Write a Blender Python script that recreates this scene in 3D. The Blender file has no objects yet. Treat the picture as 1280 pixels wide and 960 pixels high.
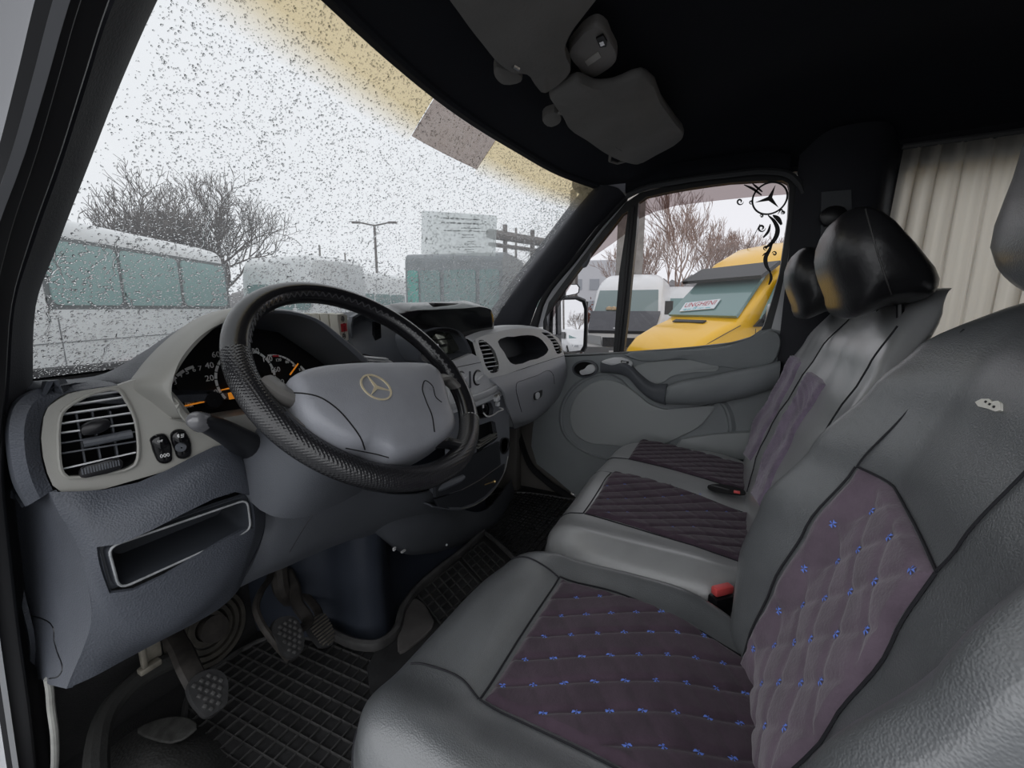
import bpy, bmesh, math, random
import numpy as np
from mathutils import Vector, Matrix
from mathutils.geometry import tessellate_polygon
sc = bpy.context.scene
COL = sc.collection
random.seed(7)
rnd = random.Random(11)
PI = math.pi

# ------------------------------------------------------------ camera
# world: x = to the passenger side, y = to the bonnet, z up; metres
YAW, PITCH, FPX = math.radians(63.0), math.radians(10.07), 535.0
CAM = np.array([0.0, 0.0, 1.0])
HZ = np.array([math.sin(YAW), math.cos(YAW), 0.0])
RT = np.array([math.cos(YAW), -math.sin(YAW), 0.0])
FW = HZ * math.cos(PITCH) + np.array([0, 0, -1.0]) * math.sin(PITCH)
UP = np.cross(RT, FW)
cd = bpy.data.cameras.new('camera')
cd.sensor_width = 36.0
cd.lens = FPX * 36.0 / 1280.0
cd.clip_start = 0.02
cd.clip_end = 300
cam = bpy.data.objects.new('camera', cd)
COL.objects.link(cam)
cam.matrix_world = Matrix((
    (RT[0], UP[0], -FW[0], CAM[0]), (RT[1], UP[1], -FW[1], CAM[1]),
    (RT[2], UP[2], -FW[2], CAM[2]), (0, 0, 0, 1)))
sc.camera = cam

# ------------------------------------------------------------ world, exposure
w = bpy.data.worlds.new('overcast')
sc.world = w
w.use_nodes = True
nt = w.node_tree
nt.nodes.clear()
wo = nt.nodes.new('ShaderNodeOutputWorld')
wb = nt.nodes.new('ShaderNodeBackground')
tc = nt.nodes.new('ShaderNodeTexCoord')
nz = nt.nodes.new('ShaderNodeTexNoise')
nz.inputs['Scale'].default_value = 1.6
nz.inputs['Detail'].default_value = 3
cr = nt.nodes.new('ShaderNodeValToRGB')
cr.color_ramp.elements[0].color = (0.86, 0.885, 0.92, 1)
cr.color_ramp.elements[1].color = (0.98, 0.985, 1.0, 1)
nt.links.new(tc.outputs['Generated'], nz.inputs['Vector'])
nt.links.new(nz.outputs['Fac'], cr.inputs['Fac'])
nt.links.new(cr.outputs['Color'], wb.inputs['Color'])
wb.inputs['Strength'].default_value = 1.15
nt.links.new(wb.outputs[0], wo.inputs[0])
sc.view_settings.view_transform = 'Standard'
sc.view_settings.look = 'None'
sc.view_settings.gamma = 1.0
sc.view_settings.exposure = 0.68
sc.cycles.max_bounces = 12
sc.cycles.transparent_max_bounces = 24
sc.cycles.transmission_bounces = 10
sc.cycles.caustics_refractive = False
sc.cycles.caustics_reflective = False
sc.cycles.sample_clamp_indirect = 6.0

# ------------------------------------------------------------ point helpers
def V(*a):
    return np.array(a, dtype=float)
def P(u, v, x=None, y=None, z=None, d=None, pl=None):
    """the world point seen at pixel (u,v) on a real plane of the vehicle"""
    r = RT * (u - 640) / FPX + UP * (480 - v) / FPX + FW
    if x is not None: k = (x - CAM[0]) / r[0]
    elif y is not None: k = (y - CAM[1]) / r[1]
    elif z is not None: k = (z - CAM[2]) / r[2]
    elif pl is not None: k = ((pl[0] - CAM) @ pl[1]) / (r @ pl[1])
    else: k = d
    return CAM + r * k
def unit(a):
    a = np.array(a, float)
    return a / (np.linalg.norm(a) + 1e-12)
def lerp(a, b, t):
    return a + (b - a) * t
def sstep(a, b, x):
    t = np.clip((x - a) / (b - a), 0, 1)
    return t * t * (3 - 2 * t)

# ------------------------------------------------------------ materials
MATS = {}
def mat(name, col, rough=0.5, bump=0.0, bscale=200.0, kind='noise', metal=0.0, coat=0.0,
        var=0.0, vscale=6.0, spec=0.5, emit=None, trans=0.0, ior=1.45, sheen=0.0, col2=None, bdist=0.002):
    if name in MATS: return MATS[name]
    m = bpy.data.materials.new(name)
    m.use_nodes = True
    t = m.node_tree
    b = t.nodes['Principled BSDF']
    b.inputs['Base Color'].default_value = (*col, 1)
    b.inputs['Roughness'].default_value = rough
    b.inputs['Metallic'].default_value = metal
    b.inputs['Coat Weight'].default_value = coat
    b.inputs['Coat Roughness'].default_value = 0.28 if 'leather' in name else 0.12
    b.inputs['Specular IOR Level'].default_value = spec
    b.inputs['Transmission Weight'].default_value = trans
    b.inputs['IOR'].default_value = ior
    b.inputs['Sheen Weight'].default_value = sheen
    if emit:
        b.inputs['Emission Color'].default_value = (*emit[:3], 1)
        b.inputs['Emission Strength'].default_value = emit[3]
    geo = t.nodes.new('ShaderNodeTexCoord')
    if var > 0 or col2:
        n = t.nodes.new('ShaderNodeTexNoise')
        n.inputs['Scale'].default_value = vscale
        n.inputs['Detail'].default_value = 5
        n.inputs['Roughness'].default_value = 0.6
        t.links.new(geo.outputs['Object'], n.inputs['Vector'])
        r = t.nodes.new('ShaderNodeValToRGB')
        c2 = col2 or tuple(min(1, c * (1 + var)) for c in col)
        c1 = col if col2 else tuple(c * (1 - var) for c in col)
        r.color_ramp.elements[0].position = 0.32
        r.color_ramp.elements[1].position = 0.68
        r.color_ramp.elements[0].color = (*c1, 1)
        r.color_ramp.elements[1].color = (*c2, 1)
        t.links.new(n.outputs['Fac'], r.inputs['Fac'])
        t.links.new(r.outputs['Color'], b.inputs['Base Color'])
        mr = t.nodes.new('ShaderNodeMapRange')
        mr.inputs['To Min'].default_value = max(0.02, rough - 0.07)
        mr.inputs['To Max'].default_value = min(1, rough + 0.07)
        t.links.new(n.outputs['Fac'], mr.inputs['Value'])
        t.links.new(mr.outputs['Result'], b.inputs['Roughness'])
    if bump > 0:
        if kind == 'noise':
            h = t.nodes.new('ShaderNodeTexNoise')
            h.inputs['Detail'].default_value = 3
            out = h.outputs['Fac']
        elif kind == 'wave':
            h = t.nodes.new('ShaderNodeTexWave')
            out = h.outputs['Fac']
        else:
            h = t.nodes.new('ShaderNodeTexVoronoi')
            h.feature = 'SMOOTH_F1' if kind == 'leather' else 'F1'
            if kind == 'grid': h.inputs['Randomness'].default_value = 0.0
            out = h.outputs['Distance']
        h.inputs['Scale'].default_value = bscale
        t.links.new(geo.outputs['Object'], h.inputs['Vector'])
        bp = t.nodes.new('ShaderNodeBump')
        bp.inputs['Strength'].default_value = bump
        bp.inputs['Distance'].default_value = bdist
        t.links.new(out, bp.inputs['Height'])
        t.links.new(bp.outputs['Normal'], b.inputs['Normal'])
    MATS[name] = m
    return m

def glass_mat(name, tint, refl=0.06, haze=0.0, hazecol=(0.8, 0.82, 0.85)):
    m = bpy.data.materials.new(name)
    m.use_nodes = True
    t = m.node_tree
    t.nodes.clear()
    o = t.nodes.new('ShaderNodeOutputMaterial')
    tr = t.nodes.new('ShaderNodeBsdfTransparent')
    tr.inputs['Color'].default_value = (*tint, 1)
    gl = t.nodes.new('ShaderNodeBsdfGlossy')
    gl.inputs['Roughness'].default_value = 0.02
    fr = t.nodes.new('ShaderNodeLayerWeight')
    fr.inputs['Blend'].default_value = 0.5
    pw = t.nodes.new('ShaderNodeMath'); pw.operation = 'POWER'; pw.inputs[1].default_value = 5.0
    ml = t.nodes.new('ShaderNodeMath'); ml.operation = 'MULTIPLY_ADD'
    ml.inputs[1].default_value = 0.5; ml.inputs[2].default_value = refl * 0.6
    t.links.new(fr.outputs['Facing'], pw.inputs[0])
    t.links.new(pw.outputs[0], ml.inputs[0])
    mx = t.nodes.new('ShaderNodeMixShader')
    t.links.new(ml.outputs[0], mx.inputs[0])
    t.links.new(tr.outputs[0], mx.inputs[1])
    t.links.new(gl.outputs[0], mx.inputs[2])
    last = mx
    if haze > 0:
        df = t.nodes.new('ShaderNodeBsdfTranslucent')
        df.inputs['Color'].default_value = (*hazecol, 1)
        m2 = t.nodes.new('ShaderNodeMixShader')
        m2.inputs[0].default_value = haze
        t.links.new(last.outputs[0], m2.inputs[1])
        t.links.new(df.outputs[0], m2.inputs[2])
        last = m2
    t.links.new(last.outputs[0], o.inputs[0])
    return m

M_pad = mat('blue grey dash plastic', (0.070, 0.077, 0.094), 0.50, 0.35, 420, 'voronoi', var=0.10, vscale=9)
M_trim = mat('light grey dash trim', (0.34, 0.335, 0.31), 0.42, 0.10, 600, var=0.05, vscale=7)
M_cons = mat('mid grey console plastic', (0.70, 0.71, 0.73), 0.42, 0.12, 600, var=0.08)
M_dark = mat('charcoal plastic', (0.095, 0.102, 0.116), 0.45, 0.2, 500, 'voronoi', var=0.12)
M_shroud = mat('column shroud plastic', (0.10, 0.107, 0.122), 0.40, 0.15, 500, 'voronoi', var=0.08)
M_black = mat('black plastic', (0.010, 0.010, 0.012), 0.35)
M_void = mat('matt black void', (0.004, 0.004, 0.005), 0.9)
M_gloss = mat('gloss black plastic', (0.006, 0.006, 0.007), 0.08, coat=0.1)
M_chrome = mat('chrome', (0.75, 0.75, 0.76), 0.12, metal=1.0)
M_steel = mat('dull steel', (0.30, 0.29, 0.27), 0.45, metal=0.7, var=0.2, vscale=30)
M_rust = mat('dirty steel', (0.032, 0.028, 0.025), 0.7, 0.4, 90, var=0.4, vscale=40)
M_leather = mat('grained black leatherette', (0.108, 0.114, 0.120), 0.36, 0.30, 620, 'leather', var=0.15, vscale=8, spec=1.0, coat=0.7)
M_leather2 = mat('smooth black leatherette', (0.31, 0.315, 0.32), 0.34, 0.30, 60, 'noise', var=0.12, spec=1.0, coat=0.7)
M_leather3 = mat('headrest leatherette', (0.018, 0.018, 0.020), 0.30, 0.25, 120, 'noise', spec=0.5)
M_quiltb = mat('plum back panel suede', (0.135, 0.102, 0.132), 0.85, 0.4, 260, 'noise', var=0.18, vscale=22, sheen=0.35, spec=0.2)
M_quilt = mat('plum quilted suede', (0.060, 0.040, 0.056), 0.85, 0.4, 260, 'noise', var=0.22, vscale=22, sheen=0.25, spec=0.2)
M_bow = mat('blue thread', (0.16, 0.28, 0.85), 0.6)
M_thread = mat('black thread', (0.014, 0.014, 0.018), 0.8)
M_rubber = mat('black rubber', (0.030, 0.030, 0.031), 0.42, 0.3, 150, var=0.3, vscale=20)
M_rubber2 = mat('worn grey rubber', (0.052, 0.051, 0.051), 0.55, 0.3, 120, var=0.35, vscale=25)
M_carpet = mat('black floor felt', (0.028, 0.028, 0.029), 0.95, 0.8, 300, var=0.3)
M_vinyl = mat('black floor vinyl', (0.050, 0.050, 0.049), 0.55, 0.5, 170, 'voronoi', var=0.3, vscale=12)
M_lining = mat('dark blue headliner cloth', (0.011, 0.0125, 0.018), 0.95, 0.4, 300, var=0.1)
M_visor = mat('dark grey visor vinyl', (0.22, 0.21, 0.20), 0.75, 0.35, 160, var=0.12)
M_pillar = mat('dark pillar trim', (0.022, 0.023, 0.030), 0.7, 0.3, 350)
M_seal = mat('black rubber door seal', (0.020, 0.020, 0.022), 0.5)
M_white = mat('white body paint', (0.62, 0.63, 0.65), 0.25, coat=0.4)
M_paint = mat('grey white door paint', (0.20, 0.203, 0.215), 0.7, spec=0.2)
M_door = mat('grey green door plastic', (0.27, 0.29, 0.30), 0.48, 0.25, 450, 'voronoi', var=0.05)
M_door2 = mat('lighter door insert vinyl', (0.38, 0.40, 0.405), 0.55, 0.2, 450, 'voronoi')
M_tunnel = mat('dark blue tunnel plastic', (0.030, 0.036, 0.050), 0.42, 0.2, 400, 'voronoi', var=0.15)
M_wheel = mat('black leather wheel rim', (0.012, 0.012, 0.014), 0.18, 0.05, 420, 'voronoi', spec=0.7)
M_perf = mat('perforated wheel leather', (0.014, 0.014, 0.016), 0.24, 0.40, 300, 'grid', spec=0.8, bdist=0.002)
M_hub = mat('blue grey airbag plastic', (0.26, 0.268, 0.295), 0.36, 0.10, 500, 'voronoi', var=0.10, vscale=10)
M_spoke = mat('brown grey spoke plastic', (0.12, 0.115, 0.11), 0.35)
M_gold = mat('worn gold chrome', (0.78, 0.68, 0.48), 0.3, metal=0.35)
M_cream = mat('cream plastic', (0.66, 0.63, 0.55), 0.4)
M_red = mat('red plastic', (0.55, 0.02, 0.03), 0.4)
M_redb = mat('buckle red plastic', (0.75, 0.10, 0.10), 0.4)
M_print = mat('white print', (0.75, 0.75, 0.75), 0.6)
M_orange = mat('lit orange needle', (0.9, 0.32, 0.03), 0.5, emit=(1.0, 0.33, 0.03, 0.18))
M_dial = mat('dial black', (0.010, 0.010, 0.011), 0.3)
M_badge = mat('cream badge', (0.80, 0.78, 0.71), 0.45)
M_curtain_n = None
M_glassw = glass_mat('wet tinted windshield', (0.485, 0.495, 0.50), 0.05, 0.06)
M_glasss = glass_mat('side glass', (0.505, 0.50, 0.515), 0.04)
M_clear = glass_mat('clear side glass', (0.80, 0.80, 0.80), 0.04)
M_defl = glass_mat('smoked deflector', (0.40, 0.34, 0.335), 0.04)
def band_mat(name, tint, haze, fade=True, dots=False):
    """film on the glass; the point attribute 'fade' thins it out towards its lower edge"""
    m = glass_mat(name, tint, 0.03, haze, tuple(min(1, c * 1.15) for c in tint))
    t = m.node_tree; o = t.nodes['Material Output'] if 'Material Output' in t.nodes else [n for n in t.nodes if n.type == 'OUTPUT_MATERIAL'][0]
    last = o.inputs[0].links[0].from_socket
    cl = t.nodes.new('ShaderNodeBsdfTransparent'); mx = t.nodes.new('ShaderNodeMixShader')
    if fade:
        at = t.nodes.new('ShaderNodeAttribute'); at.attribute_name = 'fade'; t.links.new(at.outputs['Fac'], mx.inputs[0])
    if dots:
        vo = t.nodes.new('ShaderNodeTexVoronoi'); vo.inputs['Scale'].default_value = 420; vo.inputs['Randomness'].default_value = 0.15
        tc_ = t.nodes.new('ShaderNodeTexCoord'); t.links.new(tc_.outputs['Object'], vo.inputs['Vector'])
        mr = t.nodes.new('ShaderNodeMapRange'); mr.inputs['From Min'].default_value = 0.35; mr.inputs['From Max'].default_value = 0.55; mr.inputs['To Min'].default_value = 1.0; mr.inputs['To Max'].default_value = 0.78
        t.links.new(vo.outputs['Distance'], mr.inputs['Value']); t.links.new(mr.outputs[0], mx.inputs[0])
    t.links.new(cl.outputs[0], mx.inputs[1]); t.links.new(last, mx.inputs[2]); t.links.new(mx.outputs[0], o.inputs[0])
    return m
M_tint = band_mat('tan tinted band', (0.74, 0.62, 0.40), 0.14)
M_dots = band_mat('dotted brown band', (0.26, 0.20, 0.17), 0.10, False, True)
M_mirror = mat('mirror glass', (0.9, 0.9, 0.9), 0.01, metal=1.0)
def water_mat():
    m = bpy.data.materials.new('rain water')
    m.use_nodes = True
    t = m.node_tree; t.nodes.clear()
    o = t.nodes.new('ShaderNodeOutputMaterial')
    g = t.nodes.new('ShaderNodeBsdfGlass')
    g.inputs['IOR'].default_value = 1.33
    g.inputs['Roughness'].default_value = 0.0
    t.links.new(g.outputs[0], o.inputs[0])
    return m
M_water = water_mat()
def curtain_mat():
    m = bpy.data.materials.new('thin beige curtain cloth')
    m.use_nodes = True
    t = m.node_tree; t.nodes.clear()
    o = t.nodes.new('ShaderNodeOutputMaterial')
    d = t.nodes.new('ShaderNodeBsdfDiffuse')
    d.inputs['Color'].default_value = (0.36, 0.34, 0.31, 1)
    tr = t.nodes.new('ShaderNodeBsdfTranslucent')
    tr.inputs['Color'].default_value = (0.90, 0.85, 0.76, 1)
    n = t.nodes.new('ShaderNodeTexNoise')
    n.inputs['Scale'].default_value = 60
    tcn = t.nodes.new('ShaderNodeTexCoord')
    mp = t.nodes.new('ShaderNodeMapping')
    mp.inputs['Scale'].default_value = (1, 1, 0.12)
    t.links.new(tcn.outputs['Object'], mp.inputs[0])
    t.links.new(mp.outputs[0], n.inputs['Vector'])
    bp = t.nodes.new('ShaderNodeBump'); bp.inputs['Strength'].default_value = 0.3
    bp.inputs['Distance'].default_value = 0.003
    t.links.new(n.outputs['Fac'], bp.inputs['Height'])
    t.links.new(bp.outputs[0], d.inputs['Normal'])
    mx = t.nodes.new('ShaderNodeMixShader'); mx.inputs[0].default_value = 0.68
    t.links.new(d.outputs[0], mx.inputs[1]); t.links.new(tr.outputs[0], mx.inputs[2])
    t.links.new(mx.outputs[0], o.inputs[0])
    return m
M_curtain = curtain_mat()

from mathutils.bvhtree import BVHTree
# ------------------------------------------------------------ objects
def off(p):
    o = Vector((0, 0, 0))
    while p is not None:
        o = o + p.location
        p = p.parent
    return o
def tag(o, label=None, cat=None, group=None, kind=None):
    if label: o['label'] = label
    if cat: o['category'] = cat
    if group: o['group'] = group
    if kind: o['kind'] = kind
    return o
def thing(name, loc, label, cat, group=None, kind=None):
    o = bpy.data.objects.new(name, None)
    o.empty_display_size = 0.05
    o.location = Vector(tuple(float(c) for c in loc))
    COL.objects.link(o)
    return tag(o, label, cat, group, kind)
def copy_tree(o, parent=None):
    c = o.copy(); COL.objects.link(c); c.parent = parent
    for ch in list(o.children): copy_tree(ch, c)
    return c

_bvh = {}
def hit(ob, u, v, lift=0.0):
    """where the ray through a pixel meets a finished mesh, raised off it by lift"""
    if ob.name not in _bvh:
        o_ = off(ob) if ob.parent is None else off(ob)
        _bvh[ob.name] = BVHTree.FromPolygons([q.co + o_ for q in ob.data.vertices], [tuple(p.vertices) for p in ob.data.polygons])
    r = P(u, v, d=1.0) - CAM
    loc, n, _, _ = _bvh[ob.name].ray_cast(Vector(CAM), Vector(unit(r)))
    if loc is None: return None
    n = np.array(n); n = n if n @ r < 0 else -n
    return np.array(loc) + n * lift
def hits(ob, pts, n=5, lift=0.0):
    """a smooth pixel polyline laid on a mesh"""
    q = [hit(ob, u, v, lift) for u, v in crom(np.array(pts, float), n)]
    return [p for p in q if p is not None]

class MB:
    """collects shapes, then links them as ONE mesh object"""
    def __init__(s): s.v = []; s.f = []; s.n = 0
    def add(s, vs, fs):
        vs = np.asarray(vs, float).reshape(-1, 3)
        s.v.append(vs); n = s.n
        s.f += [tuple(i + n for i in f) for f in fs]
        s.n += len(vs)
        return s
    def box(s, c, size, ax=None, bev=0.0, ang=0):
        c = np.asarray(c, float); h = np.asarray(size, float) / 2
        A = np.eye(3) if ax is None else np.array([unit(a) for a in ax])
        if bev <= 0:
            vs = [c + (A.T @ (h * V(i, j, k))) for i in (-1, 1) for j in (-1, 1) for k in (-1, 1)]
            return s.add(vs, [(0, 1, 3, 2), (4, 6, 7, 5), (0, 4, 5, 1), (2, 3, 7, 6), (0, 2, 6, 4), (1, 5, 7, 3)])
        bm = bmesh.new()
        bmesh.ops.create_cube(bm, size=2)
        for q in bm.verts: q.co = Vector(h * np.array(q.co))
        bmesh.ops.bevel(bm, geom=list(bm.edges), offset=min(bev, min(h) * 0.95), segments=2, profile=0.5, affect='EDGES')
        bm.verts.index_update()
        vs = [c + A.T @ np.array(q.co) for q in bm.verts]
        fs = [tuple(q.index for q in f.verts) for f in bm.faces]
        bm.free()
        return s.add(vs, fs)
    def grid(s, pts, closeu=False, closev=False):
        pts = np.asarray(pts); a, b = pts.shape[:2]
        fs = []
        for i in range(a if closeu else a - 1):
            for j in range(b if closev else b - 1):
                i2 = (i + 1) % a; j2 = (j + 1) % b
                fs.append((i * b + j, i * b + j2, i2 * b + j2, i2 * b + j))
        return s.add(pts.reshape(-1, 3), fs)
    def tube(s, path, r, n=8, cap=True, flat=None):
        path = [np.asarray(p, float) for p in path]
        L = len(path)
        rs = r if hasattr(r, '__len__') else [r] * L
        rings = []
        t0 = unit(path[1] - path[0])
        up = V(0, 0, 1) if abs(t0[2]) < 0.9 else V(1, 0, 0)
        nrm = unit(np.cross(up, t0))
        for i in range(L):
            t = unit(path[min(i + 1, L - 1)] - path[max(i - 1, 0)])
            nrm = unit(nrm - t * (nrm @ t)); bn = np.cross(t, nrm)
            rings.append([path[i] + rs[i] * (math.cos(a) * nrm + math.sin(a) * bn * (flat or 1)) for a in np.linspace(0, 2 * PI, n, endpoint=False)])
        s.grid(rings, closev=True)
        if cap:
            b = s.n - L * n
            s.f.append(tuple(b + k for k in range(n))[::-1]); s.f.append(tuple(b + (L - 1) * n + k for k in range(n)))
        return s
    def prism(s, loop, dvec):
        loop = [np.asarray(p, float) for p in loop]; n = len(loop)
        b = s.n
        s.add(loop + [p + dvec for p in loop], [(i, (i + 1) % n, n + (i + 1) % n, n + i) for i in range(n)])
        tr = tessellate_polygon([[Vector(p) for p in loop]])
        for t in tr:
            s.f.append(tuple(b + k for k in t)); s.f.append(tuple(b + n + k for k in t)[::-1])
        return s
    def lathe(s, prof, o, ax, n=24, sx=None):
        """prof: (radius, height) list round axis ax at o"""
        ax = unit(ax); e1 = unit(np.cross(ax, sx if sx is not None else (V(0, 0, 1) if abs(ax[2]) < 0.9 else V(1, 0, 0)))); e2 = np.cross(ax, e1)
        o = np.asarray(o, float)
        rings = [[o + ax * h + r * (math.cos(a) * e1 + math.sin(a) * e2) for a in np.linspace(0, 2 * PI, n, endpoint=False)] for r, h in prof]
        return s.grid(rings, closev=True)
    def build(s, name, m, parent=None, smooth=35, origin=None):
        vs = np.concatenate(s.v) if s.v else np.zeros((0, 3))
        if parent is not None: o = np.array(off(parent))
        elif origin is not None: o = np.asarray(origin, float)
        else:
            lo, hi = vs.min(0), vs.max(0); o = V((lo[0] + hi[0]) / 2, (lo[1] + hi[1]) / 2, lo[2])
        me = bpy.data.meshes.new(name)
        me.from_pydata([tuple(p) for p in (vs - o)], [], s.f)
        bm = bmesh.new(); bm.from_mesh(me)
        bmesh.ops.remove_doubles(bm, verts=bm.verts, dist=1e-5)
        bmesh.ops.recalc_face_normals(bm, faces=bm.faces)
        bm.to_mesh(me); bm.free()
        if smooth:
            me.shade_smooth()
            me.set_sharp_from_angle(angle=math.radians(smooth))
        me.materials.append(m)
        ob = bpy.data.objects.new(name, me)
        COL.objects.link(ob)
        if parent is not None: ob.parent = parent
        else: ob.location = Vector(o)
        return ob

def crom(pts, n, closed=False):
    """smooth curve through the points along axis 0, tangents weighted by spacing so that it never folds back"""
    pts = np.asarray(pts, float); L = len(pts)
    out = []
    dist = lambda p, q: max(1e-5, float(np.mean(np.linalg.norm(np.atleast_2d(q - p), axis=-1))))
    segs = L if closed else L - 1
    for i in range(segs):
        p1, p2 = pts[i], pts[(i + 1) % L]
        if closed: p0, p3 = pts[(i - 1) % L], pts[(i + 2) % L]
        else:
            p0 = pts[i - 1] if i > 0 else 2 * p1 - p2
            p3 = pts[i + 2] if i + 2 < L else 2 * p2 - p1
        a, b, c = dist(p0, p1), dist(p1, p2), dist(p2, p3)
        m1 = ((p2 - p1) / b * a + (p1 - p0) / a * b) / (a + b) * b
        m2 = ((p3 - p2) / c * b + (p2 - p1) / b * c) / (b + c) * b
        for k in range(n):
            t = k / n; t2 = t * t; t3 = t2 * t
            out.append((2 * t3 - 3 * t2 + 1) * p1 + (t3 - 2 * t2 + t) * m1 + (3 * t2 - 2 * t3) * p2 + (t3 - t2) * m2)
    if not closed: out.append(pts[-1])
    return np.array(out)

def patch(mb, rows, n=6, thick=0.0, toward=None, skip=()):
    """smooth surface through a grid of points; skip = control cells left open; thick pushes a back side away from `toward`"""
    rows = np.asarray(rows, float)
    a, b = rows.shape[:2]
    g = crom(rows, n)
    g = np.swapaxes(crom(np.swapaxes(g, 0, 1), n), 0, 1)
    A, B = g.shape[:2]
    fs = []
    for i in range(A - 1):
        for j in range(B - 1):
            if (i // n, j // n) in skip: continue
            fs.append((i * B + j, i * B + j + 1, (i + 1) * B + j + 1, (i + 1) * B + j))
    vs = g.reshape(-1, 3)
    if thick <= 0: return mb.add(vs, fs)
    du = np.gradient(g, axis=0); dv = np.gradient(g, axis=1)
    nr = np.cross(du, dv); nr /= (np.linalg.norm(nr, axis=2, keepdims=True) + 1e-9)
    tw = CAM if toward is None else np.asarray(toward)
    if ((tw - g) * nr).sum() < 0: nr = -nr
    bk = (g - nr * thick).reshape(-1, 3)
    N = len(vs)
    from collections import Counter
    ed = {}
    for f in fs:
        for k in range(4):
            e = (f[k], f[(k + 1) % 4])
            key = (min(e), max(e)); ed.setdefault(key, []).append(e)
    sides = [(e[0][1], e[0][0], e[0][0] + N, e[0][1] + N) for e in ed.values() if len(e) == 1]
    return mb.add(np.concatenate([vs, bk]), fs + [tuple(i + N for i in f)[::-1] for f in fs] + sides)

def plate(mb, outer, holes=(), back=None, t=0.004, bev=0.0):
    """flat plate with holes; `back` is the direction of its thickness"""
    loops = [[np.asarray(p, float) for p in outer]] + [[np.asarray(p, float) for p in h] for h in holes]
    o = loops[0]
    if back is None:
        nn = np.zeros(3)
        for i in range(len(o)): nn += np.cross(o[i] - o[0], o[(i + 1) % len(o)] - o[0])
        nn = unit(nn)
        back = nn if (CAM - o[0]) @ nn < 0 else -nn
    back = unit(back) * t
    tri = tessellate_polygon([[Vector(p) for p in l] for l in loops])
    flat = [p for l in loops for p in l]; N = len(flat)
    b = mb.n
    mb.add(flat + [p + back for p in flat], [])
    for f in tri:
        mb.f.append(tuple(b + k for k in f)); mb.f.append(tuple(b + N + k for k in f)[::-1])
    s = 0
    for l in loops:
        n = len(l)
        for i in range(n): mb.f.append((b + s + i, b + s + (i + 1) % n, b + N + s + (i + 1) % n, b + N + s + i))
        s += n
    return mb

def pillow(mb, outline, depth, n=None, bulge=0.25, prof=None, center=None):
    """domed solid over a closed outline: outline loops shrink while rising along n"""
    o = np.asarray(outline, float); c = o.mean(0) if center is None else np.asarray(center)
    if n is None:
        nn = np.zeros(3)
        for i in range(len(o)): nn += np.cross(o[i] - c, o[(i + 1) % len(o)] - c)
        n = unit(nn)
        if (CAM - c) @ n < 0: n = -n
    n = unit(n)
    prof = prof or [(1.0, 0.0), (1.0, 0.55), (0.985, 0.8), (0.95, 0.95), (0.88, 1.0), (0.6, 1.0 + bulge * 0.6), (0.3, 1.0 + bulge * 0.9), (0.02, 1.0 + bulge)]
    rings = [c + (o - c) * s + n * depth * h for s, h in prof]
    mb.grid(rings, closev=True)
    b = mb.n - len(o)
    mb.f.append(tuple(b + k for k in range(len(o))))
    b = mb.n - len(o) * len(prof)
    mb.f.append(tuple(b + k for k in range(len(o)))[::-1])
    return mb

def rrect(o, ax, ay, w, h, r, n=4):
    pts = []
    for cx, cy, a0 in ((w / 2 - r, h / 2 - r, 0), (-w / 2 + r, h / 2 - r, PI / 2), (-w / 2 + r, -h / 2 + r, PI), (w / 2 - r, -h / 2 + r, 1.5 * PI)):
        for k in range(n + 1):
            a = a0 + PI / 2 * k / n
            pts.append(np.asarray(o) + ax * (cx + r * math.cos(a)) + ay * (cy + r * math.sin(a)))
    return pts
def ell(o, ax, ay, rx, ry, n=28):
    return [np.asarray(o) + ax * rx * math.cos(a) + ay * ry * math.sin(a) for a in np.linspace(0, 2 * PI, n, endpoint=False)]
def smooth_loop(pts, n=4): return list(crom(np.array(pts), n, closed=True))
def arc_strip(mb, o, ax, ay, r0, r1, a0, a1, t, nrm, n=16):
    A = np.linspace(math.radians(a0), math.radians(a1), n)
    lp = [np.asarray(o) + r1 * (ax * math.cos(a) + ay * math.sin(a)) for a in A] + [np.asarray(o) + r0 * (ax * math.cos(a) + ay * math.sin(a)) for a in A[::-1]]
    return mb.prism(lp, np.asarray(nrm) * t)
def text(body, o, ax, ay, size, m, parent, name='lettering', depth=0.0004, align='CENTER', mirror=False):
    cu = bpy.data.curves.new('t', 'FONT')
    cu.body = body; cu.size = size; cu.align_x = align; cu.align_y = 'CENTER'
    cu.extrude = depth; cu.resolution_u = 2
    ob = bpy.data.objects.new('t', cu)
    me = bpy.data.meshes.new_from_object(ob)
    bpy.data.objects.remove(ob); bpy.data.curves.remove(cu)
    vs = np.array([tuple(q.co) for q in me.vertices]) if len(me.vertices) else np.zeros((1, 3))
    fs = [tuple(p.vertices) for p in me.polygons]
    bpy.data.meshes.remove(me)
    ax, ay = unit(ax), unit(ay); n = np.cross(ax, ay)
    if mirror: vs[:, 0] *= -1
    mb = MB(); mb.add(np.asarray(o) + vs[:, :1] * ax + vs[:, 1:2] * ay + vs[:, 2:3] * n, fs)
    return mb.build(name, m, parent, smooth=0)
def scrawl(o, ax, ay, width, h, m, parent, seed=1, name='faded_print'):
    """a line of print too small to read: uneven little strokes"""
    R = random.Random(seed); ax, ay = unit(ax), unit(ay); n = np.cross(ax, ay); mb = MB(); x = -width / 2
    while x < width / 2:
        for _ in range(R.randint(3, 8)):
            hh = h * R.uniform(.45, 1.0); w_ = h * R.uniform(.16, .5)
            mb.box(np.asarray(o) + ax * x + ay * R.uniform(-.1, .1) * h, (w_, .0006, hh), ax=[ax, n, ay]); x += h * .62
            if x > width / 2: break
        x += h * .7
    return mb.build(name, m, parent, smooth=0)
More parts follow.
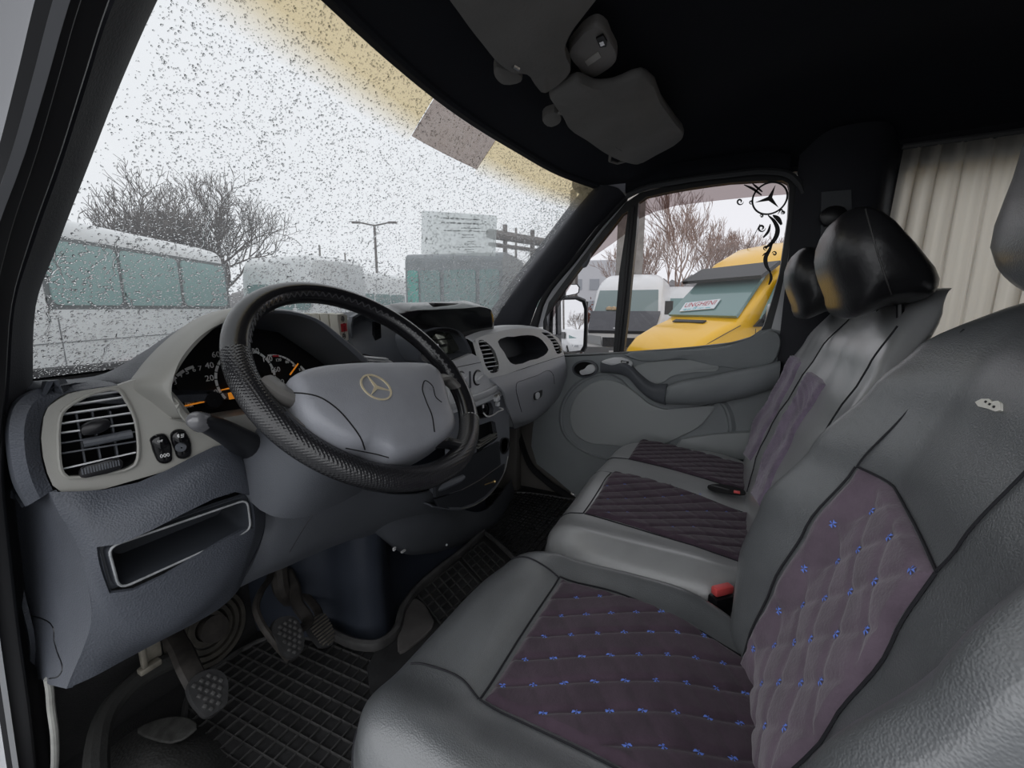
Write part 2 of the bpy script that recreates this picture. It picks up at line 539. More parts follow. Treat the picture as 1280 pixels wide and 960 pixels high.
def star(mb, o, ax, ay, R, t, ring=0.12, ir=None):
    """three pointed star in a ring"""
    n = np.cross(unit(ax), unit(ay))
    A = np.linspace(0, 2 * PI, 37)
    mb.grid([[np.asarray(o) + (R + q[0]) * (ax * math.cos(a) + ay * math.sin(a)) + n * q[1] for q in ((-R * ring, 0), (-R * ring, t), (0, t), (0, 0))] for a in A], closev=True)
    lp = []
    for k in range(6):
        a = PI / 2 + k * PI / 3; r = R * 0.93 if k % 2 == 0 else R * 0.13
        lp.append(np.asarray(o) + ax * r * math.cos(a) + ay * r * math.sin(a))
    mb.prism(lp, n * t)
    return mb
# ============================================================ SETTING
GZ = -0.62
M_asph = mat('wet grey asphalt', (0.20, 0.205, 0.21), 0.42, 0.5, 9, var=0.25, vscale=0.6, bdist=0.01)
mb = MB(); mb.box((0, 0, GZ - 0.05), (240, 240, 0.1)); g = mb.build('ground', M_asph)
tag(g, 'wet grey parking ground outside the van', kind='structure')

FZ = 0.12
mb = MB(); mb.box((0.97, -0.35, FZ - 0.03), (1.76, 2.9, 0.06))
tag(mb.build('floor', M_carpet), 'dark felt covered floor of the cab', kind='structure')

# headliner
def ceil_row(y, zc, zs, xl=0.14, xr=1.86):
    xs = [xl, xl + 0.12, 0.60, 0.97, 1.34, xr - 0.12, xr]
    zz = [zs, lerp(zs, zc, 0.75), zc, zc + 0.01, zc, lerp(zs, zc, 0.75), zs]
    return [V(x, y, z) for x, z in zip(xs, zz)]
hdr = [V(0.24, 0.47, 1.47), V(0.36, 0.545, 1.485), V(0.60, 0.612, 1.50), V(0.97, 0.652, 1.503), V(1.30, 0.632, 1.50), V(1.58, 0.575, 1.485), V(1.715, 0.485, 1.462)]
rows = [hdr,
        [V(0.20, 0.40, 1.478), V(0.34, 0.44, 1.52), V(0.60, 0.47, 1.545), V(0.97, 0.49, 1.555), V(1.32, 0.48, 1.545), V(1.62, 0.43, 1.52), V(1.79, 0.38, 1.478)],
        ceil_row(0.25, 1.60, 1.480), ceil_row(-0.05, 1.66, 1.480), ceil_row(-0.5, 1.70, 1.49), ceil_row(-1.2, 1.72, 1.5), ceil_row(-3.0, 1.72, 1.5)]
mb = MB(); patch(mb, rows, 6, 0.04, toward=(1, 0, 0.5))
ceiling = tag(mb.build('ceiling', M_lining), 'near-black quilted cloth headliner over the cab', kind='structure')

mb = MB(); mb.tube([p + V(0, .010, .004) for p in crom(hdr, 8)], .013, 8); tag(mb.build('trim_15', M_lining), 'dark edge roll along the top of the windshield', kind='structure')
# windshield: bottom curve / middle / header
wbot = [V(0.17, 0.97, 0.885), V(0.36, 1.06, 0.88), V(0.60, 1.115, 0.875), V(0.97, 1.145, 0.875), V(1.34, 1.115, 0.875), V(1.60, 1.065, 0.88), V(1.755, 1.01, 0.895)]
wtop = [p + V(0, 0.012, 0.006) for p in hdr]
wtop[0] = V(0.22, 0.475, 1.48)
def wrow(t, bulge=0.035):
    out = []
    for a, b in zip(wbot, wtop):
        p = lerp(a, b, t); k = 4 * t * (1 - t) * bulge
        out.append(p + V(0, k * 0.7, k * 0.7))
    return out
WR = [wrow(t) for t in (0, 0.2, 0.4, 0.6, 0.8, 1.0)]
win = thing('window_1', (0.97, 1.0, 0.9), 'rain-beaded windshield across the front of the cab', 'window', kind='structure')
mb = MB(); patch(mb, WR, 6); mb.build('glass', M_glassw, win, 60)
WG = crom(WR, 10); WG = np.swapaxes(crom(np.swapaxes(WG, 0, 1), 10), 0, 1)   # [t][s]
def wpt(s, t):
    """point on the windshield, s 0..1 left-right, t 0..1 bottom-top, and outward normal"""
    A, B = WG.shape[:2]
    i = min(max(t, 0), 1) * (A - 1); j = min(max(s, 0), 1) * (B - 1)
    i0 = min(int(i), A - 2); j0 = min(int(j), B - 2); fi = i - i0; fj = j - j0
    p = (WG[i0, j0] * (1 - fi) + WG[i0 + 1, j0] * fi) * (1 - fj) + (WG[i0, j0 + 1] * (1 - fi) + WG[i0 + 1, j0 + 1] * fi) * fj
    ex = unit(WG[i0, j0 + 1] - WG[i0, j0]); ey = unit(WG[i0 + 1, j0] - WG[i0, j0])
    return p, ex, ey, unit(np.cross(ey, ex)) * (1 if np.cross(ey, ex)[1] > 0 else -1)
def wband(s0, s1, t0, t1, offn, ns=24, nt_=4, edge=None):
    r = []
    for i in range(nt_ + 1):
        row = []
        for j in range(ns + 1):
            s = lerp(s0, s1, j / ns); ta = t0 if edge is None else edge(s)
            p, ex, ey, n = wpt(s, lerp(ta, t1, i / nt_))
            row.append(p - n * offn)
        r.append(row)
    return r
def fade_attr(o, ns, nt_):
    a_ = o.data.attributes.new('fade', 'FLOAT', 'POINT')
    for k in range(len(o.data.vertices)): a_.data[k].value = min(1.0, (k // (ns + 1)) / nt_ * 2.2)
for s0, s1, ns in ((0, .475, 24), (.62, 1.0, 20)):
    mb = MB(); mb.grid(wband(s0, s1, 0.82, 1.0, 0.002, ns, 6)); o = mb.build('tint_band', M_tint, win, 60); fade_attr(o, ns, 6)
    o['label'] = 'tan tinted band along the top'
mb = MB(); mb.grid(wband(0, 1, 0.972, 1.0, 0.006, 40, 2)); mb.build('top_frit', M_black, win, 60)
mb = MB(); mb.grid(wband(0.475, 0.62, 0.845, 1.0, 0.004, 16, 4)); o = mb.build('dotted_patch', M_dots, win, 60)
o['label'] = 'brown dotted patch behind the mirror mount'
# rain drops: closed flat domes of water on the outer face
def drops():
    R = random.Random(5); mb_v = []; mb_f = []
    rg = np.random.default_rng(5); N = 46000
    s = rg.random(N); t = rg.random(N) ** 1.1
    keep = ~((s < .16) & (t > .33) & (rg.random(N) < .75)); s = s[keep]; t = t[keep]; N = len(s)
    A, B = WG.shape[:2]; i = t * (A - 1); j = s * (B - 1); i0 = np.minimum(i.astype(int), A - 2); j0 = np.minimum(j.astype(int), B - 2); fi = (i - i0)[:, None]; fj = (j - j0)[:, None]
    p00, p10, p01, p11 = WG[i0, j0], WG[i0 + 1, j0], WG[i0, j0 + 1], WG[i0 + 1, j0 + 1]
    p = (p00 * (1 - fi) + p10 * fi) * (1 - fj) + (p01 * (1 - fi) + p11 * fi) * fj
    nm = lambda q: q / np.linalg.norm(q, axis=1, keepdims=True)
    ex = nm(p01 - p00); ey = nm(p10 - p00); n = nm(np.cross(ey, ex)); n[n[:, 1] < 0] *= -1
    r = .0007 + .0013 * rg.random(N) ** 2.4; r = np.where(t < .38, r * 1.30, r); r = np.where(s < .3, r * .8, r)
    el = 1 + 1.1 * rg.random(N); an = rg.normal(0, .45, N)[:, None]
    ax = ex * np.cos(an) + ey * np.sin(an); ay = np.cross(n, ax); m = 6
    ang = 2 * PI * np.arange(m) / m; jit = .8 + .4 * rg.random((N, m))
    base = p + n * .0004
    o1 = (ax[:, None, :] * (np.cos(ang)[None, :] * el[:, None])[..., None] + ay[:, None, :] * np.sin(ang)[None, :, None]) * (r[:, None] * jit)[..., None]
    lo = base[:, None, :] + o1; hi = base[:, None, :] + o1 * .62 + (n * (r * .34)[:, None])[:, None, :]; tp = (base + n * (r * .48)[:, None])[:, None, :]
    vv = np.concatenate([lo, hi, tp], 1).reshape(-1, 3); K = 2 * m + 1
    unitf = []
    for q in range(m):
        q2 = (q + 1) % m; unitf += [(q, q2, m + q2, m + q), (m + q, m + q2, 2 * m)]
    unitf.append(tuple(range(m))[::-1])
    for k in range(N):
        o_ = k * K; mb_f += [tuple(c + o_ for c in f) for f in unitf]
    mb_v.append(vv); n0 = len(vv)
    # trickles
    for k in range(46):
        s = R.random(); t = R.random() * 0.55
        if k < 14: s = R.uniform(0.0, 0.10); t = R.uniform(0, 0.6)
        pts = []; L = R.uniform(0.04, 0.14); ds = R.gauss(0, 0.03)
        for q in range(9):
            p, ex, ey, n = wpt(s + ds * q / 8 + R.gauss(0, 0.002), max(0, t - L * q / 8)); pts.append((p, ex, n))
        b = n0; vs = []
        for q, (p, ex, n) in enumerate(pts):
            r = 0.0016 * (0.4 + 0.8 * math.sin(PI * (q + 0.5) / 9)) * R.uniform(0.7, 1.2)
            vs += [p - ex * r + n * 0.0004, p + n * (0.0004 + r * 0.6), p + ex * r + n * 0.0004]
        for q in range(8):
            a = b + 3 * q
            mb_f += [(a, a + 1, a + 4, a + 3), (a + 1, a + 2, a + 5, a + 4), (a + 2, a, a + 3, a + 5)]
        mb_f += [(b, b + 2, b + 1), (b + 24, b + 25, b + 26)]
        mb_v.append(np.array(vs)); n0 += 27
    return np.concatenate(mb_v), mb_f
vs, fs = drops()
me = bpy.data.meshes.new('rain_drops')
o_ = np.array(win.location)
me.from_pydata([tuple(p) for p in (vs - o_)], [], fs)
me.shade_smooth(); me.materials.append(M_water)
ob = bpy.data.objects.new('rain_drops', me); COL.objects.link(ob); ob.parent = win; ob['kind'] = 'stuff'
# black frit border along the bottom of the glass, and wiper scratches
mb = MB(); mb.grid(wband(0, 1, 0.0, 0.006, 0.001, 40, 1)); mb.build('frit_border', M_black, win, 60)
mb = MB()
for (a, b) in (((648, 405), (742, 243)), ((655, 408), (735, 275)), ((640, 412), (700, 330))):
    q0 = P(a[0], a[1], x=None, y=None, z=None, d=1.0); q1 = P(b[0], b[1], d=1.0)
for k, (s0, t0, s1, t1) in enumerate(((0.80, 0.03, 0.985, 0.60), (0.83, 0.02, 0.985, 0.45), (0.78, 0.03, 0.90, 0.30))):
    pts = []
    for q in range(14):
        p, ex, ey, n = wpt(lerp(s0, s1, q / 13), lerp(t0, t1, (q / 13) ** 0.9)); pts.append(p - n * 0.002)
    mb.tube(pts, 0.0007, 4)
mb.build('scratch_lines', mat('scratch', (0.75, 0.77, 0.78), 0.6), win)

# paper notice taped to the outside, its print read from behind
nt0 = wpt(0.60, 0.36)
pcorn = [(528, 264), (622, 270), (620, 321), (527, 318)]
def on_wind(u, v):
    """where the ray through a pixel meets the windshield"""
    lo, hi = 0.2, 3.0
    r = P(u, v, d=1.0) - CAM
    best = None
    for i in range(0, 51):
        for j in range(0, 61):
            q = WG[i, j]; k = (q - CAM) @ r / (r @ r); e = np.linalg.norm(CAM + r * k - q)
            if best is None or e < best[0]: best = (e, i, j)
    _, i, j = best
    i = min(i, 49); j = min(j, 59)
    a, b, c = WG[i, j], WG[i, j + 1], WG[i + 1, j]
    n = np.cross(b - a, c - a)
    return CAM + r * (((a - CAM) @ n) / (r @ n))
pc = [on_wind(*c) for c in pcorn]
nn = unit(np.cross(pc[1] - pc[0], pc[3] - pc[0])); nn = nn if nn[1] > 0 else -nn
note = thing('paper_notice', pc[3], 'pale printed notice sheet taped on the outside of the windshield', 'notice')
M_paper = bpy.data.materials.new('wet paper'); M_paper.use_nodes = True
t_ = M_paper.node_tree; t_.nodes.clear(); _o = t_.nodes.new('ShaderNodeOutputMaterial'); _t = t_.nodes.new('ShaderNodeBsdfTranslucent'); _t.inputs[0].default_value = (0.62, 0.65, 0.64, 1)
_d = t_.nodes.new('ShaderNodeBsdfTransparent'); _d.inputs[0].default_value = (0.8, 0.82, 0.82, 1); _m = t_.nodes.new('ShaderNodeMixShader'); _m.inputs[0].default_value = 0.45
t_.links.new(_t.outputs[0], _m.inputs[1]); t_.links.new(_d.outputs[0], _m.inputs[2]); t_.links.new(_m.outputs[0], _o.inputs[0])
mb = MB(); mb.grid([[lerp(pc[0], pc[1], i / 6) + nn * 0.003 for i in range(7)], [lerp(pc[3], pc[2], i / 6) + nn * 0.003 for i in range(7)]]); mb.build('sheet', M_paper, note)
ax_ = unit(pc[1] - pc[0]); ay_ = unit(pc[0] - pc[3])
M_ink = mat('grey ink', (0.33, 0.35, 0.35), 0.8)
pw_ = np.linalg.norm(pc[1] - pc[0])
for k, (yy, xx, fw_, sz) in enumerate(((.88, .50, .50, .007), (.78, .50, .55, .007), (.68, .62, .28, .0045), (.61, .56, .62, .005), (.52, .58, .16, .0045), (.46, .58, .18, .0045), (.36, .62, .10, .004), (.30, .60, .14, .004), (.22, .58, .42, .004), (.16, .60, .14, .004), (.10, .62, .12, .004))):
    c0 = lerp(lerp(pc[3], pc[0], yy), lerp(pc[2], pc[1], yy), xx)
    scrawl(c0 + nn * 0.002, ax_, ay_, pw_ * fw_, sz, M_ink, note, seed=k)

# ---- driver side: A pillar, seal, painted outer edge (close to the camera)
def col_px(pts, x): return [P(u, v, x=x) for u, v in pts]
E1 = [(205, -55), (179, 0), (134, 106), (103, 188), (62, 300), (34, 381), (31, 484), (22, 560)]
E2 = [(155, -70), (126, 0), (95, 100), (68, 190), (31, 300), (8, 381), (2, 484), (-4, 560)]
E3 = [(104, -80), (75, 0), (50, 95), (26, 185), (-6, 290), (-24, 381), (-32, 484), (-38, 560)]
E4 = [(92, -82), (66, 0), (41, 95), (16, 185), (-18, 285), (-40, 381), (-48, 484), (-52, 560)]
c1 = col_px(E1, 0.215); c1[6] = P(31, 484, x=0.215); 
rows = [c1 and [p + V(-0.02, 0.10, 0.02) for p in c1], c1, [lerp(a, b, 0.5) + V(0.004, -0.004, 0) for a, b in zip(c1, col_px(E2, 0.165))], col_px(E2, 0.165)]
mb = MB(); patch(mb, rows, 5, 0.006); tag(mb.build('trim_1', M_pillar), 'black trim of the driver-side windshield pillar', kind='structure')
c2 = col_px(E2, 0.163); c3 = col_px(E3, 0.135); c4 = col_px(E4, 0.128)
mb = MB()
rows = [c2, [lerp(a, b, 0.3) + V(0.006, -0.008, 0) for a, b in zip(c2, c3)], [lerp(a, b, 0.6) + V(-0.002, 0.002, 0) for a, b in zip(c2, c3)], [lerp(a, b, 0.85) + V(0.004, -0.006, 0) for a, b in zip(c2, c3)], c3, c4]
patch(mb, rows, 4, 0.006)
tag(mb.build('trim_2', M_seal), 'ribbed black rubber door seal on the driver-side pillar', kind='structure')
E5 = [(u - 190, v) for u, v in E4]
c5 = col_px(E5, 0.118)
mb = MB(); patch(mb, [c4, [lerp(a, b, 0.06) + V(0.002, -0.004, 0) for a, b in zip(c4, c5)], [lerp(a, b, 0.4) for a, b in zip(c4, c5)], c5], 3, 0.006)
tag(mb.build('trim_3', M_paint), 'grey-white painted outer edge of the driver door opening', kind='structure')
# lower part of the door opening, beside the dash and the sill
L1 = [(18, 520), (16, 600), (26, 700), (38, 800), (52, 880), (62, 960), (80, 1080)]
L2 = [(6, 520), (4, 600), (14, 700), (26, 800), (38, 880), (46, 960), (62, 1080)]
L3 = [(-30, 520), (-30, 600), (-20, 700), (-8, 800), (4, 880), (16, 960), (34, 1080)]
L4 = [(-60, 520), (-60, 600), (-50, 700), (-40, 800), (-26, 880), (-14, 960), (4, 1080)]
k1, k2, k3, k4 = col_px(L1, 0.19), col_px(L2, 0.17), col_px(L3, 0.14), col_px(L4, 0.13)
mb = MB(); patch(mb, [[p + V(0.01, 0.25, 0) for p in k1], k1, [lerp(a, b, 0.5) + V(-0.003, 0.006, 0) for a, b in zip(k1, k2)], k2, [lerp(a, b, 0.35) + V(0.004, -0.008, 0) for a, b in zip(k2, k3)], [lerp(a, b, 0.6) + V(-0.002, 0.003, 0) for a, b in zip(k2, k3)], k3], 4, 0.006)
tag(mb.build('trim_4', M_seal), 'worn black door seal running down beside the dash', kind='structure')
mb = MB(); patch(mb, [k3, [lerp(a, b, 0.5) for a, b in zip(k3, k4)], k4, [p + V(-0.05, 0, 0) for p in k4]], 3, 0.006)
tag(mb.build('trim_5', M_white), 'white painted door sill edge below the seal', kind='structure')

mb = MB(); mb.box((1.885, 0.10, 1.53), (.05, 1.05, .13)); mb.box((1.80, .56, 1.50), (.14, .12, .07), bev=.02)
tag(mb.build('trim_14', M_pillar), 'dark roof rail above the passenger door', kind='structure')
# ---- walls
mb = MB()
mb.box((0.11, -1.75, 0.62), (0.04, 2.5, 1.9)); mb.box((0.105, 0.55, FZ - 0.05), (0.03, 1.3, 0.12))
tag(mb.build('wall_left', M_pillar), 'dark side wall of the van behind the driver door', kind='structure')
mb = MB(); mb.box((1.85, 0.92, 0.30), (.03, .60, 1.0)); mb.box((1.79, .99, .30), (.06, .24, .40), bev=.02)
tag(mb.build('trim_13', mat('warm grey kick panel', (.14, .13, .12), .7, .3, 200)), 'warm grey kick panel in front of the passenger door', kind='structure')
mb = MB(); mb.box((0.97, 1.12, 0.50), (1.74, 0.04, 0.78)); mb.box((0.97, -3.0, 0.8), (1.8, 0.05, 1.9))
tag(mb.build('wall_front', M_carpet), 'dark bulkhead under the dash', kind='structure')
# right wall: behind the door with a side window opening behind the curtain
mb = MB()
YB = -0.165
def rw(y0, y1, z0, z1, t=0.05, x=1.865): mb.box((x, (y0 + y1) / 2, (z0 + z1) / 2), (t, y1 - y0, z1 - z0))
rw(-3.0, YB, -0.1, 0.84); rw(-3.0, YB, 1.42, 1.62); rw(-0.44, YB, 0.83, 1.43); rw(-3.0, -1.75, 0.83, 1.43)
tag(mb.build('wall_right', M_pillar), 'dark side wall of the van behind the passenger door', kind='structure')
# window behind the curtain
w2 = thing('window_2', (1.87, -1.1, 0.84), 'side window behind the beige curtain', 'window', kind='structure')
mb = MB(); mb.box((1.875, -1.1, 1.13), (0.006, 1.34, 0.60)); mb.build('glass', M_clear, w2)
# B pillar trim: bulging dark post with a belt guide plate
bp = [[V(1.80, YB + 0.01, z) for z in (0.12, 0.5, 0.9, 1.25, 1.45, 1.50)],
      [V(1.775, YB - 0.05, z) for z in (0.12, 0.5, 0.9, 1.25, 1.47, 1.55)],
      [V(1.765, YB - 0.13, z) for z in (0.12, 0.5, 0.9, 1.25, 1.47, 1.56)],
      [V(1.775, YB - 0.21, z) for z in (0.12, 0.5, 0.9, 1.25, 1.47, 1.55)],
      [V(1.84, YB - 0.26, z) for z in (0.12, 0.5, 0.9, 1.25, 1.46, 1.50)]]
mb = MB(); patch(mb, bp, 5, 0.01); tag(mb.build('trim_6', M_pillar), 'dark pillar trim behind the passenger door', kind='structure')
belt = thing('seat_belt_anchor', P(1047, 262, x=1.76), 'grey belt height plate on the pillar above the far headrest', 'seat belt')
mb = MB(); plate(mb, [P(u, v, x=1.755) for u, v in ((1027, 240), (1064, 237), (1066, 300), (1026, 300))], t=0.008, back=(1, 0, 0)); mb.build('guide_plate', mat('dim grey plastic', (0.085, 0.09, 0.10), 0.5), belt)
mb = MB(); pillow(mb, smooth_loop([P(u, v, x=1.745) for u, v in ((1024, 268), (1036, 259), (1054, 260), (1060, 275), (1040, 285), (1026, 280))], 3), 0.02); mb.build('guide_loop', M_black, belt)
mb = MB(); mb.tube([P(1045, 272, x=1.735), P(1036, 300, x=1.74), P(1028, 380, x=1.745)], 0.018, 8, flat=0.15); mb.build('webbing', M_black, belt)

# ---- passenger A pillar (dark trim) and white body strip
R1 = [P(610, 414, x=1.75), P(652, 358, x=1.738), P(700, 297, x=1.722), P(735, 252, x=1.708), P(753, 231, x=1.70)]
R2 = [P(661, 411, x=1.80), P(677, 371, x=1.80), P(716, 322, x=1.80), P(752, 277, x=1.80), P(782, 245, x=1.80)]
mid = [lerp(a, b, 0.5) + V(-0.018, -0.02, 0) for a, b in zip(R1, R2)]
mb = MB(); patch(mb, [[p + V(0.07, 0.09, 0.02) for p in R1], R1, mid, R2], 5, 0.008)
tag(mb.build('trim_7', M_pillar), 'dark trim of the passenger-side windshield pillar', kind='structure')
R3 = [P(682, 408, x=1.83), P(688, 378, x=1.83), P(724, 331, x=1.83), P(757, 287, x=1.83), P(786, 255, x=1.83)]
mb = MB(); patch(mb, [R2, [lerp(a, b, 0.3) + V(0.0, -0.006, 0) for a, b in zip(R2, R3)], [lerp(a, b, 0.55) for a, b in zip(R2, R3)]], 4, 0.006)
tag(mb.build('trim_8', M_seal), 'black seal between the passenger pillar and door', kind='structure')
mb = MB(); patch(mb, [[lerp(a, b, 0.5) + V(0.006, 0, 0) for a, b in zip(R2, R3)], [lerp(a, b, 1.15) + V(0.006, 0, 0) for a, b in zip(R2, R3)]], 4, 0.01)
tag(mb.build('trim_9', M_white), 'white body metal strip beside the passenger pillar', kind='structure')
# header seal over the passenger door: light highlight bead
top = [(782, 246), (800, 237), (850, 226), (910, 218), (960, 214), (986, 218), (1001, 232), (1004, 280), (1001, 340), (994, 408), (986, 470), (976, 560)]
tp = [P(u, v, x=1.80) for u, v in top]
mb = MB(); mb.tube(list(crom(tp, 4)), 0.011, 8); tag(mb.build('trim_10', mat('grey rubber bead', (0.05, 0.052, 0.056), 0.6)), 'grey rubber bead round the passenger door opening', kind='structure')
mb = MB()   # ceiling-side flange between bead and headliner
hi = [p + V(-0.01, 0, 0.06) for p in tp[:6]]
patch(mb, [[p + V(0.01, 0, 0.0) for p in tp[:6]], [p + V(-0.012, 0, 0.022) for p in tp[:6]], hi], 4, 0.006)
tag(mb.build('trim_11', M_lining), 'dark cloth flange above the passenger door', kind='structure')
# ============================================================ PASSENGER DOOR
door = thing('door_1', (1.83, 0.3, 0.12), 'grey passenger door with quarter window, armrest and mirror', 'door', kind='structure')
def X(pts, x=1.82): return [P(u, v, x=x) for u, v in pts]
main_px = [(798, 253), (808, 246), (835, 240), (861, 235.4), (890, 231), (914, 228), (950, 226), (978, 225.5), (985, 229), (986.8, 236), (985, 271), (980, 305), (974.5, 341.7), (965, 376), (955, 407), (950, 415), (939, 421.4), (914, 428.5), (861, 434.5), (820, 437.5), (779.6, 440.5), (786, 385), (790, 341.7), (795, 295)]
quart_px = [(785, 264), (781, 295), (774, 341.7), (770, 390), (766.5, 442), (735, 443), (684, 446), (683, 425), (682, 396), (690, 382), (712, 352), (736, 321), (762, 289), (778, 268)]
outer_px = [(679, 402), (686, 378), (716, 337), (752, 290), (782, 253), (800, 241), (850, 229), (910, 221), (960, 217), (988, 219), (1002, 232), (1004, 290), (998, 360), (990, 412), (984, 452), (700, 458), (678, 458)]
mb = MB(); plate(mb, X(outer_px), [X(main_px), X(quart_px)], back=(1, 0, 0), t=0.035)
mb.build('window_frame', mat('black door frame', (0.018, 0.019, 0.021), 0.4), door)
mb = MB(); plate(mb, X([(994, 255), (994, 300), (989, 360), (981, 415), (964, 412), (974, 375), (984, 330), (990, 285)], 1.812), t=0.006); 
o = mb.build('rear_frame_strip', M_white, door); o['label'] = 'white painted metal strip of the rear door frame'
mb = MB(); mb.add(X(main_px, 1.838), [tuple(range(len(main_px)))]); mb.build('main_glass', M_glasss, door)
mb = MB(); mb.add(X(quart_px, 1.838), [tuple(range(len(quart_px)))]); mb.build('quarter_glass', M_glasss, door)
# smoked deflectors outside, standing off the glass
defl = [(797, 272), (815, 263.6), (842, 255.5), (868, 252), (897, 248.5), (940, 244), (987, 240.5), (988, 222), (950, 221), (910, 224), (850, 232), (808, 243), (795, 252)]
mb = MB(); pts = X(defl, 1.855); mb.add([p + V(0.03 if i < 7 else 0.0, 0, 0) for i, p in enumerate(pts)], [tuple(range(len(pts)))])
o = mb.build('rain_deflector', M_defl, door); o['label'] = 'smoked brown deflector along the top of the glass'
defl2 = [(786, 262), (785, 290), (765, 305), (740, 322), (722, 343), (704, 372), (690, 400), (682, 400), (684, 385), (712, 348), (745, 306), (776, 268)]
mb = MB(); pts = X(defl2, 1.85); mb.add(pts, [tuple(range(len(pts)))])
mb.build('rain_deflector', M_defl, door)
# window rubber channel on the division bar
mb = MB(); mb.tube(X([(791, 258), (783, 341), (773, 442)], 1.815), 0.007, 6); mb.build('division_bar', M_seal, door)
mb = MB(); mb.tube(list(crom(X([(700, 444), (740, 442.5), (779.6, 440.8), (861, 435), (914, 429), (939, 422), (952, 413)], 1.812), 4)), 0.005, 6); mb.build('glass_seal', mat('light grey sill seal', (0.22, 0.23, 0.235), 0.4), door)
mb = MB(); pillow(mb, smooth_loop(X([(728, 334), (735, 325), (739, 316), (738, 324), (730, 335)], 1.80), 3), 0.01); mb.build('grab_cap', M_dark, door)
# main trim panel
pan = [(700, 447), (740, 445), (779, 442.5), (861, 436.5), (914, 431), (938, 424), (951, 414), (964, 411), (976, 414), (977, 430), (976, 480), (973, 560), (968, 640), (930, 690), (860, 690), (780, 660), (716, 617), (693, 597), (671, 580), (664, 557), (666, 535), (670, 512), (678, 480), (688, 455)]
mb = MB(); plate(mb, X(smooth_loop(pan, 1) if 0 else pan, 1.80), back=(1, 0, 0), t=0.05); mb.build('trim_panel', M_door, door)
# rear upper hump of the panel, catching light along its top
mb = MB(); pillow(mb, smooth_loop(X([(780, 444), (861, 438), (914, 432), (938, 426), (953, 416), (965, 413), (974, 417), (974, 440), (968, 452), (900, 458), (850, 448), (800, 451)], 1.80), 3), 0.014, prof=[(1, 0), (0.995, 0.5), (0.97, 0.9), (0.9, 1), (0.5, 1.1), (0.02, 1.15)])
mb.build('upper_panel', M_door, door)
# ridge ring round the speaker field, then the field
ring = [(776, 474), (757, 466), (735, 471), (716, 484), (704, 502), (700, 522), (705, 543), (722, 560), (760, 575), (800, 585), (860, 590), (905, 570), (915, 520), (905, 503), (880, 512), (840, 520), (812, 508), (790, 488)]
mb = MB(); pillow(mb, smooth_loop(X(ring, 1.80), 4), 0.012, prof=[(1.02, 0), (1, 0.6), (0.985, 1.0), (0.965, 1.0), (0.95, 0.5), (0.9, 0.45), (0.02, 0.45)])
mb.build('speaker_surround', M_door, door)
fld = [(758, 474), (738, 480), (723, 492), (715, 508), (713, 524), (718, 540), (732, 551), (767, 556), (810, 560), (850, 546), (880, 528), (893, 507), (870, 509), (837, 512), (814, 505), (797, 492), (780, 480)]
mb = MB(); pillow(mb, smooth_loop(X(fld, 1.797), 4), 0.014, prof=[(1, 0), (1, 0.6), (0.98, 0.95), (0.94, 1.0), (0.5, 1.1), (0.02, 1.15)])
o = mb.build('map_pocket', M_door2, door); o['label'] = 'smooth lighter grey pocket cover'
mb = MB(); pillow(mb, X([(852, 547), (890, 541), (935, 538), (955, 536), (957, 566), (930, 572), (880, 572), (840, 565)], 1.80), 0.03, prof=[(1, 0), (1, 0.7), (0.98, 0.95), (0.94, 1.0), (0.02, 1.0)])
mb.build('lower_pocket', M_door2, door)
# vinyl insert
ins = [(789, 461), (800, 455.5), (820, 452), (854, 450), (880, 450.5), (896, 454), (899, 460), (870, 465), (840, 470), (828, 478), (815, 480.5), (803, 476), (793, 468)]
mb = MB(); pillow(mb, smooth_loop(X(ins, 1.795), 4), 0.006, prof=[(1, 0), (1, 0.6), (0.98, 1.0), (0.02, 1.1)])
o = mb.build('insert', M_door2, door); o['label'] = 'lighter vinyl insert above the armrest'
# armrest: lofted body
st = [  # (px of top inner edge on x=1.80, depth out, height)
    ((826, 487), 0.045, 0.050), ((845, 478), 0.075, 0.085), ((880, 471), 0.085, 0.105), ((920, 463), 0.085, 0.110), ((952, 457), 0.080, 0.100), ((974, 452), 0.06, 0.09)]
secs = []
for (u, v), dp, h in st:
    p = P(u, v, x=1.795)
    secs.append([p + V(0, 0, 0.002), p + V(-dp * 0.6, 0, 0.004), p + V(-dp * 0.92, 0, -0.004), p + V(-dp, 0, -0.022), p + V(-dp * 0.95, 0, -h * 0.6), p + V(-dp * 0.7, 0, -h * 0.88), p + V(-dp * 0.25, 0, -h), p + V(0.0, 0, -h)])
g_ = crom(secs, 5); g_ = np.swapaxes(crom(np.swapaxes(g_, 0, 1), 3), 0, 1)
mb = MB(); mb.grid(g_, closev=True); mb.f.append(tuple(range(g_.shape[1]))); mb.f.append(tuple(mb.n - 1 - k for k in range(g_.shape[1])))
mb.build('armrest', M_door, door)
# dark pull handle running from the release down to the armrest
hd = [((752, 458), 0.022, 0.050, 0.018), ((770, 458), 0.030, 0.056, 0.02), ((786, 462), 0.040, 0.058, 0.02), ((800, 476), 0.052, 0.062, 0.02), ((818, 489), 0.064, 0.066, 0.02), ((834, 492), 0.072, 0.080, 0.02)]
secs = []
for (u, v), dp, h, _ in hd:
    c = P(u, v, x=1.795)
    secs.append([c + V(0, 0, h * 0.5), c + V(-dp * 0.55, 0, h * 0.52), c + V(-dp * 0.95, 0, h * 0.36), c + V(-dp, 0, 0), c + V(-dp * 0.9, 0, -h * 0.35), c + V(-dp * 0.5, 0, -h * 0.5), c + V(0, 0, -h * 0.5)])
g_ = crom(secs, 5); g_ = np.swapaxes(crom(np.swapaxes(g_, 0, 1), 3), 0, 1)
mb = MB(); mb.grid(g_, closev=True); mb.f.append(tuple(range(g_.shape[1]))); mb.f.append(tuple(mb.n - 1 - k for k in range(g_.shape[1])))
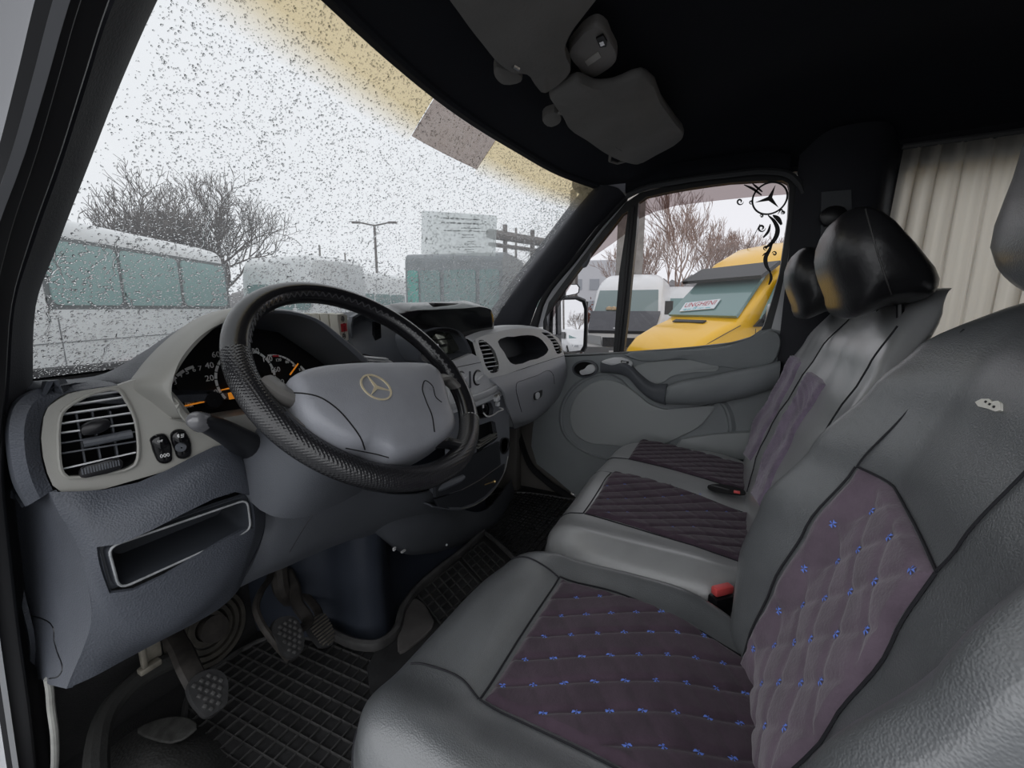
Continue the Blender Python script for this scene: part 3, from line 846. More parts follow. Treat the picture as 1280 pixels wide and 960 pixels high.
o = mb.build('pull_handle', M_dark, door); o['label'] = 'darker satin pull handle'
# switch panel
mb = MB(); pillow(mb, smooth_loop(X([(752, 452), (760, 448.5), (784, 448.5), (791, 453), (789, 461), (778, 457), (764, 456)], 1.778), 3), 0.012); mb.build('switch_panel', M_cons, door)
sp = P(781, 452.5, x=1.762); mb = MB(); mb.box(sp, (0.006, 0.032, 0.010), ax=[(1, 0, 0), (0, 1, 0.12), (0, -0.12, 1)], bev=0.002); sw = mb.build('window_switch', M_black, door)
mb = MB(); mb.box(sp + V(-0.0035, 0.002, 0), (0.002, 0.018, 0.004)); mb.build('switch_mark', M_print, sw)
# release lever in its oval cup
lo_ = [P(731.5 + 16 * math.cos(a), 461 - 11 * math.sin(a), x=1.792) for a in np.linspace(0, 2 * PI, 28, endpoint=False)]
li_ = [P(731.5 + 13.5 * math.cos(a), 461 - 8.8 * math.sin(a), x=1.792) for a in np.linspace(0, 2 * PI, 28, endpoint=False)]
mb = MB(); mb.grid([[p + V(0.01, 0, 0) for p in lo_], [p + V(-0.006, 0, 0) for p in lo_], [p + V(-0.008, 0, 0) for p in li_], [p + V(0.006, 0, 0) for p in li_]], closev=True); cup = mb.build('handle_cup', M_dark, door)
mb = MB(); mb.add([p + V(0.004, 0, 0) for p in li_], [tuple(range(28))]); mb.build('cup_bottom', M_void, cup)
lv = [(725, 464), (731, 461), (736, 456), (742, 456), (745, 461), (741, 466), (733, 468), (727, 468)]
mb = MB(); pillow(mb, smooth_loop(X(lv, 1.788), 3), 0.010); mb.build('release_lever', M_cons, cup)

# ---- exterior mirrors (main and small upper one), carried by the door
def mirror(cx, name, px, thick, m_case):
    # px: outline of the housing as seen, at its distance
    pts = [P(u, v, x=cx) for u, v in px]
    return pts
mc = P(707, 404, x=2.02)
nr_dir = None
view = unit(mc - CAM)
tgt = unit(V(-0.02, -1.0, 0.012))          # what the mirror shows: the row behind
mn = unit(tgt - view)                         # mirror normal
mx_ = unit(np.cross(V(0, 0, 1), mn)); my_ = np.cross(mn, mx_)
pl = (mc, mn)
out_px = [(683, 386), (688, 376), (700, 371), (722, 370), (732, 374), (735, 383), (735, 410), (734, 434), (731, 440), (700, 443), (683, 443)]
in_px = [(682, 388), (690, 379), (701, 375), (720, 374.5), (728, 378), (730.5, 386), (730.5, 410), (729.5, 432), (726, 438), (700, 441), (682, 441)]
po = [P(u, v, pl=pl) for u, v in out_px]; pi_ = [P(u, v, pl=pl) for u, v in in_px]
mr = thing('door_mirror', mc, 'black framed exterior mirror outside the passenger quarter window', 'mirror')
mb = MB(); cbk = np.mean(po, 0) - mn * 0.09
mb.grid([pi_, [p + mn * 0.006 for p in lerp(np.array(pi_), np.array(po), 0.5)], po, [lerp(p, cbk, 0.35) - mn * 0.04 for p in po], [lerp(p, cbk, 0.9) - mn * 0.02 for p in po]], closev=True)
mb.build('housing', M_black, mr)
mb = MB(); mb.add([p - mn * 0.002 for p in pi_], [tuple(range(len(pi_)))]); mb.build('mirror_glass', M_mirror, mr, smooth=0)
# upper wide-angle mirror head
um = [(704, 371), (705, 360), (711, 355), (722, 355), (725, 359), (724, 366), (720, 368)]
pu = [P(u, v, pl=(P(714, 362, x=1.98), mn)) for u, v in um]; pui = [lerp(p, np.mean(pu, 0), 0.14) for p in pu]
up_m = thing('wide_angle_mirror', P(714, 368, x=1.98), 'small upper wide-angle mirror above the main passenger mirror', 'mirror')
mb = MB(); cb = np.mean(pu, 0) - mn * 0.05
mb.grid([pui, pu, [lerp(p, cb, 0.5) for p in pu]], closev=True); mb.f.append(tuple(2 * len(pu) + k for k in range(len(pu)))); mb.build('housing', M_black, up_m)
mb = MB(); mb.add([p - mn * 0.001 for p in pui], [tuple(range(len(pui)))]); mb.build('mirror_glass', M_mirror, up_m, smooth=0)
mb = MB(); mb.tube([P(690, 380, x=1.87), P(689, 400, x=1.9), P(688, 438, x=1.87)], 0.010, 8); mb.build('mirror_arm', M_black, mr)
mb = MB(); mb.tube([P(700, 374, x=1.96), P(706, 369, x=1.97)], 0.010, 8); mb.build('mirror_arm', M_black, up_m)

# ---- black flourish decal with ringed star on the main glass
M_decal = mat('black vinyl film', (0.012, 0.011, 0.012), 0.5)
dec = thing('window_decal', P(960, 250, x=1.832), 'black vinyl scrollwork sticker with ringed star in the corner of the passenger window', 'sticker')
DY = V(0, -1, 0); DZ = V(0, 0, 1)
o_c = P(962, 248, x=1.832)
Rr = np.linalg.norm(P(962, 248, x=1.832) - P(962, 228, x=1.832))
mb = MB()
A = np.linspace(0, 2 * PI, 49)
for r0, r1 in ((0.93, 1.04),): mb.grid([[o_c + (DY * math.cos(a) + DZ * math.sin(a)) * Rr * r + V(t, 0, 0) for r, t in ((r0, 0), (r0, -0.001), (r1, -0.001), (r1, 0))] for a in A], closev=True)
lp = []
for k in range(6):
    a = math.radians(72) + k * PI / 3; r = Rr * (0.86 if k % 2 == 0 else 0.15); lp.append(o_c + (DY * math.cos(a) + DZ * math.sin(a)) * r)
mb.prism(lp, V(-0.001, 0, 0)); mb.build('star_ring', M_decal, dec)
def scroll(pts_px, wmax):
    pts = crom([P(u, v, x=1.832) for u, v in pts_px], 5); L = len(pts); a = []; b = []
    for i, p in enumerate(pts):
        t = unit(pts[min(i + 1, L - 1)] - pts[max(i - 1, 0)]); n = np.cross(t, V(1, 0, 0)); wd = wmax * (0.15 + math.sin(PI * (i + 0.3) / (L + 0.3)) ** 0.8)
        a.append(p + n * wd); b.append(p - n * wd)
    mb = MB(); mb.grid([[q, r, r + V(-0.001, 0, 0), q + V(-0.001, 0, 0)] for q, r in zip(a, b)], closev=True); return mb.build('scroll', M_decal, dec)
def curl(c, r, a0, turns, wd):
    pts = [(c[0] + r * (1 - 0.75 * t) * math.cos(a0 + turns * 2 * PI * t), c[1] + r * (1 - 0.75 * t) * math.sin(a0 + turns * 2 * PI * t)) for t in np.linspace(0, 1, 12)]
    scroll(pts, wd)
for a in (([(960, 269), (968, 277), (972, 288), (969, 298), (962, 306), (956, 310)], 0.0065), ([(966, 269), (972, 273), (977, 281)], 0.006), ([(963, 280), (960, 290), (954, 297)], 0.004),
          ([(966, 302), (962, 312), (957, 322), (958, 332), (963, 340)], 0.006), ([(963, 315), (956, 317), (953, 320)], 0.002), ([(930, 231), (941, 236), (952, 244)], 0.0035), ([(940, 229), (946, 234), (953, 240)], 0.003),
          ([(962, 338), (964, 348), (961, 356)], 0.004), ([(972, 268), (977, 262), (979, 266)], 0.002)): scroll(*a)
curl((925, 252), 4.5, 0, 1.2, 0.0025); curl((939, 253), 2.5, 1, 1.2, 0.002); curl((952, 285), 5.0, 0, 1.3, 0.003); curl((979, 266), 2.6, 2, 1.2, 0.002); curl((957, 310), 3.0, 1, 1.2, 0.002); curl((968, 317), 3.0, 3, 1.2, 0.002); curl((952, 270), 2.2, 3, 1.2, 0.002)
# ============================================================ DASHBOARD
dash = thing('dashboard', (0.95, 0.85, 0.45), 'blue-grey dashboard with light grey trim, running the width of the cab under the windshield', 'dashboard')
nA = unit(V(0.25, 1.0, 0.0)); oA = V(0.36, 0.70, 0.8)
def A_(u, v, k=0.0): return P(u, v, pl=(oA - nA * k, nA))        # driver-side trim face; k = proud of it
axA = unit(np.cross(nA, V(0, 0, 1))); axA = axA if axA[0] > 0 else -axA
# top pad sweeping up to the glass
far = [p + V(0, -0.015, -0.004) for p in wbot]
near = [A_(40, 492) + V(-0.015, 0.03, 0), A_(100, 489) + V(0, 0.02, 0), P(280, 470, y=0.74), P(470, 462, y=0.76), P(560, 455, y=0.76), P(637, 413, y=0.78), P(700, 428, y=0.72)]
near = [V(0.195, 0.80, 0.895), V(0.30, 0.75, 0.875), V(0.56, 0.80, 0.84), V(0.92, 0.80, 0.85), V(1.20, 0.78, 0.885), V(1.50, 0.76, 0.895), V(1.79, 0.74, 0.885)]
midr = [lerp(a, b, 0.5) + V(0, 0, 0.006) for a, b in zip(far, near)]
mb = MB(); patch(mb, [far, midr, near], 6, 0.012, toward=(0.5, 0.3, 3)); mb.build('top_pad', M_pad, dash)
# ---- instrument binnacle
YF, YC = 0.665, 0.785
inner_l = [(238, 527), (226, 519), (217, 503), (214.5, 485), (222, 457), (237, 434), (256, 416), (282, 402), (310, 393), (337, 391), (364, 393), (392, 401), (420, 423), (445, 445), (462, 463)]
inr = [P(u, v, y=YF) for u, v in inner_l]
# cross sections round the arch: rim, gray shoulder, outer pad, back at the glass
outr_px = [(146, 548), (128, 520), (133, 500), (147, 481), (172, 463), (194, 437.5), (221, 414), (252, 395), (290, 385), (337, 384.5), (364, 388), (391, 396), (423, 418), (452, 443), (467, 459)]
outr = []
for i, (u, v) in enumerate(outr_px):
    t = i / 14.0
    outr.append(P(u, v, y=lerp(0.735, YF + 0.012, sstep(0.35, 0.75, t))))
outr[0] = A_(237, 532); outr[1] = A_(216, 524); outr[2] = A_(190, 505); outr[3] = A_(163, 484)
shoulder = [lerp(a, b, 0.55) + V(0, -0.012, 0.004) for a, b in zip(inr, outr)]
mb = MB(); patch(mb, [inr[:10], [lerp(a, b, 0.12) + V(0, -0.006, 0.001) for a, b in zip(inr, outr)][:10], shoulder[:10], outr[:10]], 5, 0.006)
o = mb.build('binnacle_trim', M_trim, dash); o['label'] = 'light grey arched surround of the instruments'
back = []
for i, p in enumerate(outr):
    t = i / 14.0
    a = math.pi * (1 - t)
    back.append(V(0.50 + 0.24 * math.cos(a), 1.02, 0.838 + 0.055 * math.sin(a)))
mb = MB()
oo = [p + V(0, 0.002, -0.001) for p in outr]
c1_ = [V(lerp(p[0], q[0], 0.15), lerp(p[1], q[1], 0.22), lerp(p[2], q[2], 0.16)) + V(0, 0, 0.002 * math.sin(math.pi * i / 14)) for i, (p, q) in enumerate(zip(outr, back))]
patch(mb, [[q for q in oo[2:]], c1_[2:], back[2:]], 5, 0.008, toward=(0.5, 0.8, 3)); mb.build('binnacle_hood', M_pad, dash)
mb = MB()   # soft front lip on the right half and the tunnel inside
lip = [lerp(a, b, 0.5) + V(0, -0.008, 0) for a, b in zip(inr, outr)]
patch(mb, [inr[8:], lip[8:], outr[8:]], 4, 0.004); mb.build('hood_lip', M_shroud, dash)
cc = np.mean(inr, 0)
tun = [[p, V(lerp(p[0], cc[0], .02 + .24 * (1 - i / 14)), YC - 0.04, p[2] - 0.008), V(lerp(p[0], cc[0], 0.05 + .36 * (1 - i / 14)), YC, lerp(p[2], cc[2] - 0.01, 0.12 + .22 * max(0, 1 - i / 9)))] for i, p in enumerate(inr)]
mb = MB(); patch(mb, np.swapaxes(np.array(tun), 0, 1), 4, 0.0); mb.build('hood_tunnel', mat('hood inner plastic', (0.085, 0.09, 0.098), 0.55, 0.15, 500, 'voronoi'), dash)
# dial face: slightly tilted black plate
dz = unit(V(0, -0.985, 0.17)); dx = V(1, 0, 0); dy = np.cross(dz, dx)
dy = dy if dy[2] > 0 else -dy
o_d = V(0.475, YC - 0.01, 0.90)
mb = MB(); plate(mb, rrect(o_d + V(0.035, 0.02, -0.012), dx, dy, 0.30, 0.17, 0.075), t=0.01, back=-dz); face = mb.build('dial_face', M_dial, dash)
ndl = dz
mb = MB(); plate(mb, [P(u, v, y=YF + 0.004) for u, v in ((230, 524), (300, 545), (420, 520), (470, 500), (466, 466), (420, 500), (330, 514), (270, 524), (244, 527))], t=0.10, back=(0, 1, -0.1)); mb.build('binnacle_sill', M_trim, dash)
def D(u, v, k=0.0): return P(u, v, pl=(o_d + dz * (0.002 + k), dz))
def dialarc(c, r, a0, a1, n, wd, name='tick'):
    mb = MB()
    for k in range(n):
        s = lerp(a0, a1, (k + 0.08) / n); e = lerp(a0, a1, (k + 0.92) / n)
        arc_strip(mb, c, dx, dy, r - wd, r, s, e, 0.001, dz, 4)
    return mb.build(name, M_print, face)
# speedometer centre: left edge at px 263, right edge at 348
sl, sr = D(267.5, 468), D(344.5, 474)
sc_ = lerp(sl, sr, 0.5) + dy * -0.002; sR = np.linalg.norm(sr - sl) / 2
o = dialarc(sc_, sR, 215, -30, 18, 0.004, 'speed_scale')
def num(s, u, v, size=0.014): text(s, D(u, v, 0.001), dx, dy, size, M_print, face, 'numeral')
num('0', 270, 491, .015); num('20', 262, 473); num('40', 262, 457); num('60', 270, 443.5); num('120', 317, 439); num('140', 334, 449); num('160', 344, 462.5); num('180', 349, 478)
mb = MB(); mb.prism([D(276, 487, .003), D(312, 478, .003), D(312, 481, .003), D(276, 488.5, .003)], dz * 0.001); o = mb.build('needle', M_orange, face); o['label'] = 'orange needle at 0'
mb = MB(); mb.lathe([(0.001, 0.006), (0.014, 0.006), (0.016, 0.0)], D(318, 478), dz, 16); mb.build('needle_hub', M_black, face)
# tachometer left
tc_ = D(270, 499); 
for s, u, v in (('3', 219, 478), ('4', 225.5, 469), ('5', 234, 465), ('6', 242.5, 462), ('7', 250, 460.5)): num(s, u, v, 0.011)
tr_ = np.linalg.norm(D(218, 470) - D(258, 500)) * 0.98
tcn = D(262, 503)
o = dialarc(tcn, np.linalg.norm(D(240, 457) - tcn), 185, 100, 6, 0.0045, 'rev_scale')
mb = MB(); mb.prism([D(218, 509.5, .003), D(259, 500, .003), D(260, 502, .003), D(219, 511, .003)], dz * 0.001); o = mb.build('needle', M_orange, face); o['label'] = 'orange rev needle'
mb = MB(); mb.lathe([(0.001, 0.008), (0.013, 0.008), (0.015, 0.0)], D(265, 500), dz, 16); mb.build('needle_hub', M_black, face)
text('x 1000', D(234, 504, .002), dx, dy, 0.007, M_print, face); text('U/min', D(235, 508, .002), dx, dy, 0.006, M_print, face)
mb = MB(); mb.box(D(293, 494, .002), (0.020, 0.002, 0.012), ax=[dx, dz, dy], bev=0.0009); o = mb.build('warning_lamp', M_orange, face); o['label'] = 'lit orange warning lamp'
# small gauges right
gc = D(347, 475); gR = np.linalg.norm(D(351, 444.5) - gc)
dialarc(D(345, 482), np.linalg.norm(D(351, 444.5) - D(345, 482)), 95, 38, 6, 0.003, 'gauge_scale')
mb = MB(); mb.prism([D(341, 444, .002), D(348, 444, .002), D(348, 446, .002), D(341, 446, .002)], dz * .001); mb.build('red_zone', M_red, face)
num('120', 348, 450, .008); num('80', 359, 452.5, .008); num('40', 367.5, 457, .008); num('1/2', 376, 462, .008); num('R', 386, 470, .008)
mb = MB(); mb.prism([D(372, 454, .004), D(373, 455, .004), D(363, 469, .004), D(361.5, 468, .004)], dz * .001); mb.build('needle', M_orange, face)
mb = MB(); mb.prism([D(376, 457, .002), D(388, 469, .002), D(387, 471, .002), D(375, 459, .002)], dz * .001); mb.build('gauge_scale', M_print, face)

# ---- driver-side gray trim with vent
tr_out = [(147, 482), (106, 488), (86, 492), (72, 500), (60, 509), (54.5, 522), (51.5, 548), (54, 572), (59, 591), (66, 607), (76, 614.5), (92, 617), (131, 611), (200, 591), (240, 579), (300, 561), (306, 547), (300, 530), (262, 528), (246, 530), (233, 510), (216, 490), (182, 470)]
v_open = [(78, 515), (90, 505), (106, 496), (125, 489), (148, 487), (156, 498), (164, 512), (169, 525), (172.5, 548), (173, 568), (169, 581), (156, 588), (120, 593), (86, 597), (79, 592), (75, 580), (73.5, 560), (74, 530)]
mb = MB(); plate(mb, [A_(u, v, 0.004) for u, v in tr_out], [smooth_loop([A_(u, v, 0.004) for u, v in v_open], 2)], back=nA, t=0.012)
o = mb.build('driver_trim', M_trim, dash); o['label'] = 'light grey trim round the driver vent and switches'
# raised bead round the vent opening
bd = smooth_loop([A_(u, v, 0.006) for u, v in v_open], 2); mb = MB(); mb.tube(bd + [bd[0]], 0.0022, 6, cap=False); mb.build('vent_bead', M_trim, dash)
vent = None
def in_poly(x, y, poly):
    c = False; j = len(poly) - 1
    for i in range(len(poly)):
        if (poly[i][1] > y) != (poly[j][1] > y) and x < (poly[j][0] - poly[i][0]) * (y - poly[i][1]) / (poly[j][1] - poly[i][1]) + poly[i][0]: c = not c
        j = i
    return c
vt = smooth_loop([A_(u, v, 0) for u, v in v_open], 2)
mb = MB(); mb.grid([vt, [p + nA * 0.05 for p in vt]], closev=True); mb.f.append(tuple(len(vt) + k for k in range(len(vt)))); vent = mb.build('air_vent', M_void, dash)
slats = [((104, 497), (151, 490)), ((92, 507), (158, 497)), ((79, 519), (163, 507)), ((76, 531), (167, 517)), ((75, 543), (170, 530)), ((75, 556), (172, 541)), ((75, 569), (173, 553)), ((79, 588), (171, 567))]
for k, (a, b) in enumerate(slats):
    pa, pb = A_(*a, 0.0), A_(*b, 0.0)
    ax = unit(pb - pa); L = np.linalg.norm(pb - pa); az_ = unit(np.cross(ax, nA)); az_ = az_ if az_[2] > 0 else -az_
    mb = MB(); mb.box(lerp(pa, pb, 0.5) + nA * 0.012 - az_ * 0.001, (L, 0.020, 0.0022), ax=[ax, unit(nA - az_ * 0.25), unit(az_ + nA * 0.25)], bev=0.0008)
    mb.build('slat', M_dark if k in (5, 6) else M_cons, vent)
for uu in (100, 120, 142):
    pa, pb = A_(uu, 512, -0.028), A_(uu + 2, 590, -0.028); mb = MB(); mb.box(lerp(pa, pb, .5), (0.002, 0.02, np.linalg.norm(pa - pb)), ax=[axA, nA, V(0, 0, 1)]); mb.build('vane', M_dark, vent)
mb = MB(); pillow(mb, smooth_loop([A_(u, v, 0.002) for u, v in ((100, 534), (108, 528), (124, 524), (135, 524), (137, 531), (128, 538), (112, 542), (102, 542))], 3), 0.012); mb.build('vent_knob', M_black, vent)
pa, pb = A_(104, 554, -0.004), A_(165, 542, -0.004); mb = MB(); mb.tube([pa, pb], 0.006, 10); mb.build('vent_roller', M_dark, vent)
# thumbwheel with ribs
tw_ = [A_(u, v, 0.005) for u, v in ((98, 590), (102, 584), (120, 578), (148, 573), (153, 576), (152, 583), (140, 589), (118, 594), (101, 596))]
mb = MB(); pillow(mb, smooth_loop(tw_, 3), 0.006); mb.build('thumb_wheel', M_black, vent)
mb = MB()
for k in range(14):
    t = (k + 0.5) / 14; mb.box(lerp(A_(101, 590, 0.012), A_(150, 578, 0.012), t), (0.0016, 0.002, 0.008), ax=[axA, nA, V(0, 0, 1)])
mb.build('wheel_ribs', M_dark, vent)
# switches
def switch(px, name):
    lp = smooth_loop([A_(u, v, 0.004) for u, v in px], 3); m = MB(); pillow(m, lp, 0.006, n=-nA, bulge=0.05, prof=[(1.06, 0), (1.06, 0.5), (1.0, 0.75), (0.93, 0.75), (0.9, 1.0), (0.8, 1.15), (0.02, 1.2)])
    return m.build(name, M_gloss, dash)
s1 = switch([(188, 549), (193, 545), (205, 543), (210, 549), (214, 568), (213, 575), (206, 578), (199, 577), (193, 568), (189, 556)], 'rocker_switch')
s2 = switch([(214, 542), (219, 538), (229, 538), (233, 543), (238, 560), (236, 569), (229, 572), (222, 571), (218, 562), (214, 550)], 'headlight_level_switch')
sl_ = unit(A_(214, 575) - A_(190, 547)); up_ = V(0, 0, 1)
text('Off', A_(200, 551.5, 0.0125), axA, up_, 0.0045, M_print, s1); text('000', A_(206, 569.5, 0.0125), axA, up_, 0.0075, M_print, s1)
mb = MB(); arc_strip(mb, A_(224, 544.5, 0.0125), axA, up_, 0, 0.0028, 90, 270, 0.0003, -nA, 8)
for k in (-1, 0, 1): mb.box(A_(228, 544.5 + 1.7 * k, 0.0125), (0.004, 0.0004, 0.0008), ax=[axA, nA, up_])
mb.build('lamp_symbol', M_print, s2)
mb = MB(); mb.lathe([(0.001, 0.004), (0.006, 0.004), (0.007, 0)], A_(226, 559, 0.011), -nA, 14); mb.build('level_wheel', M_dark, s2)
# left end column, bulging
ec = [[A_(147, 481, 0), A_(110, 486, 0), A_(82, 492, 0), A_(60, 508, 0), A_(51, 530, 0), A_(50, 560, 0), A_(56, 590, 0), A_(66, 613, 0)],
      [A_(140, 478, -0.02), A_(95, 484, -0.01), A_(62, 490, 0), A_(40, 506, 0.010), A_(31, 530, 0.014), A_(31, 562, 0.014), A_(38, 596, 0.010), A_(50, 623, 0.002)],
      [V(0.22, 0.86, 0.90), P(60, 485, x=0.20), P(36, 490, x=0.198), P(15, 505, x=0.195), P(10, 530, x=0.195), P(11, 562, x=0.195), P(18, 600, x=0.195), P(36, 628, x=0.195)],
      [V(0.22, 0.95, 0.885), V(0.20, 0.93, 0.885), V(0.19, 0.93, 0.88), V(0.185, 0.92, 0.86), V(0.185, 0.92, 0.82), V(0.185, 0.92, 0.79), V(0.185, 0.90, 0.76), V(0.19, 0.88, 0.72)]]
mb = MB(); patch(mb, ec, 5, 0.008); mb.build('end_cap', M_pad, dash)
# ---- knee panel with the open tray (control cells line up with the opening)
def B_(u, v, y): return P(u, v, y=y)
kp = [[B_(62, 615, .735), B_(92, 619, .728), B_(131, 612, .72), B_(300, 563, .682), B_(308, 590, .684), B_(318, 612, .70)],
      [B_(74, 642, .727), B_(98, 645, .716), B_(125, 645, .702), B_(305, 590, .668), B_(322, 622, .676), B_(332, 632, .70)],
      [B_(93, 674, .718), B_(107, 678, .702), B_(120, 682, .692), B_(310, 618, .662), B_(324, 640, .672), B_(331, 650, .70)],
      [B_(109, 728, .71), B_(122, 735, .694), B_(135, 742, .684), B_(318, 662, .660), B_(320, 672, .670), B_(327, 672, .70)],
      [B_(114, 778, .715), B_(135, 790, .700), B_(165, 790, .692), B_(300, 712, .670), B_(305, 712, .68), B_(312, 705, .705)],
      [B_(83, 861, .745), B_(110, 850, .735), B_(150, 828, .73), B_(285, 752, .71), B_(296, 740, .715), B_(303, 728, .73)]]
for r_ in kp: r_[1] = lerp(r_[0], r_[2], .5) + V(0, -.003, 0)
# cols: 0 left edge,1,2 tray left,3 tray right,4,5 right edge; rows: 2 tray top, 3 tray bottom
kp[2][2] = B_(121, 684, .690); kp[2][3] = B_(313, 619, .662); kp[3][2] = B_(137, 742, .686); kp[3][3] = B_(318, 660, .660)
mb = MB(); patch(mb, kp, 6, 0.006, skip={(2, 2)}); mb.build('knee_panel', M_pad, dash)
g4 = np.array([kp[2][2], kp[2][3], kp[3][3], kp[3][2]])
dv_ = V(0.02, 0.085, 0.0)
tl = [lerp(g4[0], g4[1], 0) + V(0, 0.002, 0), g4[1] + V(0, 0.002, 0), g4[2] + V(0, 0.002, 0), g4[3] + V(0, 0.002, 0)]
cenT = np.mean(tl, 0)
def rl(sc, dvec=V(0, 0, 0), r=0.16, n=4):
    """rounded quadrilateral"""
    q = [cenT + (p - cenT) * sc for p in tl]; out = []
    for i in range(4):
        a, b, c = q[i - 1], q[i], q[(i + 1) % 4]
        la = min(r * 0.1, np.linalg.norm(a - b) * .4); p0 = b + unit(a - b) * la; p1 = b + unit(c - b) * la
        for k in range(n + 1):
            t = k / n; out.append((1 - t) ** 2 * p0 + 2 * t * (1 - t) * b + t * t * p1 + dvec)
    return out
M_tray = mat('dark tray plastic', (0.045, 0.050, 0.060), 0.4, var=0.2)
mb = MB(); mb.grid([rl(1.07, V(0, .010, 0), r=0.02), rl(1.0, V(0, .008, 0), r=0.02), rl(0.985, V(0, 0.006, 0), r=0.05), rl(0.93, V(0.0, 0.006, 0), r=0.12), rl(0.93, V(0, -0.006, 0), r=0.12), rl(0.89, V(0, -0.006, 0), r=0.12), rl(0.86, dv_ * 0.3, r=0.12), rl(0.80, dv_, r=0.12)], closev=True)
mb.f.append(tuple(mb.n - 1 - k for k in range(20))); tray = mb.build('storage_tray', M_tray, dash, 50); tray['label'] = 'open oblong storage tray with a pale worn rim'
lpp = rl(0.91, V(0, -0.0075, 0), r=0.12); mb = MB(); mb.tube(lpp + [lpp[0]], 0.0016, 6, cap=False); mb.build('tray_rim', mat('worn rim', (0.30, 0.31, 0.32), 0.45, var=0.3, vscale=40), tray)
# side panel toward the open door
sd = [(20, 612), (36, 628), (54, 628), (84, 668), (108, 732), (115, 776), (108, 820), (82, 862), (70, 866), (56, 855), (40, 853), (28, 760), (20, 680)]
spn = []
for u, v in sd: 
    spn.append(P(u, v, x=0.198))
mb = MB()
e_in = [kp[0][0], kp[1][0], kp[2][0], kp[3][0], kp[4][0], kp[5][0]]
sidec = [[V(0.19, 0.93, 0.74), V(0.19, 0.93, 0.70), V(0.19, 0.95, 0.64), V(0.19, 0.95, 0.56), V(0.19, 0.95, 0.48), V(0.19, 1.02, 0.36)],
         [P(18, 605, x=.193), P(20, 640, x=.193), P(25, 690, x=.193), P(30, 750, x=.193), P(36, 800, x=.193), P(44, 852, x=.193)],
         [P(42, 622, x=.196), P(48, 648, x=.196), P(58, 690, x=.195), P(68, 745, x=.192), P(72, 795, x=.186), P(62, 856, x=.172)],
         e_in]
patch(mb, sidec, 5, 0.006); sidep = mb.build('side_panel', M_pad, dash)
# fuse flap groove on the side panel
fl = [(40, 770), (52, 773), (63, 779), (67, 785), (68, 800), (72, 815), (78, 832), (78, 838), (72, 846), (62, 848)]
mb = MB(); mb.tube(hits(sidep, fl, 3, .0002), 0.0010, 5); mb.build('flap_groove', M_black, dash)
# ---- steering column cover and knee bolster
cv = [[P(306, 545, y=.70), P(332, 556, y=.665), P(372, 574, y=.65), P(415, 600, y=.65), P(455, 612, y=.66), P(520, 618, y=.68), P(575, 600, y=.70), P(600, 585, y=.72)],
      [P(322, 600, y=.70), P(340, 605, y=.672), P(380, 615, y=.662), P(420, 625, y=.66), P(460, 628, y=.67), P(520, 630, y=.69), P(560, 625, y=.71), P(590, 610, y=.73)],
      [P(332, 650, y=.705), P(345, 655, y=.69), P(372, 655, y=.68), P(405, 650, y=.68), P(445, 645, y=.69), P(500, 645, y=.71), P(545, 640, y=.73), P(575, 632, y=.75)],
      [P(318, 700, y=.715), P(338, 700, y=.71), P(362, 695, y=.71), P(395, 680, y=.71), P(435, 665, y=.72), P(480, 660, y=.74), P(520, 655, y=.76), P(560, 645, y=.78)],
      [P(296, 736, y=.74), P(325, 722, y=.74), P(355, 710, y=.745), P(390, 694, y=.75), P(425, 680, y=.76), P(455, 672, y=.78), P(490, 670, y=.80), P(530, 662, y=.82)]]
mb = MB(); patch(mb, cv, 6, 0.006); bol = mb.build('column_bolster', M_shroud, dash)
mb = MB(); mb.tube(hits(bol, [(420, 606), (404, 625), (386, 650), (362, 690)], 4, .0002), .0010, 5); mb.build('panel_gap', M_black, dash)
# column shroud below the wheel, between wheel hub and bolster
mb = MB(); cax = unit(V(0, -math.cos(math.radians(45.6)), math.sin(math.radians(45.6))))
WC = V(0.507, 0.514, 0.891)
shA = WC - cax * 0.055; shB = WC - cax * 0.24
rings = []
for t, wx, wz in ((0, .075, .062), (0.15, .085, .07), (0.5, .105, .085), (1.0, .13, .10)):
    c = lerp(shA, shB, t); e2 = V(0, cax[2], -cax[1]); e2 = unit(np.cross(cax, V(1, 0, 0)))
    rings.append([c + V(1, 0, 0) * wx * np.sign(math.cos(a)) * abs(math.cos(a)) ** 0.7 + e2 * wz * np.sign(math.sin(a)) * abs(math.sin(a)) ** 0.7 for a in np.linspace(0, 2 * PI, 32, endpoint=False)])
mb.grid(rings, closev=True); mb.f.append(tuple(range(32))); mb.build('column_shroud', M_shroud, dash)

# ---- centre stack: pad with bin, centre vent, radio pod
pod = [[P(400, 392, y=.86), P(440, 390, y=.86), P(480, 388, y=.86), P(505, 392, y=.86), P(530, 398, y=.84)],
       [P(432, 418, y=.80), P(455, 410, y=.80), P(482, 408, y=.79), P(510, 412, y=.78), P(533, 416, y=.76)],
       [P(448, 440, y=.76), P(470, 440, y=.76), P(490, 438, y=.755), P(515, 438, y=.75), P(536, 440, y=.74)],
       [P(462, 462, y=.74), P(485, 464, y=.735), P(510, 466, y=.73), P(535, 465, y=.725), P(560, 462, y=.70)],
       [P(470, 500, y=.74), P(490, 510, y=.73), P(515, 515, y=.72), P(545, 510, y=.70), P(570, 500, y=.68)]]
mb = MB(); patch(mb, pod, 5, 0.006); mb.build('centre_pad', M_dark, dash)
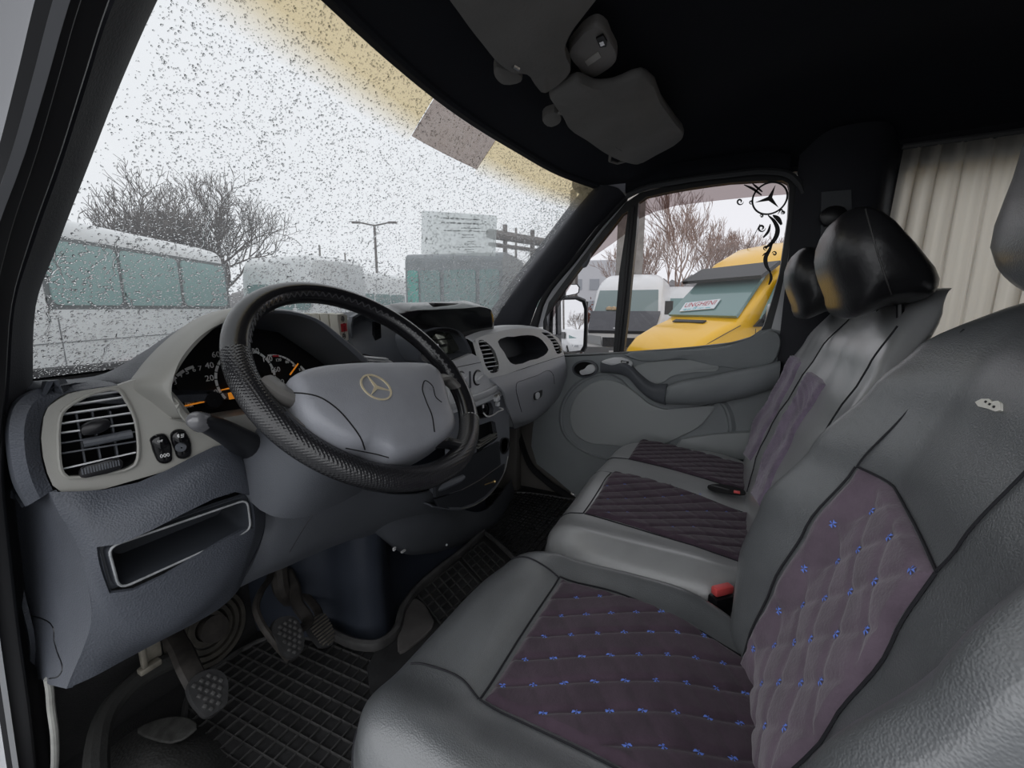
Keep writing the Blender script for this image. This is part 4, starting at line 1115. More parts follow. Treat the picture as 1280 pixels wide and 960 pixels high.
# bin
bo = [P(u, v, y=.80) for u, v in ((436, 396), (466, 398), (468, 405), (467, 432), (463, 441), (452, 442), (440, 434))]
mb = MB(); bs = smooth_loop(bo, 3); mb.grid([bs, [p + V(0, -0.012, 0) for p in bs], [lerp(p, np.mean(bs, 0), .08) + V(0, -0.012, 0) for p in bs], [lerp(p, np.mean(bs, 0), .15) + V(0, 0.02, 0) for p in bs]], closev=True); mb.f.append(tuple(mb.n - 1 - k for k in range(len(bs)))); mb.build('top_bin', M_shroud, dash)
mb = MB(); plate(mb, [P(u, v, y=.775) for u, v in ((469, 402), (476, 405), (477, 428), (473, 436), (469, 432))], t=0.01); mb.build('bin_side', M_gloss, dash)
# centre vent with slats
cvp = [P(u, v, y=.728) for u, v in ((452, 443), (466, 445), (480, 448), (498, 455), (510, 463), (500, 466), (470, 466), (458, 455))]
mb = MB(); plate(mb, smooth_loop(cvp, 3), t=0.01); cvt = mb.build('centre_vent', M_black, dash)
for k in range(6):
    a = P(456 + 3 * k, 446 + 3.4 * k, y=.722); b = P(484 + 5.0 * k, 448.5 + 3.4 * k, y=.722)
    mb = MB(); mb.box(lerp(a, b, .5), (np.linalg.norm(b - a), 0.010, 0.0022), ax=[unit(b - a), V(0, 1, 0.3), V(0, -.3, 1)]); mb.build('slat', M_cons, cvt)
# knob between (partly seen through the wheel)
mb = MB(); mb.lathe([(0.02, 0), (0.02, .012), (0.016, .016), (0.001, .016)], P(526, 448, y=.715), V(0, -1, .2), 18); mb.build('round_socket', M_black, dash)
# radio pod hood
hp = [(524, 452), (522, 425), (528, 415), (537, 411), (550, 408.5), (566, 410), (576, 415), (584, 427), (590, 441), (577, 446), (562, 450), (548, 452)]
hl = smooth_loop([P(u, v, y=.695) for u, v in hp], 3); hc = np.mean(hl, 0)
mb = MB(); mb.grid([[p + V(0.0, 0.13, -0.0) for p in hl], hl, [lerp(p, hc, .06) + V(0, -.004, 0) for p in hl], [lerp(p, hc, .12) for p in hl], [lerp(p, hc, .16) + V(0, .05, 0) for p in hl]], closev=True); mb.f.append(tuple(mb.n - 1 - k for k in range(len(hl)))); podh = mb.build('radio_pod', M_dark, dash)
rp = [P(u, v, y=.738) for u, v in ((532, 424), (571, 419.5), (574, 424), (575.5, 434), (572, 441), (540, 443), (530, 440))]
mb = MB(); plate(mb, rp, t=0.02, back=(0, 1, 0)); rad = mb.build('radio', M_gloss, dash)
rf = [P(u, v, y=.733) for u, v in ((533, 428), (571, 423), (574, 426), (575, 434), (570, 438.5), (540, 441), (532, 439))]
mb = MB(); pillow(mb, smooth_loop(rf, 3), 0.006, prof=[(1, 0), (1, .7), (.97, 1), (.02, 1.1)]); mb.build('radio_front', mat('mirror tinted radio front', (0.30, 0.31, 0.26), 0.12, metal=0.9), rad)
mb = MB(); mb.box(P(553, 432, y=.724), (0.045, .002, .008)); mb.build('radio_display', M_gloss, rad)
mb = MB(); mb.box(P(552, 424.5, y=.722), (0.09, .002, .003)); mb.build('disc_slot', M_void, rad)
mb = MB(); mb.lathe([(0.012, 0), (0.012, .008), (0.001, .009)], P(543, 435, y=.728), V(0, -1, 0), 16); mb.build('volume_knob', M_chrome, rad)
# gray console face (plate), with shelf, dials, sockets
C_ = lambda u, v, k=0.0: P(u, v, y=.66 - k)
con = [(562, 452), (570, 450.5), (590, 442), (597, 446), (601, 452.8), (606.5, 468), (612, 472.5), (625, 471), (629, 485), (633, 500), (636, 520), (637, 545), (636, 570), (632, 588), (625, 602), (612, 618), (598, 629), (585, 636), (572, 638), (562, 636)]
sock = [(595, 503), (609, 498), (614, 500), (617, 511), (616, 519), (608, 522), (597, 524)]
ash = [(594, 533), (615, 526), (619, 528), (622, 547), (618, 551), (596, 566)]
con_u = [(562, 452), (570, 450.5), (590, 442), (597, 446), (601, 452.8), (606.5, 468), (612, 472.5), (625, 471), (629, 485), (631, 493), (600, 506), (562, 518)]
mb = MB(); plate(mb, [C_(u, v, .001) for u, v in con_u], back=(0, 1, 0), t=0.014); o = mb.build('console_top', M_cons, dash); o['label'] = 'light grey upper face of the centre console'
con_l = [(562, 516), (600, 504), (631, 491), (633, 500), (636, 520), (637, 545), (636, 570), (632, 588), (625, 602), (612, 618), (598, 629), (585, 636), (572, 638), (562, 636)]
sock = [(595, 509), (609, 503.5), (614, 503), (617, 511), (616, 519), (608, 522), (597, 524)]
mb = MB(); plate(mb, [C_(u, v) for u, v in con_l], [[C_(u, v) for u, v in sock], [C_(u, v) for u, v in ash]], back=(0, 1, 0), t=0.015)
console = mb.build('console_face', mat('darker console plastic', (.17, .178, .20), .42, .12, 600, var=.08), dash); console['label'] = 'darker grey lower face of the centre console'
mb = MB(); mb.box(lerp(C_(569, 459.5, .001), C_(601, 452.8, .001), .5), (np.linalg.norm(C_(569, 459.5) - C_(601, 452.8)), .002, .0016), ax=[unit(C_(601, 452.8) - C_(569, 459.5)), V(0, 1, 0), V(0, 0, 1)]); mb.build('panel_gap', M_black, console)
# climate dials
for (u, v, nm) in ((575, 474, 'climate_dial'), (596, 472, 'climate_dial')):
    c = C_(u, v); mb = MB(); mb.lathe([(0.0235, -.001), (0.0235, .004), (0.020, .005), (0.0195, -.001)], c, V(0, -1, 0), 28); b_ = mb.build(nm, M_black, console)
    mb = MB(); mb.lathe([(0.019, 0.0), (0.018, .010), (0.001, .011)], c, V(0, -1, 0), 28); k_ = mb.build('dial_knob', M_cons, b_)
    mb = MB(); mb.box(c + V(0, -.014, .001), (0.034, .007, .006), ax=[unit(V(1, 0, .35)), V(0, 1, 0), unit(V(-.35, 0, 1))], bev=.002); mb.build('dial_grip', M_cons, b_)
    mb = MB(); 
    for q in range(5): mb.box(c + V(.014 * math.cos(2.6 - q * .5), -.012, .014 * math.sin(2.6 - q * .5)), (.003, .0006, .001), ax=[V(math.cos(2.6 - q * .5), 0, math.sin(2.6 - q * .5)), V(0, 1, 0), V(-math.sin(2.6 - q * .5), 0, math.cos(2.6 - q * .5))])
    mb.build('dial_marks', M_print, b_)
mb = MB(); mb.box(lerp(C_(583.5, 466, .001), C_(591, 483, .001), .5) , (0.009, .006, .05), ax=[V(1, 0, 0), V(0, 1, 0), V(0, 0, 1)], bev=.003); mb.build('slider_slot', M_dark, console)
# shelf ledge
a, b = C_(570, 500, .0), C_(628, 484, .0)
ld = [[C_(566, 503), C_(590, 494), C_(612, 485), C_(627, 476)], [C_(566, 504.5, .022), C_(590, 496, .022), C_(613, 487, .02), C_(627, 479, .01)], [C_(566, 510, .018), C_(590, 501, .018), C_(613, 492, .016), C_(627, 484, .006)], [C_(566, 513), C_(590, 504), C_(613, 495), C_(627, 486)]]
mb = MB(); patch(mb, ld, 5, 0.004); mb.build('ledge', M_cons, console)
# socket recess
sl2 = [C_(u, v) for u, v in sock]; mb = MB(); mb.grid([sl2, [p + V(0, .03, 0) for p in sl2]], closev=True); mb.f.append(tuple(len(sl2) + k for k in range(len(sl2)))); sk = mb.build('socket_recess', M_void, console)
mb = MB(); mb.lathe([(.015, -.02), (.015, .004), (.012, .004), (.011, -.01), (.001, -.01)], C_(605, 511), V(0, -1, .1), 20); mb.build('power_socket', M_black, sk)
mb = MB(); mb.box(C_(604, 508, .006), (.006, .003, .010)); mb.build('socket_symbol', M_print, sk)
# ashtray with chrome edged lid lines
sl3 = [C_(u, v) for u, v in ash]; mb = MB(); mb.grid([sl3, [p + V(0, .03, 0) for p in sl3]], closev=True); mb.f.append(tuple(len(sl3) + k for k in range(len(sl3)))); ak = mb.build('ashtray', M_void, console)
for (a, b) in (((596, 560), (620, 545)), ((598, 556), (620, 541.5)), ((600, 551), (615, 543))):
    pa, pb = C_(*a, .004), C_(*b, .004); mb = MB(); mb.box(lerp(pa, pb, .5), (np.linalg.norm(pb - pa), .012, .0035), ax=[unit(pb - pa), V(0, 1, 0), V(0, 0, 1)], bev=.001); mb.build('ashtray_lip', M_steel, ak)
mb = MB(); pillow(mb, smooth_loop([C_(u, v) for u, v in ((626, 550), (631, 547), (635, 550), (634, 562), (628, 567), (625, 560))], 3), .004, prof=[(1.08, 0), (1.05, 1), (.9, 1), (.85, -.8), (.02, -1)]); mb.build('coin_slot', M_black, console)
# lower dark drawer with bright edges
M_drawer = mat('dark drawer plastic', (0.030, 0.032, 0.038), 0.42)
dr = [(545, 592), (578, 575), (596, 567), (624, 552), (626, 580), (618, 588), (600, 600), (577, 612), (545, 622)]
mb = MB(); plate(mb, [C_(u, v, .008) for u, v in dr], back=(0, 1, 0), t=.01); d1 = mb.build('drawer', M_drawer, console)
dr2 = [(545, 624), (577, 614), (600, 601), (620, 588), (631, 580), (629, 592), (620, 606), (606, 620), (592, 629), (577, 634), (550, 634)]
mb = MB(); plate(mb, [C_(u, v, .006) for u, v in dr2], back=(0, 1, 0), t=.01); d2 = mb.build('lower_flap', M_drawer, console)
mb = MB(); mb.tube([C_(577, 612.5, .010), C_(600, 600, .010), C_(625, 582, .010)], .0011, 5); mb.build('edge_highlight', M_steel, console)
mb = MB(); mb.tube(list(crom([C_(577, 636, .008), C_(592, 632, .008), (C_(608, 622, .008)), C_(622, 606, .008), C_(631, 588, .008), C_(635, 570, .008)], 4)), .0014, 5); mb.build('edge_highlight', M_steel, console)
# right flank of the console back to the bulkhead
flk = [C_(u, v) for u, v in ((625, 471), (629, 485), (633, 500), (636, 520), (637, 545), (636, 570), (632, 588), (625, 602), (612, 618), (598, 629), (585, 636), (572, 638), (540, 634))]
mb = MB(); patch(mb, [flk, [p + V(0.006, 0.02, 0) for p in flk], [p + V(-0.01, 0.25, -0.02) for p in flk]], 3, 0.004, toward=(2.5, 0, 0)); mb.build('console_flank', M_dark, dash)
# dark bulge below the console (heater box)
hb = [[P(440, 610, y=.74), P(500, 622, y=.74), P(560, 632, y=.74), P(600, 640, y=.76), P(640, 600, y=.84)],
      [P(445, 640, y=.74), P(500, 655, y=.72), P(560, 655, y=.72), P(600, 660, y=.75), P(645, 640, y=.86)],
      [P(460, 660, y=.76), P(500, 682, y=.745), P(545, 682, y=.745), P(590, 672, y=.78), P(630, 655, y=.88)],
      [P(472, 670, y=.80), P(502, 691, y=.79), P(535, 692, y=.79), P(570, 684, y=.82), P(610, 672, y=.90)]]
mb = MB(); patch(mb, hb, 6, 0.006); mb.build('heater_box', M_dark, dash)
mb = MB(); mb.box(P(493, 686, y=.742), (.010, .006, .010), bev=.002); mb.box(P(504, 689, y=.742), (.014, .006, .004)); mb.build('white_clip', mat('white clip', (.55, .55, .55), .5), dash)
mb = MB(); mb.lathe([(.004, 0), (.003, .003), (.0005, .003)], P(558, 681, y=.742), V(0, -1, .2), 10); mb.build('screw_cap', M_cons, dash)

# ---- passenger side: gray trim with vents and bin, glove compartment
G0, G1 = C_(612, 472), P(705, 444, y=.65)
def G(u, v, k=0.0): return P(u, v, pl=(V(1.12, .655 - k, .79), unit(V(0.03, 1, -0.10))))
gt = [(594, 424), (602, 420.5), (625, 414), (637.5, 411.5), (655, 410.5), (672, 411.5), (689, 416.7), (698, 423), (701.5, 429), (705.3, 444.2), (680, 452), (655, 460), (630, 469), (611.7, 472.5), (606.5, 468), (603, 458), (599, 442)]
def up_row(lst, dy_, dz_): return [p + V(0, dy_, dz_) for p in lst]
binp = [(622.3, 427), (625.4, 423.6), (642, 421), (659.8, 418.8), (673.5, 421.9), (682, 430.4), (685.6, 437.3), (680, 444.5), (662, 450.5), (644.3, 455.9), (637.5, 452.8), (630, 440)]
vl = [(598, 426.5), (602, 424.5), (607, 427), (614, 433), (618.6, 439), (621.5, 447), (623.4, 456), (622.9, 463), (618, 466), (613.4, 465.7), (606.5, 456), (603, 442.5)]
vr = [(677, 415.8), (682, 415.2), (687.3, 417.6), (693, 422.5), (697.6, 428.7), (701, 434), (702.4, 439), (700, 442), (695.9, 441.6), (690.7, 428.7), (684, 421)]
mb = MB(); plate(mb, [G(u, v) for u, v in gt], [smooth_loop([G(u, v) for u, v in binp], 2), smooth_loop([G(u, v) for u, v in vl], 2), smooth_loop([G(u, v) for u, v in vr], 2)], back=(0, 1, 0), t=.012)
o = mb.build('passenger_trim', mat('satin grey trim', (0.76, 0.765, 0.76), 0.38, var=.05), dash); o['label'] = 'grey trim with two vents and a bin before the passengers'
# top shelf behind trim edge
te = [G(u, v) for u, v in ((592, 426), (602, 420.5), (625, 414), (637.5, 411.5), (655, 410.5), (672, 411.5), (689, 416.7), (701.5, 429), (705, 443))]
mb = MB(); patch(mb, [te, [p + V(0, .02, .010) for p in te], [V(p[0], .80, .902) if i < 7 else V(p[0] + .02, .80, p[2] - .01) for i, p in enumerate(te)], [V(p[0], .97, .892) if i < 7 else V(p[0] + .02, .9, p[2] - .05) for i, p in enumerate(te)]], 4, .006, toward=(1, .5, 3)); mb.build('shelf_pad', M_cons, dash)
bs = smooth_loop([G(u, v) for u, v in binp], 2); mb = MB(); mb.grid([bs, [lerp(p, np.mean(bs, 0), .05) + V(.0, .02, 0) for p in bs], [lerp(p, np.mean(bs, 0), .12) + V(.0, .09, 0) for p in bs]], closev=True); mb.f.append(tuple(mb.n - 1 - k for k in range(len(bs)))); mb.build('passenger_bin', M_drawer, dash)
def side_vent(poly, a0, a1, b0, b1, n):
    lp = smooth_loop([G(u, v) for u, v in poly], 2); m = MB(); m.grid([lp, [p + V(0, .04, 0) for p in lp]], closev=True); m.f.append(tuple(m.n - 1 - k for k in range(len(lp)))); vt_ = m.build('air_vent', M_void, dash)
    for k in range(n):
        t = (k + .6) / n
        a = lerp(np.array(a0), np.array(a1), t); b = lerp(np.array(b0), np.array(b1), t)
        pa, pb = G(*a, -.004), G(*b, -.004); m = MB(); m.box(lerp(pa, pb, .5), (np.linalg.norm(pb - pa), .014, .0032), ax=[unit(pb - pa), V(0, 1, -.2), V(0, .2, 1)], bev=.001); m.build('slat', M_cons, vt_)
    c = G(*((np.array(a1) + np.array(b1)) / 2 + np.array([0, -3.5])), .002); m = MB(); m.lathe([(.010, 0), (.009, .006), (.001, .006)], c, V(0, -1, 0), 14); m.build('vent_knob', M_black, vt_)
side_vent(vl, (599, 424), (611, 466), (605, 424), (624, 464), 8)
side_vent(vr, (678, 413), (695, 441), (685, 414), (703, 440), 7)
# glovebox front
gb = [[G(612, 473, -.002), G(640, 465.5, -.002), G(672, 455, -.002), G(705.5, 444.5, -.002)],
      [G(626, 485, .012), G(645, 480, .012), G(680, 467, .014), G(707.5, 456, .008)],
      [P(633, 505, y=.645), P(650, 505, y=.642), P(682, 490, y=.64), P(709, 474, y=.65)],
      [P(639, 522, y=.66), P(655, 522, y=.66), P(680, 508, y=.665), P(708, 486, y=.67)],
      [P(643, 536, y=.72), P(662, 529, y=.72), P(684, 513, y=.73), P(704, 494, y=.73)]]
mb = MB(); patch(mb, gb, 6, .008); gl = mb.build('glove_compartment', mat('dark grey glove plastic', (0.38, 0.39, 0.42), .45, .2, 500, 'voronoi'), dash)
mb = MB(); mb.tube(hits(gl, [(652, 515), (648, 500), (645, 484), (646, 479), (655, 475), (672, 469), (687, 463.5), (690, 466), (693, 480)], 4, .0002), .0012, 5); mb.build('lid_gap', M_black, gl)
mb = MB(); pillow(mb, smooth_loop([P(u, v, y=.638) for u, v in ((665, 479), (668, 476.5), (673, 476), (676, 480), (677, 494), (672, 499), (668, 500), (666, 490))], 3), .004, bulge=.1); lt = mb.build('lid_latch', M_black, gl)
mb = MB(); pillow(mb, smooth_loop([P(u, v, y=.634) for u, v in ((669, 493), (674, 491.5), (674, 496), (670, 499))], 3), .003); mb.build('latch_button', M_cons, lt)
mb = MB(); mb.box(P(671.3, 484, y=.631), (.005, .001, .012)); mb.build('latch_mark', M_print, lt)
mb = MB(); patch(mb, [gb[4], [p + V(-0.01, 0.35, -0.02) for p in gb[4]]], 4, .006, toward=(1, 0, 0)); mb.build('glove_underside', M_dark, dash)
# ============================================================ STEERING WHEEL
whl = thing('steering_wheel', WC, 'big black leather-covered steering wheel with grey airbag pad, before the driver seat', 'steering wheel')
we1 = V(1, 0, 0); we2 = unit(np.cross(cax, we1)); we2 = we2 if we2[2] > 0 else -we2     # cax = towards the driver
RW, rW = 0.1935, 0.0175
def wp(a, rad=RW, h=0.0): return WC + (we1 * math.cos(a) + we2 * math.sin(a)) * rad + cax * h
def rim_seg(a0, a1, m, name, dr=0.0, n=64):
    mb = MB(); ra = np.linspace(math.radians(a0), math.radians(a1), n); rings = []
    for a in ra:
        c = wp(a); e = unit(c - WC)
        rings.append([c + (e * math.cos(b) + cax * math.sin(b)) * (rW + dr) * (1.0 if math.cos(b) > 0 else 1.06) for b in np.linspace(0, 2 * PI, 18, endpoint=False)])
    mb.grid(rings, closev=True); mb.f.append(tuple(range(18))); mb.f.append(tuple(mb.n - 18 + k for k in range(18)))
    return mb.build(name, m, whl, 50)
rim_seg(-22, 158, M_wheel, 'rim_cover'); o = rim_seg(158, 316, M_perf, 'rim_cover', 0.0003); o['label'] = 'perforated leather lower section of the rim'
rim_seg(316, 338, M_wheel, 'rim_cover', 0.0)
M_lace = mat('black lace', (.05, .05, .055), .35)
# lacing along the inner side of the rim
for (a0, a1) in ((-20, 155),):
    m0 = MB(); m0.box((0, 0, 0), (.0022, .0065, .0026), bev=.0008)
    first = None
    for k in range(86):
        a = math.radians(lerp(a0, a1, k / 86)); e = unit(wp(a) - WC); c = wp(a) + (-.80 * e + .60 * cax) * rW * 1.04; t = np.cross(cax, e)
        m1 = MB(); nn_ = unit(-.80 * e + .60 * cax); tt_ = unit(np.cross(nn_, t)); s_ = (0.8 if k % 2 else -0.8); m1.box(c, (.0018, .0090, .0022), ax=[unit(t + s_ * tt_), unit(tt_ - s_ * t), nn_])
        m1.build('lace_stitch', M_lace, whl)
mb = MB()
for k in range(12):
    b = lerp(-1.4, 2.2, k / 11); a = math.radians(316); c = wp(a); e = unit(c - WC); mb.box(c + (e * math.cos(b) + cax * math.sin(b)) * (rW + .0006), (.002, .004, .0012), ax=[np.cross(cax, e), -e * math.sin(b) + cax * math.cos(b), e * math.cos(b) + cax * math.sin(b)])
mb.build('seam_stitches', mat('grey thread', (.3, .3, .3), .7), whl)
# airbag pad: outline traced on the wheel plane
plW = (WC + cax * 0.012, cax)
ho = [(356, 482), (366, 475), (385, 469), (410, 465.5), (450, 462.5), (490, 461.5), (520, 461.5), (533, 463), (543, 470), (549, 482), (553, 498), (558, 515), (563, 530), (563, 541), (553, 553), (538, 563), (520, 572), (505, 577), (492, 579), (484, 578), (470, 571), (455, 566), (447, 566), (430, 563), (405, 552), (385, 538), (372, 522), (366, 508), (363, 495)]
hol = smooth_loop([P(u, v, pl=plW) for u, v in ho], 3)
hc = P(460, 515, pl=plW)
mb = MB(); pillow(mb, hol, 0.030, n=cax, center=hc, prof=[(0.99, -0.9), (1.0, 0.0), (0.995, 0.35), (0.97, 0.62), (0.93, 0.78), (0.86, 0.88), (0.7, 0.97), (0.5, 1.02), (0.25, 1.05), (0.01, 1.06)])
pad = mb.build('airbag_pad', M_hub, whl, 60)
def HP(u, v, h=0.0445): return P(u, v, pl=(WC + cax * h, cax))
# emblem: ringed star
ec_ = HP(470, 484.5, .0432); er = np.linalg.norm(HP(450.5, 478, .0432) - HP(490, 491, .0432)) / 2
ang = math.radians(90 + 0)
mb = MB(); ex_ = we1; ey_ = we2
star(mb, ec_, ex_, ey_, er, .0018, ring=.11); o = mb.build('star_emblem', M_gold, pad); o['label'] = 'worn gold three-pointed star in a ring'
# pad grooves
for ln in ([(367, 491), (380, 492), (398, 496), (420, 510), (440, 532), (452, 550), (456, 562)], [(552, 503), (545, 497), (540, 482), (531, 476), (528, 484), (532, 500), (540, 520), (543, 540)], [(432, 560), (452, 564), (472, 568), (486, 572)]):
    mb = MB(); mb.tube(hits(pad, ln, 5, .0002), .0010, 5); mb.build('pad_groove', M_void, pad)
# spokes
def spoke(pts, r, m=M_spoke):
    mb = MB(); mb.tube(list(crom(pts, 5)), r, 12, flat=0.55); return mb.build('spoke', m, whl)
def plw(u, v, h): return P(u, v, pl=(WC + cax * h, cax))
spoke([plw(540, 476, .005), plw(557, 474, .004), plw(572, 486, .0)], 0.017)
spoke([plw(538, 552, .004), plw(556, 553, .004), plw(570, 556, .0)], 0.019, M_wheel)
spoke([plw(380, 500, .004), plw(360, 497, .004), plw(335, 480, .0)], 0.024)
spoke([plw(390, 535, .0), plw(365, 530, .0), plw(345, 515, .0)], 0.018)
mb = MB(); mb.tube([WC - cax * .10, WC - cax * 0.012], .045, 20); mb.build('hub_boss', M_black, whl)
# little icons on the pad buttons
mb = MB()
for ln in ([(382, 495), (388, 497), (394, 497)], [(383, 497.5), (389, 499)], [(536, 485), (541, 483)], [(537, 487), (542, 486)]): mb.tube(hits(pad, ln, 3, .0003), .0006, 4)
mb.build('pad_icons', M_hub, pad)

# stalk (wiper / light lever) in front of the column
stk = thing('steering_column_lever', P(325, 560, y=.68), 'thick black light and wiper lever left of the steering column', 'lever')
sp_ = [P(330, 575, y=.70), P(318, 562, y=.685), P(300, 550, y=.665), P(282, 540, y=.648), P(262, 531, y=.632), P(250, 527, y=.624), P(242, 524, y=.618)]
rr = [.028, .027, .0235, .020, .0165, .0145, .010]
g_ = crom(np.array([list(p) + [r] for p, r in zip(sp_, rr)]), 5)
mb = MB(); mb.tube([g[:3] for g in g_], [g[3] for g in g_], 16, flat=.78); mb.build('lever_body', mat('satin black lever', (.016, .017, .02), .32), stk, 60)
tc2 = sp_[-1]; mb = MB(); d_ = unit(sp_[-1] - sp_[-2]); mb.lathe([(.0005, .006), (.006, .0052), (.0105, .001), (.0125, -.006), (.0140, -.016)], tc2 - d_ * .001, d_, 18); o = mb.build('lever_tip', mat('glossy lever tip', (.16, .16, .17), .12, coat=.8), stk, 60); o['label'] = 'shiny worn grey tip'
nst = unit(V(-.35, -.6, .7))
for (u, v, s_) in ((279, 532.5, 'o'), (285, 535.5, 'A'), (291, 541, '*'), (293, 545, '=')):
    q = P(u, v, y=.640); text(s_, q + nst * .006, unit(V(.9, 0, .4)), unit(np.cross(nst, unit(V(.9, 0, .4)))), .007, M_print, stk, 'lever_symbol')
mb = MB(); c = g_[12]; d_ = unit(g_[13][:3] - g_[11][:3]); mb.lathe([(c[3] * 1.005, -.0008), (c[3] * 1.012, 0), (c[3] * 1.005, .0008)], c[:3], d_, 24); 
# second lever / key area right of the column
igs = thing('ignition_lever', P(560, 600, y=.66), 'dark lever below the right of the steering wheel', 'lever')
mb = MB(); mb.tube([P(540, 612, y=.67), P(556, 606, y=.655), P(572, 600, y=.65), P(578, 596, y=.652)], [.016, .016, .014, .010], 12, flat=.7); mb.build('lever_body', M_shroud, igs)

# ---- loose things on the dash
bxc = P(410, 409, y=.78)
box = thing('air_freshener_box', bxc + V(0, 0, -.03), 'cream ribbed plastic box with red label and two ringed stars on the dash bin', 'box')
plB = (P(428, 410, y=.765), unit(V(.35, -.94, 0)))
f0 = [P(u, v, pl=plB) for u, v in ((421, 392.5), (430, 391.5), (434, 394), (436, 425), (433, 427.5), (427, 425.5), (423, 410))]
bkv = unit(V(-.35, .94, .0)) * 0.105
mb = MB()
# end face (towards us) and long ribbed body behind it
cF = np.mean(f0, 0)
for k in range(5):
    a = k / 5.0; b = (k + .86) / 5.0
    q0 = [p + bkv * a + V(0, 0, .001 if k else 0) for p in f0]; q1 = [p + bkv * b for p in f0]
    mb2 = MB(); mb2.grid([[lerp(p, cF + bkv * a, .04) for p in q0], [p for p in np.array(q0) + bkv * .02], [p for p in np.array(q1) - bkv * .02], [lerp(p, cF + bkv * b, .04) for p in q1]], closev=True)
    n_ = len(f0); mb2.f.append(tuple(range(n_))); mb2.f.append(tuple(mb2.n - n_ + k2 for k2 in range(n_))); mb2.build('ribbed_section', M_cream, box)
fx = V(.94, .35, 0) ; fz = V(0, 0, 1); fn = unit(V(.35, -.94, 0))
mb = MB(); mb.tube([cF + bkv * .05, cF + bkv * .95], .007, 8); mb.build('core', M_void, box)
mb = MB(); mb.prism([P(u, v, pl=plB) + fn * .0005 for u, v in ((425.5, 405), (432.2, 404), (433, 414), (426.5, 415))], fn * .0012); lb = mb.build('red_label', M_red, box)
scrawl(P(429.3, 409.5, pl=plB) + fn * .0020, V(0, 0, 1), -fx, .020, .006, mat('dark red print', (.12, .0, .01), .5), lb, 3)
for (u, v) in ((428, 398.5), (429.7, 420)):
    mb = MB(); star(mb, P(u, v, pl=plB) + fn * .0004, fx, fz, .0062, .0010, ring=.18); mb.build('ring_star', M_black, box)
# screen / glossy black console on the dash top
scr = thing('dash_display', P(560, 400, y=.72), 'long gloss black display unit on top of the centre dash', 'display')
so_ = [(495, 386), (500, 384.5), (530, 382.5), (570, 381.2), (600, 380.8), (606, 384), (609, 392), (609, 410), (606, 419), (598, 424.5), (585, 425), (560, 415), (530, 409), (500, 404), (480, 400), (478, 390)]
sl5 = smooth_loop([P(u, v, pl=(V(1.0, .72, .95), unit(V(0.06, 1, .32)))) for u, v in so_], 3)
mb = MB(); pillow(mb, sl5, 0.028, n=(-.06, -1, -.32), bulge=.06, prof=[(.97, -1.2), (1.0, -.9), (1.0, 0.7), (.99, .9), (.975, 1.0), (.9, 1.02), (.5, 1.03), (.02, 1.03)]); sb = mb.build('screen_body', M_gloss, scr, 50)
mb = MB(); mb.box(P(556, 381, y=.73), (.16, .05, .010), bev=.004); mb.build('top_cap', M_black, scr)
mb = MB(); mb.box(P(557, 420, y=.80), (.07, .05, .05), bev=.006); mb.build('stand', M_black, scr)
# plug with cable under the dials
plug = thing('usb_plug', C_(620, 500, .03), 'small clear usb charger plug with a looped cable under the climate dial', 'charger')
mb = MB(); mb.box(C_(621, 498, .02), (.020, .016, .016), ax=[unit(V(1, 0, .3)), V(0, 1, 0), unit(V(-.3, 0, 1))], bev=.003); mb.box(C_(622, 505, .014), (.012, .012, .014), bev=.002); mb.build('plug_body', M_cons, plug)
mb = MB(); mb.box(C_(620, 494.5, .028), (.014, .004, .004)); mb.box(C_(624, 493, .026), (.004, .004, .010)); mb.build('contacts', M_steel, plug)
mb = MB(); mb.tube(list(crom([C_(604, 516, .02), C_(608, 520, .03), C_(616, 519, .035), C_(622, 515, .035), C_(628, 511, .028), C_(624, 510, .02)], 6)), .0022, 6); mb.build('cable', mat('pale cable', (.5, .5, .5), .4), plug)
scw = thing('brass_screw', C_(612, 604, .012), 'brass screw sticking out of the lower console flap', 'screw')
a_, b_ = C_(606, 606, .012), C_(617.5, 602, .016)
mb = MB(); mb.tube([a_, b_], .0018, 8); mb.build('shank', mat('brass', (.55, .40, .18), .35, metal=1), scw)
mb = MB(); mb.lathe([(.001, .003), (.0055, .002), (.006, 0), (.002, -.002)], b_, unit(b_ - a_), 12); mb.build('head', MATS['brass'], scw)
# pale cable hanging at the door side
cb = thing('hanging_cable', P(62, 940, x=.178), 'pale grey cable hanging below the dash side panel', 'cable')
mb = MB(); mb.tube(list(crom([P(60, 848, x=.178), P(62, 860, x=.178), P(64, 885, x=.177), P(68, 915, x=.176), P(69, 940, x=.175), P(66, 985, x=.174), P(60, 1040, x=.172)], 5)), .0048, 10); mb.build('cable_sheath', mat('pale grey cable', (.34, .34, .32), .5, var=.15, vscale=40), cb)

# ============================================================ FLOOR AREA
# tunnel cover (dark blue moulded box standing on the floor)
tb = [(352, 700), (372, 748), (400, 780), (420, 792), (440, 800), (456, 804), (470, 803), (484, 796), (492, 780), (500, 758), (515, 735), (545, 708), (575, 688), (604, 664), (612, 650)]
base = [P(u, v, z=.14) for u, v in tb]
base[0] = V(.60, 1.08, .14); base[1] = V(.62, 1.0, .14); base[2] = V(.655, .92, .14)
topz = [.55, .55, .55, .55, .55, .55, .55, .56, .58, .60, .62, .62, .62, .62, .62]
tops = [p + V(.0, .012 + .03 * (i > 8), 0) * 1.0 + V(0, 0, z - p[2]) for i, (p, z) in enumerate(zip(base, topz))]
mb = MB(); patch(mb, [base, [lerp(a, b, .06) + V(0, .006, 0) for a, b in zip(base, tops)], [lerp(a, b, .5) + V(0, .010, 0) for a, b in zip(base, tops)], tops], 5, .006)
tun_ = mb.build('tunnel_cover', M_tunnel); tag(tun_, 'dark blue moulded engine tunnel cover under the centre of the dash', 'cover')

